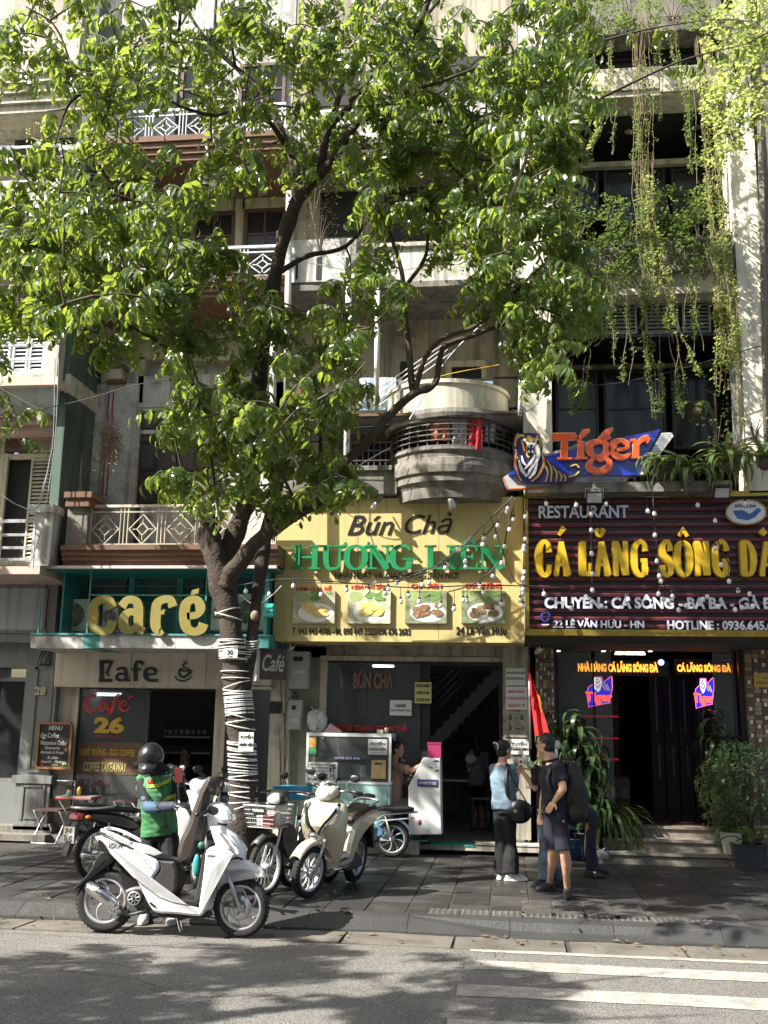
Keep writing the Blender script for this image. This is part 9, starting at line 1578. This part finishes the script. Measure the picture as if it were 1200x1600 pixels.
# --- person in jeans behind the man, holding out a fan
Y2 = 12.35
J = jz({'head': (857, 1172, Y2+.1), 'neck': (856, 1192, Y2+.05), 'chest': (858, 1215, Y2), 'pelvis': (862, 1262, Y2), 'sh_r': (838, 1202, Y2-.04), 'el_r': (836, 1232, Y2-.02), 'wr_r': (818, 1208, Y2-.04), 'sh_l': (878, 1202, Y2+.1), 'el_l': (884, 1232, Y2+.05), 'wr_l': (870, 1190, Y2-.12), 'hip_r': (850, 1272, Y2-.03), 'kn_r': (852, 1322, Y2), 'hip_l': (870, 1272, Y2+.05), 'kn_l': (872, 1322, Y2+.05)})
for k, u_, dy in (('r', 852, -.02), ('l', 874, .08)): q = G(u_, 1380); J['an_'+k] = V((q.x, Y2+dy, .08))
m_jean = mat('blue_jeans', (.055, .09, .135), .85, .2, 9, stain=(.13, .18, .24), sscale=5)
T, Q, bd = human('person in black shirt and wide jeans mostly hidden behind the man in shorts', J, (-.85, -.1, 0), (-.8, -.5), m_bshirt, m_jean, sleeve=.4, leglen=1, flare=1.45, hair='long', shoes=(m_blk, m_blk), build=.9, hand_dirs={'r': (-.5, -.1, .9), 'l': (-.2, 0, 1)}, curl=(.8, .8))
fn = thing('hand_fan', 'white and black electric fan held out between the woman and the man', 'fan', tuple(J['wr_r'])); q = J['wr_r']+V((.0, -.02, .10)); obj('fan_head', MB().lathe([(0, -.03), (.05, -.03), (.058, 0), (.05, .03), (0, .03)], tuple(q+V((.02, 0, .05))), 18, 'x'), m_ceil, fn); obj('fan_handle', MB().tube([q+V((.03, 0, .03)), q+V((.12, 0, -.03)), q+V((.14, 0, -.05))], .02, 8), m_ceil, fn); b = MB(); b.ell(q+V((-.03, -.03, .03)), (.02, .02, .02), 8, 6); obj('fan_button', b, m_redl, fn)
fn = thing('hand_fan', 'grey electric fan raised behind the neck of the man', 'fan', tuple(P(869, 1165, Y2-.1))); q = P(869, 1164, Y2-.1); obj('fan_head', MB().lathe([(0, -.02), (.05, -.02), (.055, 0), (.05, .02), (0, .02)], tuple(q), 18, 'y'), m_greyl, fn); obj('fan_handle', MB().tube([q, P(870, 1190, Y2-.12)], .016, 8), m_ceil, fn)
# --- man in navy shirt and shorts, hand on hip
Y3 = 11.55
J = jz({'head': (852, 1163, Y3), 'neck': (860, 1186, Y3), 'chest': (865, 1215, Y3), 'pelvis': (868, 1262, Y3), 'sh_l': (872, 1199, Y3-.17), 'el_l': (880, 1232, Y3-.26), 'wr_l': (866, 1252, Y3-.20), 'sh_r': (858, 1197, Y3+.19), 'el_r': (850, 1240, Y3+.22), 'wr_r': (845, 1270, Y3+.18), 'hip_l': (872, 1272, Y3-.09), 'kn_l': (882, 1332, Y3-.12), 'hip_r': (860, 1272, Y3+.09), 'kn_r': (864, 1330, Y3+.08)})
for k, u_, v_ in (('r', 859, 1392), ('l', 887, 1402)): q = G(u_, v_); J['an_'+k] = V((q.x, q.y, .08))
m_ntee = mat('navy_polo', (.005, .006, .014), .9, .15, 9); m_nshort = mat('navy_shorts', (.005, .006, .015), .9, .15, 9)
T, Q, bd = human('man in navy shirt and shorts wearing a black backpack, hand on hip', J, (-.93, .35, -.02), (-.95, -.28), m_ntee, m_nshort, sleeve=.36, leglen=.47, flare=1.12, hair='short', shoes=(mat('black_runner', (.02, .02, .02), .7, .2, 20), m_blk), build=1.08, hand_dirs={'l': (-.55, .05, -.8), 'r': (-.1, 0, -1)}, curl=(.18, .5), feetdirs={'r': (-.8, -.5, 0), 'l': (-.1, -1, 0)}, sock=m_blk, loose=1.03, handn={'l': V((-.2, -1, .2))})
f = V((-.93, .35, -.02)).normalized(); hd = J['head']; hr = f.cross(V((0, 0, 1))); hu = V((0, 0, 1)); b = MB()
for s_ in (-1, 1): b.tube([hd+f*.10+hr*s_*.03+hu*.008+f*.002*cos(a)+hr*.024*cos(a)+hu*.018*sin(a) for a in [i*pi/6 for i in range(13)]], .0025, 4); b.tube([hd+f*.095+hr*s_*.055+hu*.012, hd-f*.0+hr*s_*.083+hu*.01], .0025, 4)
obj('glasses', b, m_blk, T); b = MB(); nk = J['neck']; obj('collar', MB().tube([nk+V((.085*cos(a), .08*sin(a), -.025+.02*cos(a))) for a in [i*pi/8 for i in range(17)]], (.012, .026), 6), m_ntee, T)
bp_ = thing('backpack', 'large black backpack on the back of the man in navy', 'backpack', tuple(P(895, 1230, Y3))); q = P(896, 1238, Y3); b = MB(); bf = V((-.95, -.28, 0)).normalized(); side = V((-bf.y, bf.x, 0)); c = q; m_bpk = mat('black_pack_cloth', (.006, .006, .007), .7, .25, 12)
ring(b, [(c-V((0, 0, .30)), .12, .08), (c-V((0, 0, .25))-bf*.02, .165, .125), (c-V((0, 0, .1))-bf*.02, .175, .13), (c+V((0, 0, .1)), .155, .11), (c+V((0, 0, .2))+bf*.02, .15, .10), (c+V((0, 0, .31))+bf*.04, .10, .05)], side, bf, 3.0); me = remesh(b, .012, 2, 'sack')
rumple(me, lambda c: NZ.noise(c*9)*.02+NZ.noise(c*21)*.008)
obj('sack', me, m_bpk, bp_); b = MB(); c2 = c-bf*.115-V((0, 0, .08)); ring(b, [(c2-V((0, 0, .12)), .10, .03), (c2, .115, .045), (c2+V((0, 0, .10)), .10, .03)], side, bf, 3.0); obj('pocket', remesh(b, .011, 1, 'pocket'), m_bpk, bp_)
b = MB()
for s_, k in ((1, 'l'), (-1, 'r')): sh = J['sh_'+k]; sh2 = V((sh.x, sh.y*.78+q.y*.22, sh.z)); b.tube(spline([c+side*(-s_*.08)*(-1 if side.y*s_ > 0 else 1)+V((0, 0, .2)), sh2+V((.02, 0, .055)), sh2+bf*.10-V((0, 0, .05)), sh2+bf*.09-V((0, 0, .22)), c+side*0+bf*.06-V((0, 0, .18))], 5), (.030, .010), 8)
obj('strap', b, m_bpk, bp_); obj('handle', MB().tube(spline([c+V((0, -.04, .24)), c+V((0, 0, .29)), c+V((0, .04, .24))], 4), .008, 5), m_bpk, bp_)
# --- seated guard
Y4 = 13.4
J = jz({'head': (889, 1200, Y4), 'neck': (885, 1217, Y4), 'chest': (883, 1236, Y4), 'pelvis': (884, 1278, Y4), 'sh_r': (887, 1226, Y4-.18), 'el_r': (892, 1252, Y4-.2), 'wr_r': (912, 1258, Y4-.15), 'sh_l': (882, 1226, Y4+.18), 'el_l': (890, 1252, Y4+.2), 'wr_l': (910, 1255, Y4+.15), 'hip_r': (888, 1276, Y4-.09), 'kn_r': (924, 1272, Y4-.14), 'hip_l': (886, 1274, Y4+.09), 'kn_l': (920, 1270, Y4+.16)})
for k, u_, dy in (('r', 921, -.12), ('l', 928, .2)): J['an_'+k] = V((P(u_, 1340, Y4).x, Y4+dy, .08))
human('seated guard in a dark navy uniform mostly hidden behind the backpack', J, (.9, -.3, 0), (1, -.15), mat('guard_shirt', (.03, .04, .06), .8), mat('guard_trousers', (.010, .010, .028), .8, .15, 9), skin=m_skin2, sleeve=.95, leglen=1, hair='short', shoes=(m_blk, m_blk), feetdirs={'r': (.8, -.5, 0), 'l': (.9, .1, 0)}, vox=.011)
# --- shop worker seated at the stand
Y5 = 15.25
J = jz({'head': (621, 1171, Y5), 'neck': (616, 1190, Y5), 'chest': (616, 1208, Y5), 'pelvis': (615, 1252, Y5), 'sh_r': (620, 1198, Y5-.16), 'el_r': (643, 1204, Y5-.24), 'wr_r': (668, 1190, Y5-.22), 'sh_l': (614, 1198, Y5+.17), 'el_l': (630, 1225, Y5+.2), 'wr_l': (650, 1222, Y5+.12), 'hip_r': (618, 1258, Y5-.09), 'kn_r': (655, 1255, Y5-.1), 'hip_l': (616, 1258, Y5+.1), 'kn_l': (655, 1254, Y5+.12)})
for k, dy in (('r', -.08), ('l', .12)): q = P(650, 1308, Y5); J['an_'+k] = V((q.x, Y5+dy, ZS+.16))
human('seated shop worker in a dusty pink shirt reaching out behind the white stand', J, (1, -.12, -.1), (1, -.1), mat('dusty_pink_shirt', (.38, .22, .18), .8, .1, 8), mat('grey_trousers', (.20, .18, .17), .8, .1, 8), skin=m_skin2, sleeve=.4, leglen=1, hair='short', shoes=(m_blk, m_blk), loose=1.02, vox=.010)
stc = stool('stool under the seated shop worker', J['pelvis'].x, Y5, .42, m_potb); stc.location.z = J['pelvis'].z-.56
# --- woman inside the shop
Y6 = 17.6
J = jz({'head': (746, 1158, Y6), 'neck': (746, 1172, Y6), 'chest': (746, 1190, Y6), 'pelvis': (746, 1225, Y6), 'sh_l': (734, 1180, Y6), 'el_l': (733, 1204, Y6-.05), 'wr_l': (740, 1212, Y6+.12), 'sh_r': (758, 1180, Y6), 'el_r': (760, 1205, Y6+.05), 'wr_r': (756, 1212, Y6+.15), 'hip_l': (741, 1230, Y6), 'kn_l': (741, 1264, Y6), 'hip_r': (752, 1230, Y6), 'kn_r': (753, 1264, Y6), 'an_l': (741, 1294, Y6), 'an_r': (754, 1294, Y6)})
human('customer with long dark hair and a grey top standing inside the noodle shop', J, (.3, 1, 0), (.1, 1), mat('grey_top', (.16, .18, .19), .8), m_bshirt, sleeve=.4, leglen=.42, flare=1.1, hair='long', shoes=(m_blk, m_blk), build=.92, vox=.011)
wb = thing('handbag', 'white handbag on the arm of the customer inside the shop', 'bag', tuple(P(738, 1190, Y6-.15))); b = MB(); b.ell(P(736, 1186, Y6-.17), (.10, .05, .08), 14, 8); obj('sack', b, m_paper, wb); obj('strap', MB().tube(spline([P(733, 1184, Y6-.15), P(737, 1172, Y6-.1), P(741, 1184, Y6-.15)], 4), .008, 5), m_paper, wb)
# --- person deep in the cafe
Y7 = 17.0
J = jz({'head': (290, 1180, Y7), 'neck': (291, 1194, Y7), 'chest': (292, 1210, Y7), 'pelvis': (292, 1245, Y7), 'sh_l': (303, 1201, Y7), 'el_l': (312, 1208, Y7-.1), 'wr_l': (322, 1214, Y7-.2), 'sh_r': (281, 1201, Y7), 'el_r': (280, 1212, Y7-.15), 'wr_r': (284, 1192, Y7-.2), 'hip_l': (297, 1250, Y7), 'kn_l': (299, 1268, Y7-.3), 'hip_r': (287, 1250, Y7), 'kn_r': (286, 1268, Y7-.3), 'an_l': (300, 1292, Y7-.3), 'an_r': (286, 1292, Y7-.3)})
human('person in dark clothes sitting in the dim cafe with one hand raised', J, (0, -1, 0), (0, -1), m_bshirt, m_bshirt, skin=m_skin2, sleeve=.4, hair='short', shoes=(m_blk, m_blk), build=.9, vox=.011, hand_dirs={'r': (0, 0, 1)}, curl=(.2, .2))
bpy.data.scenes.remove(TS)
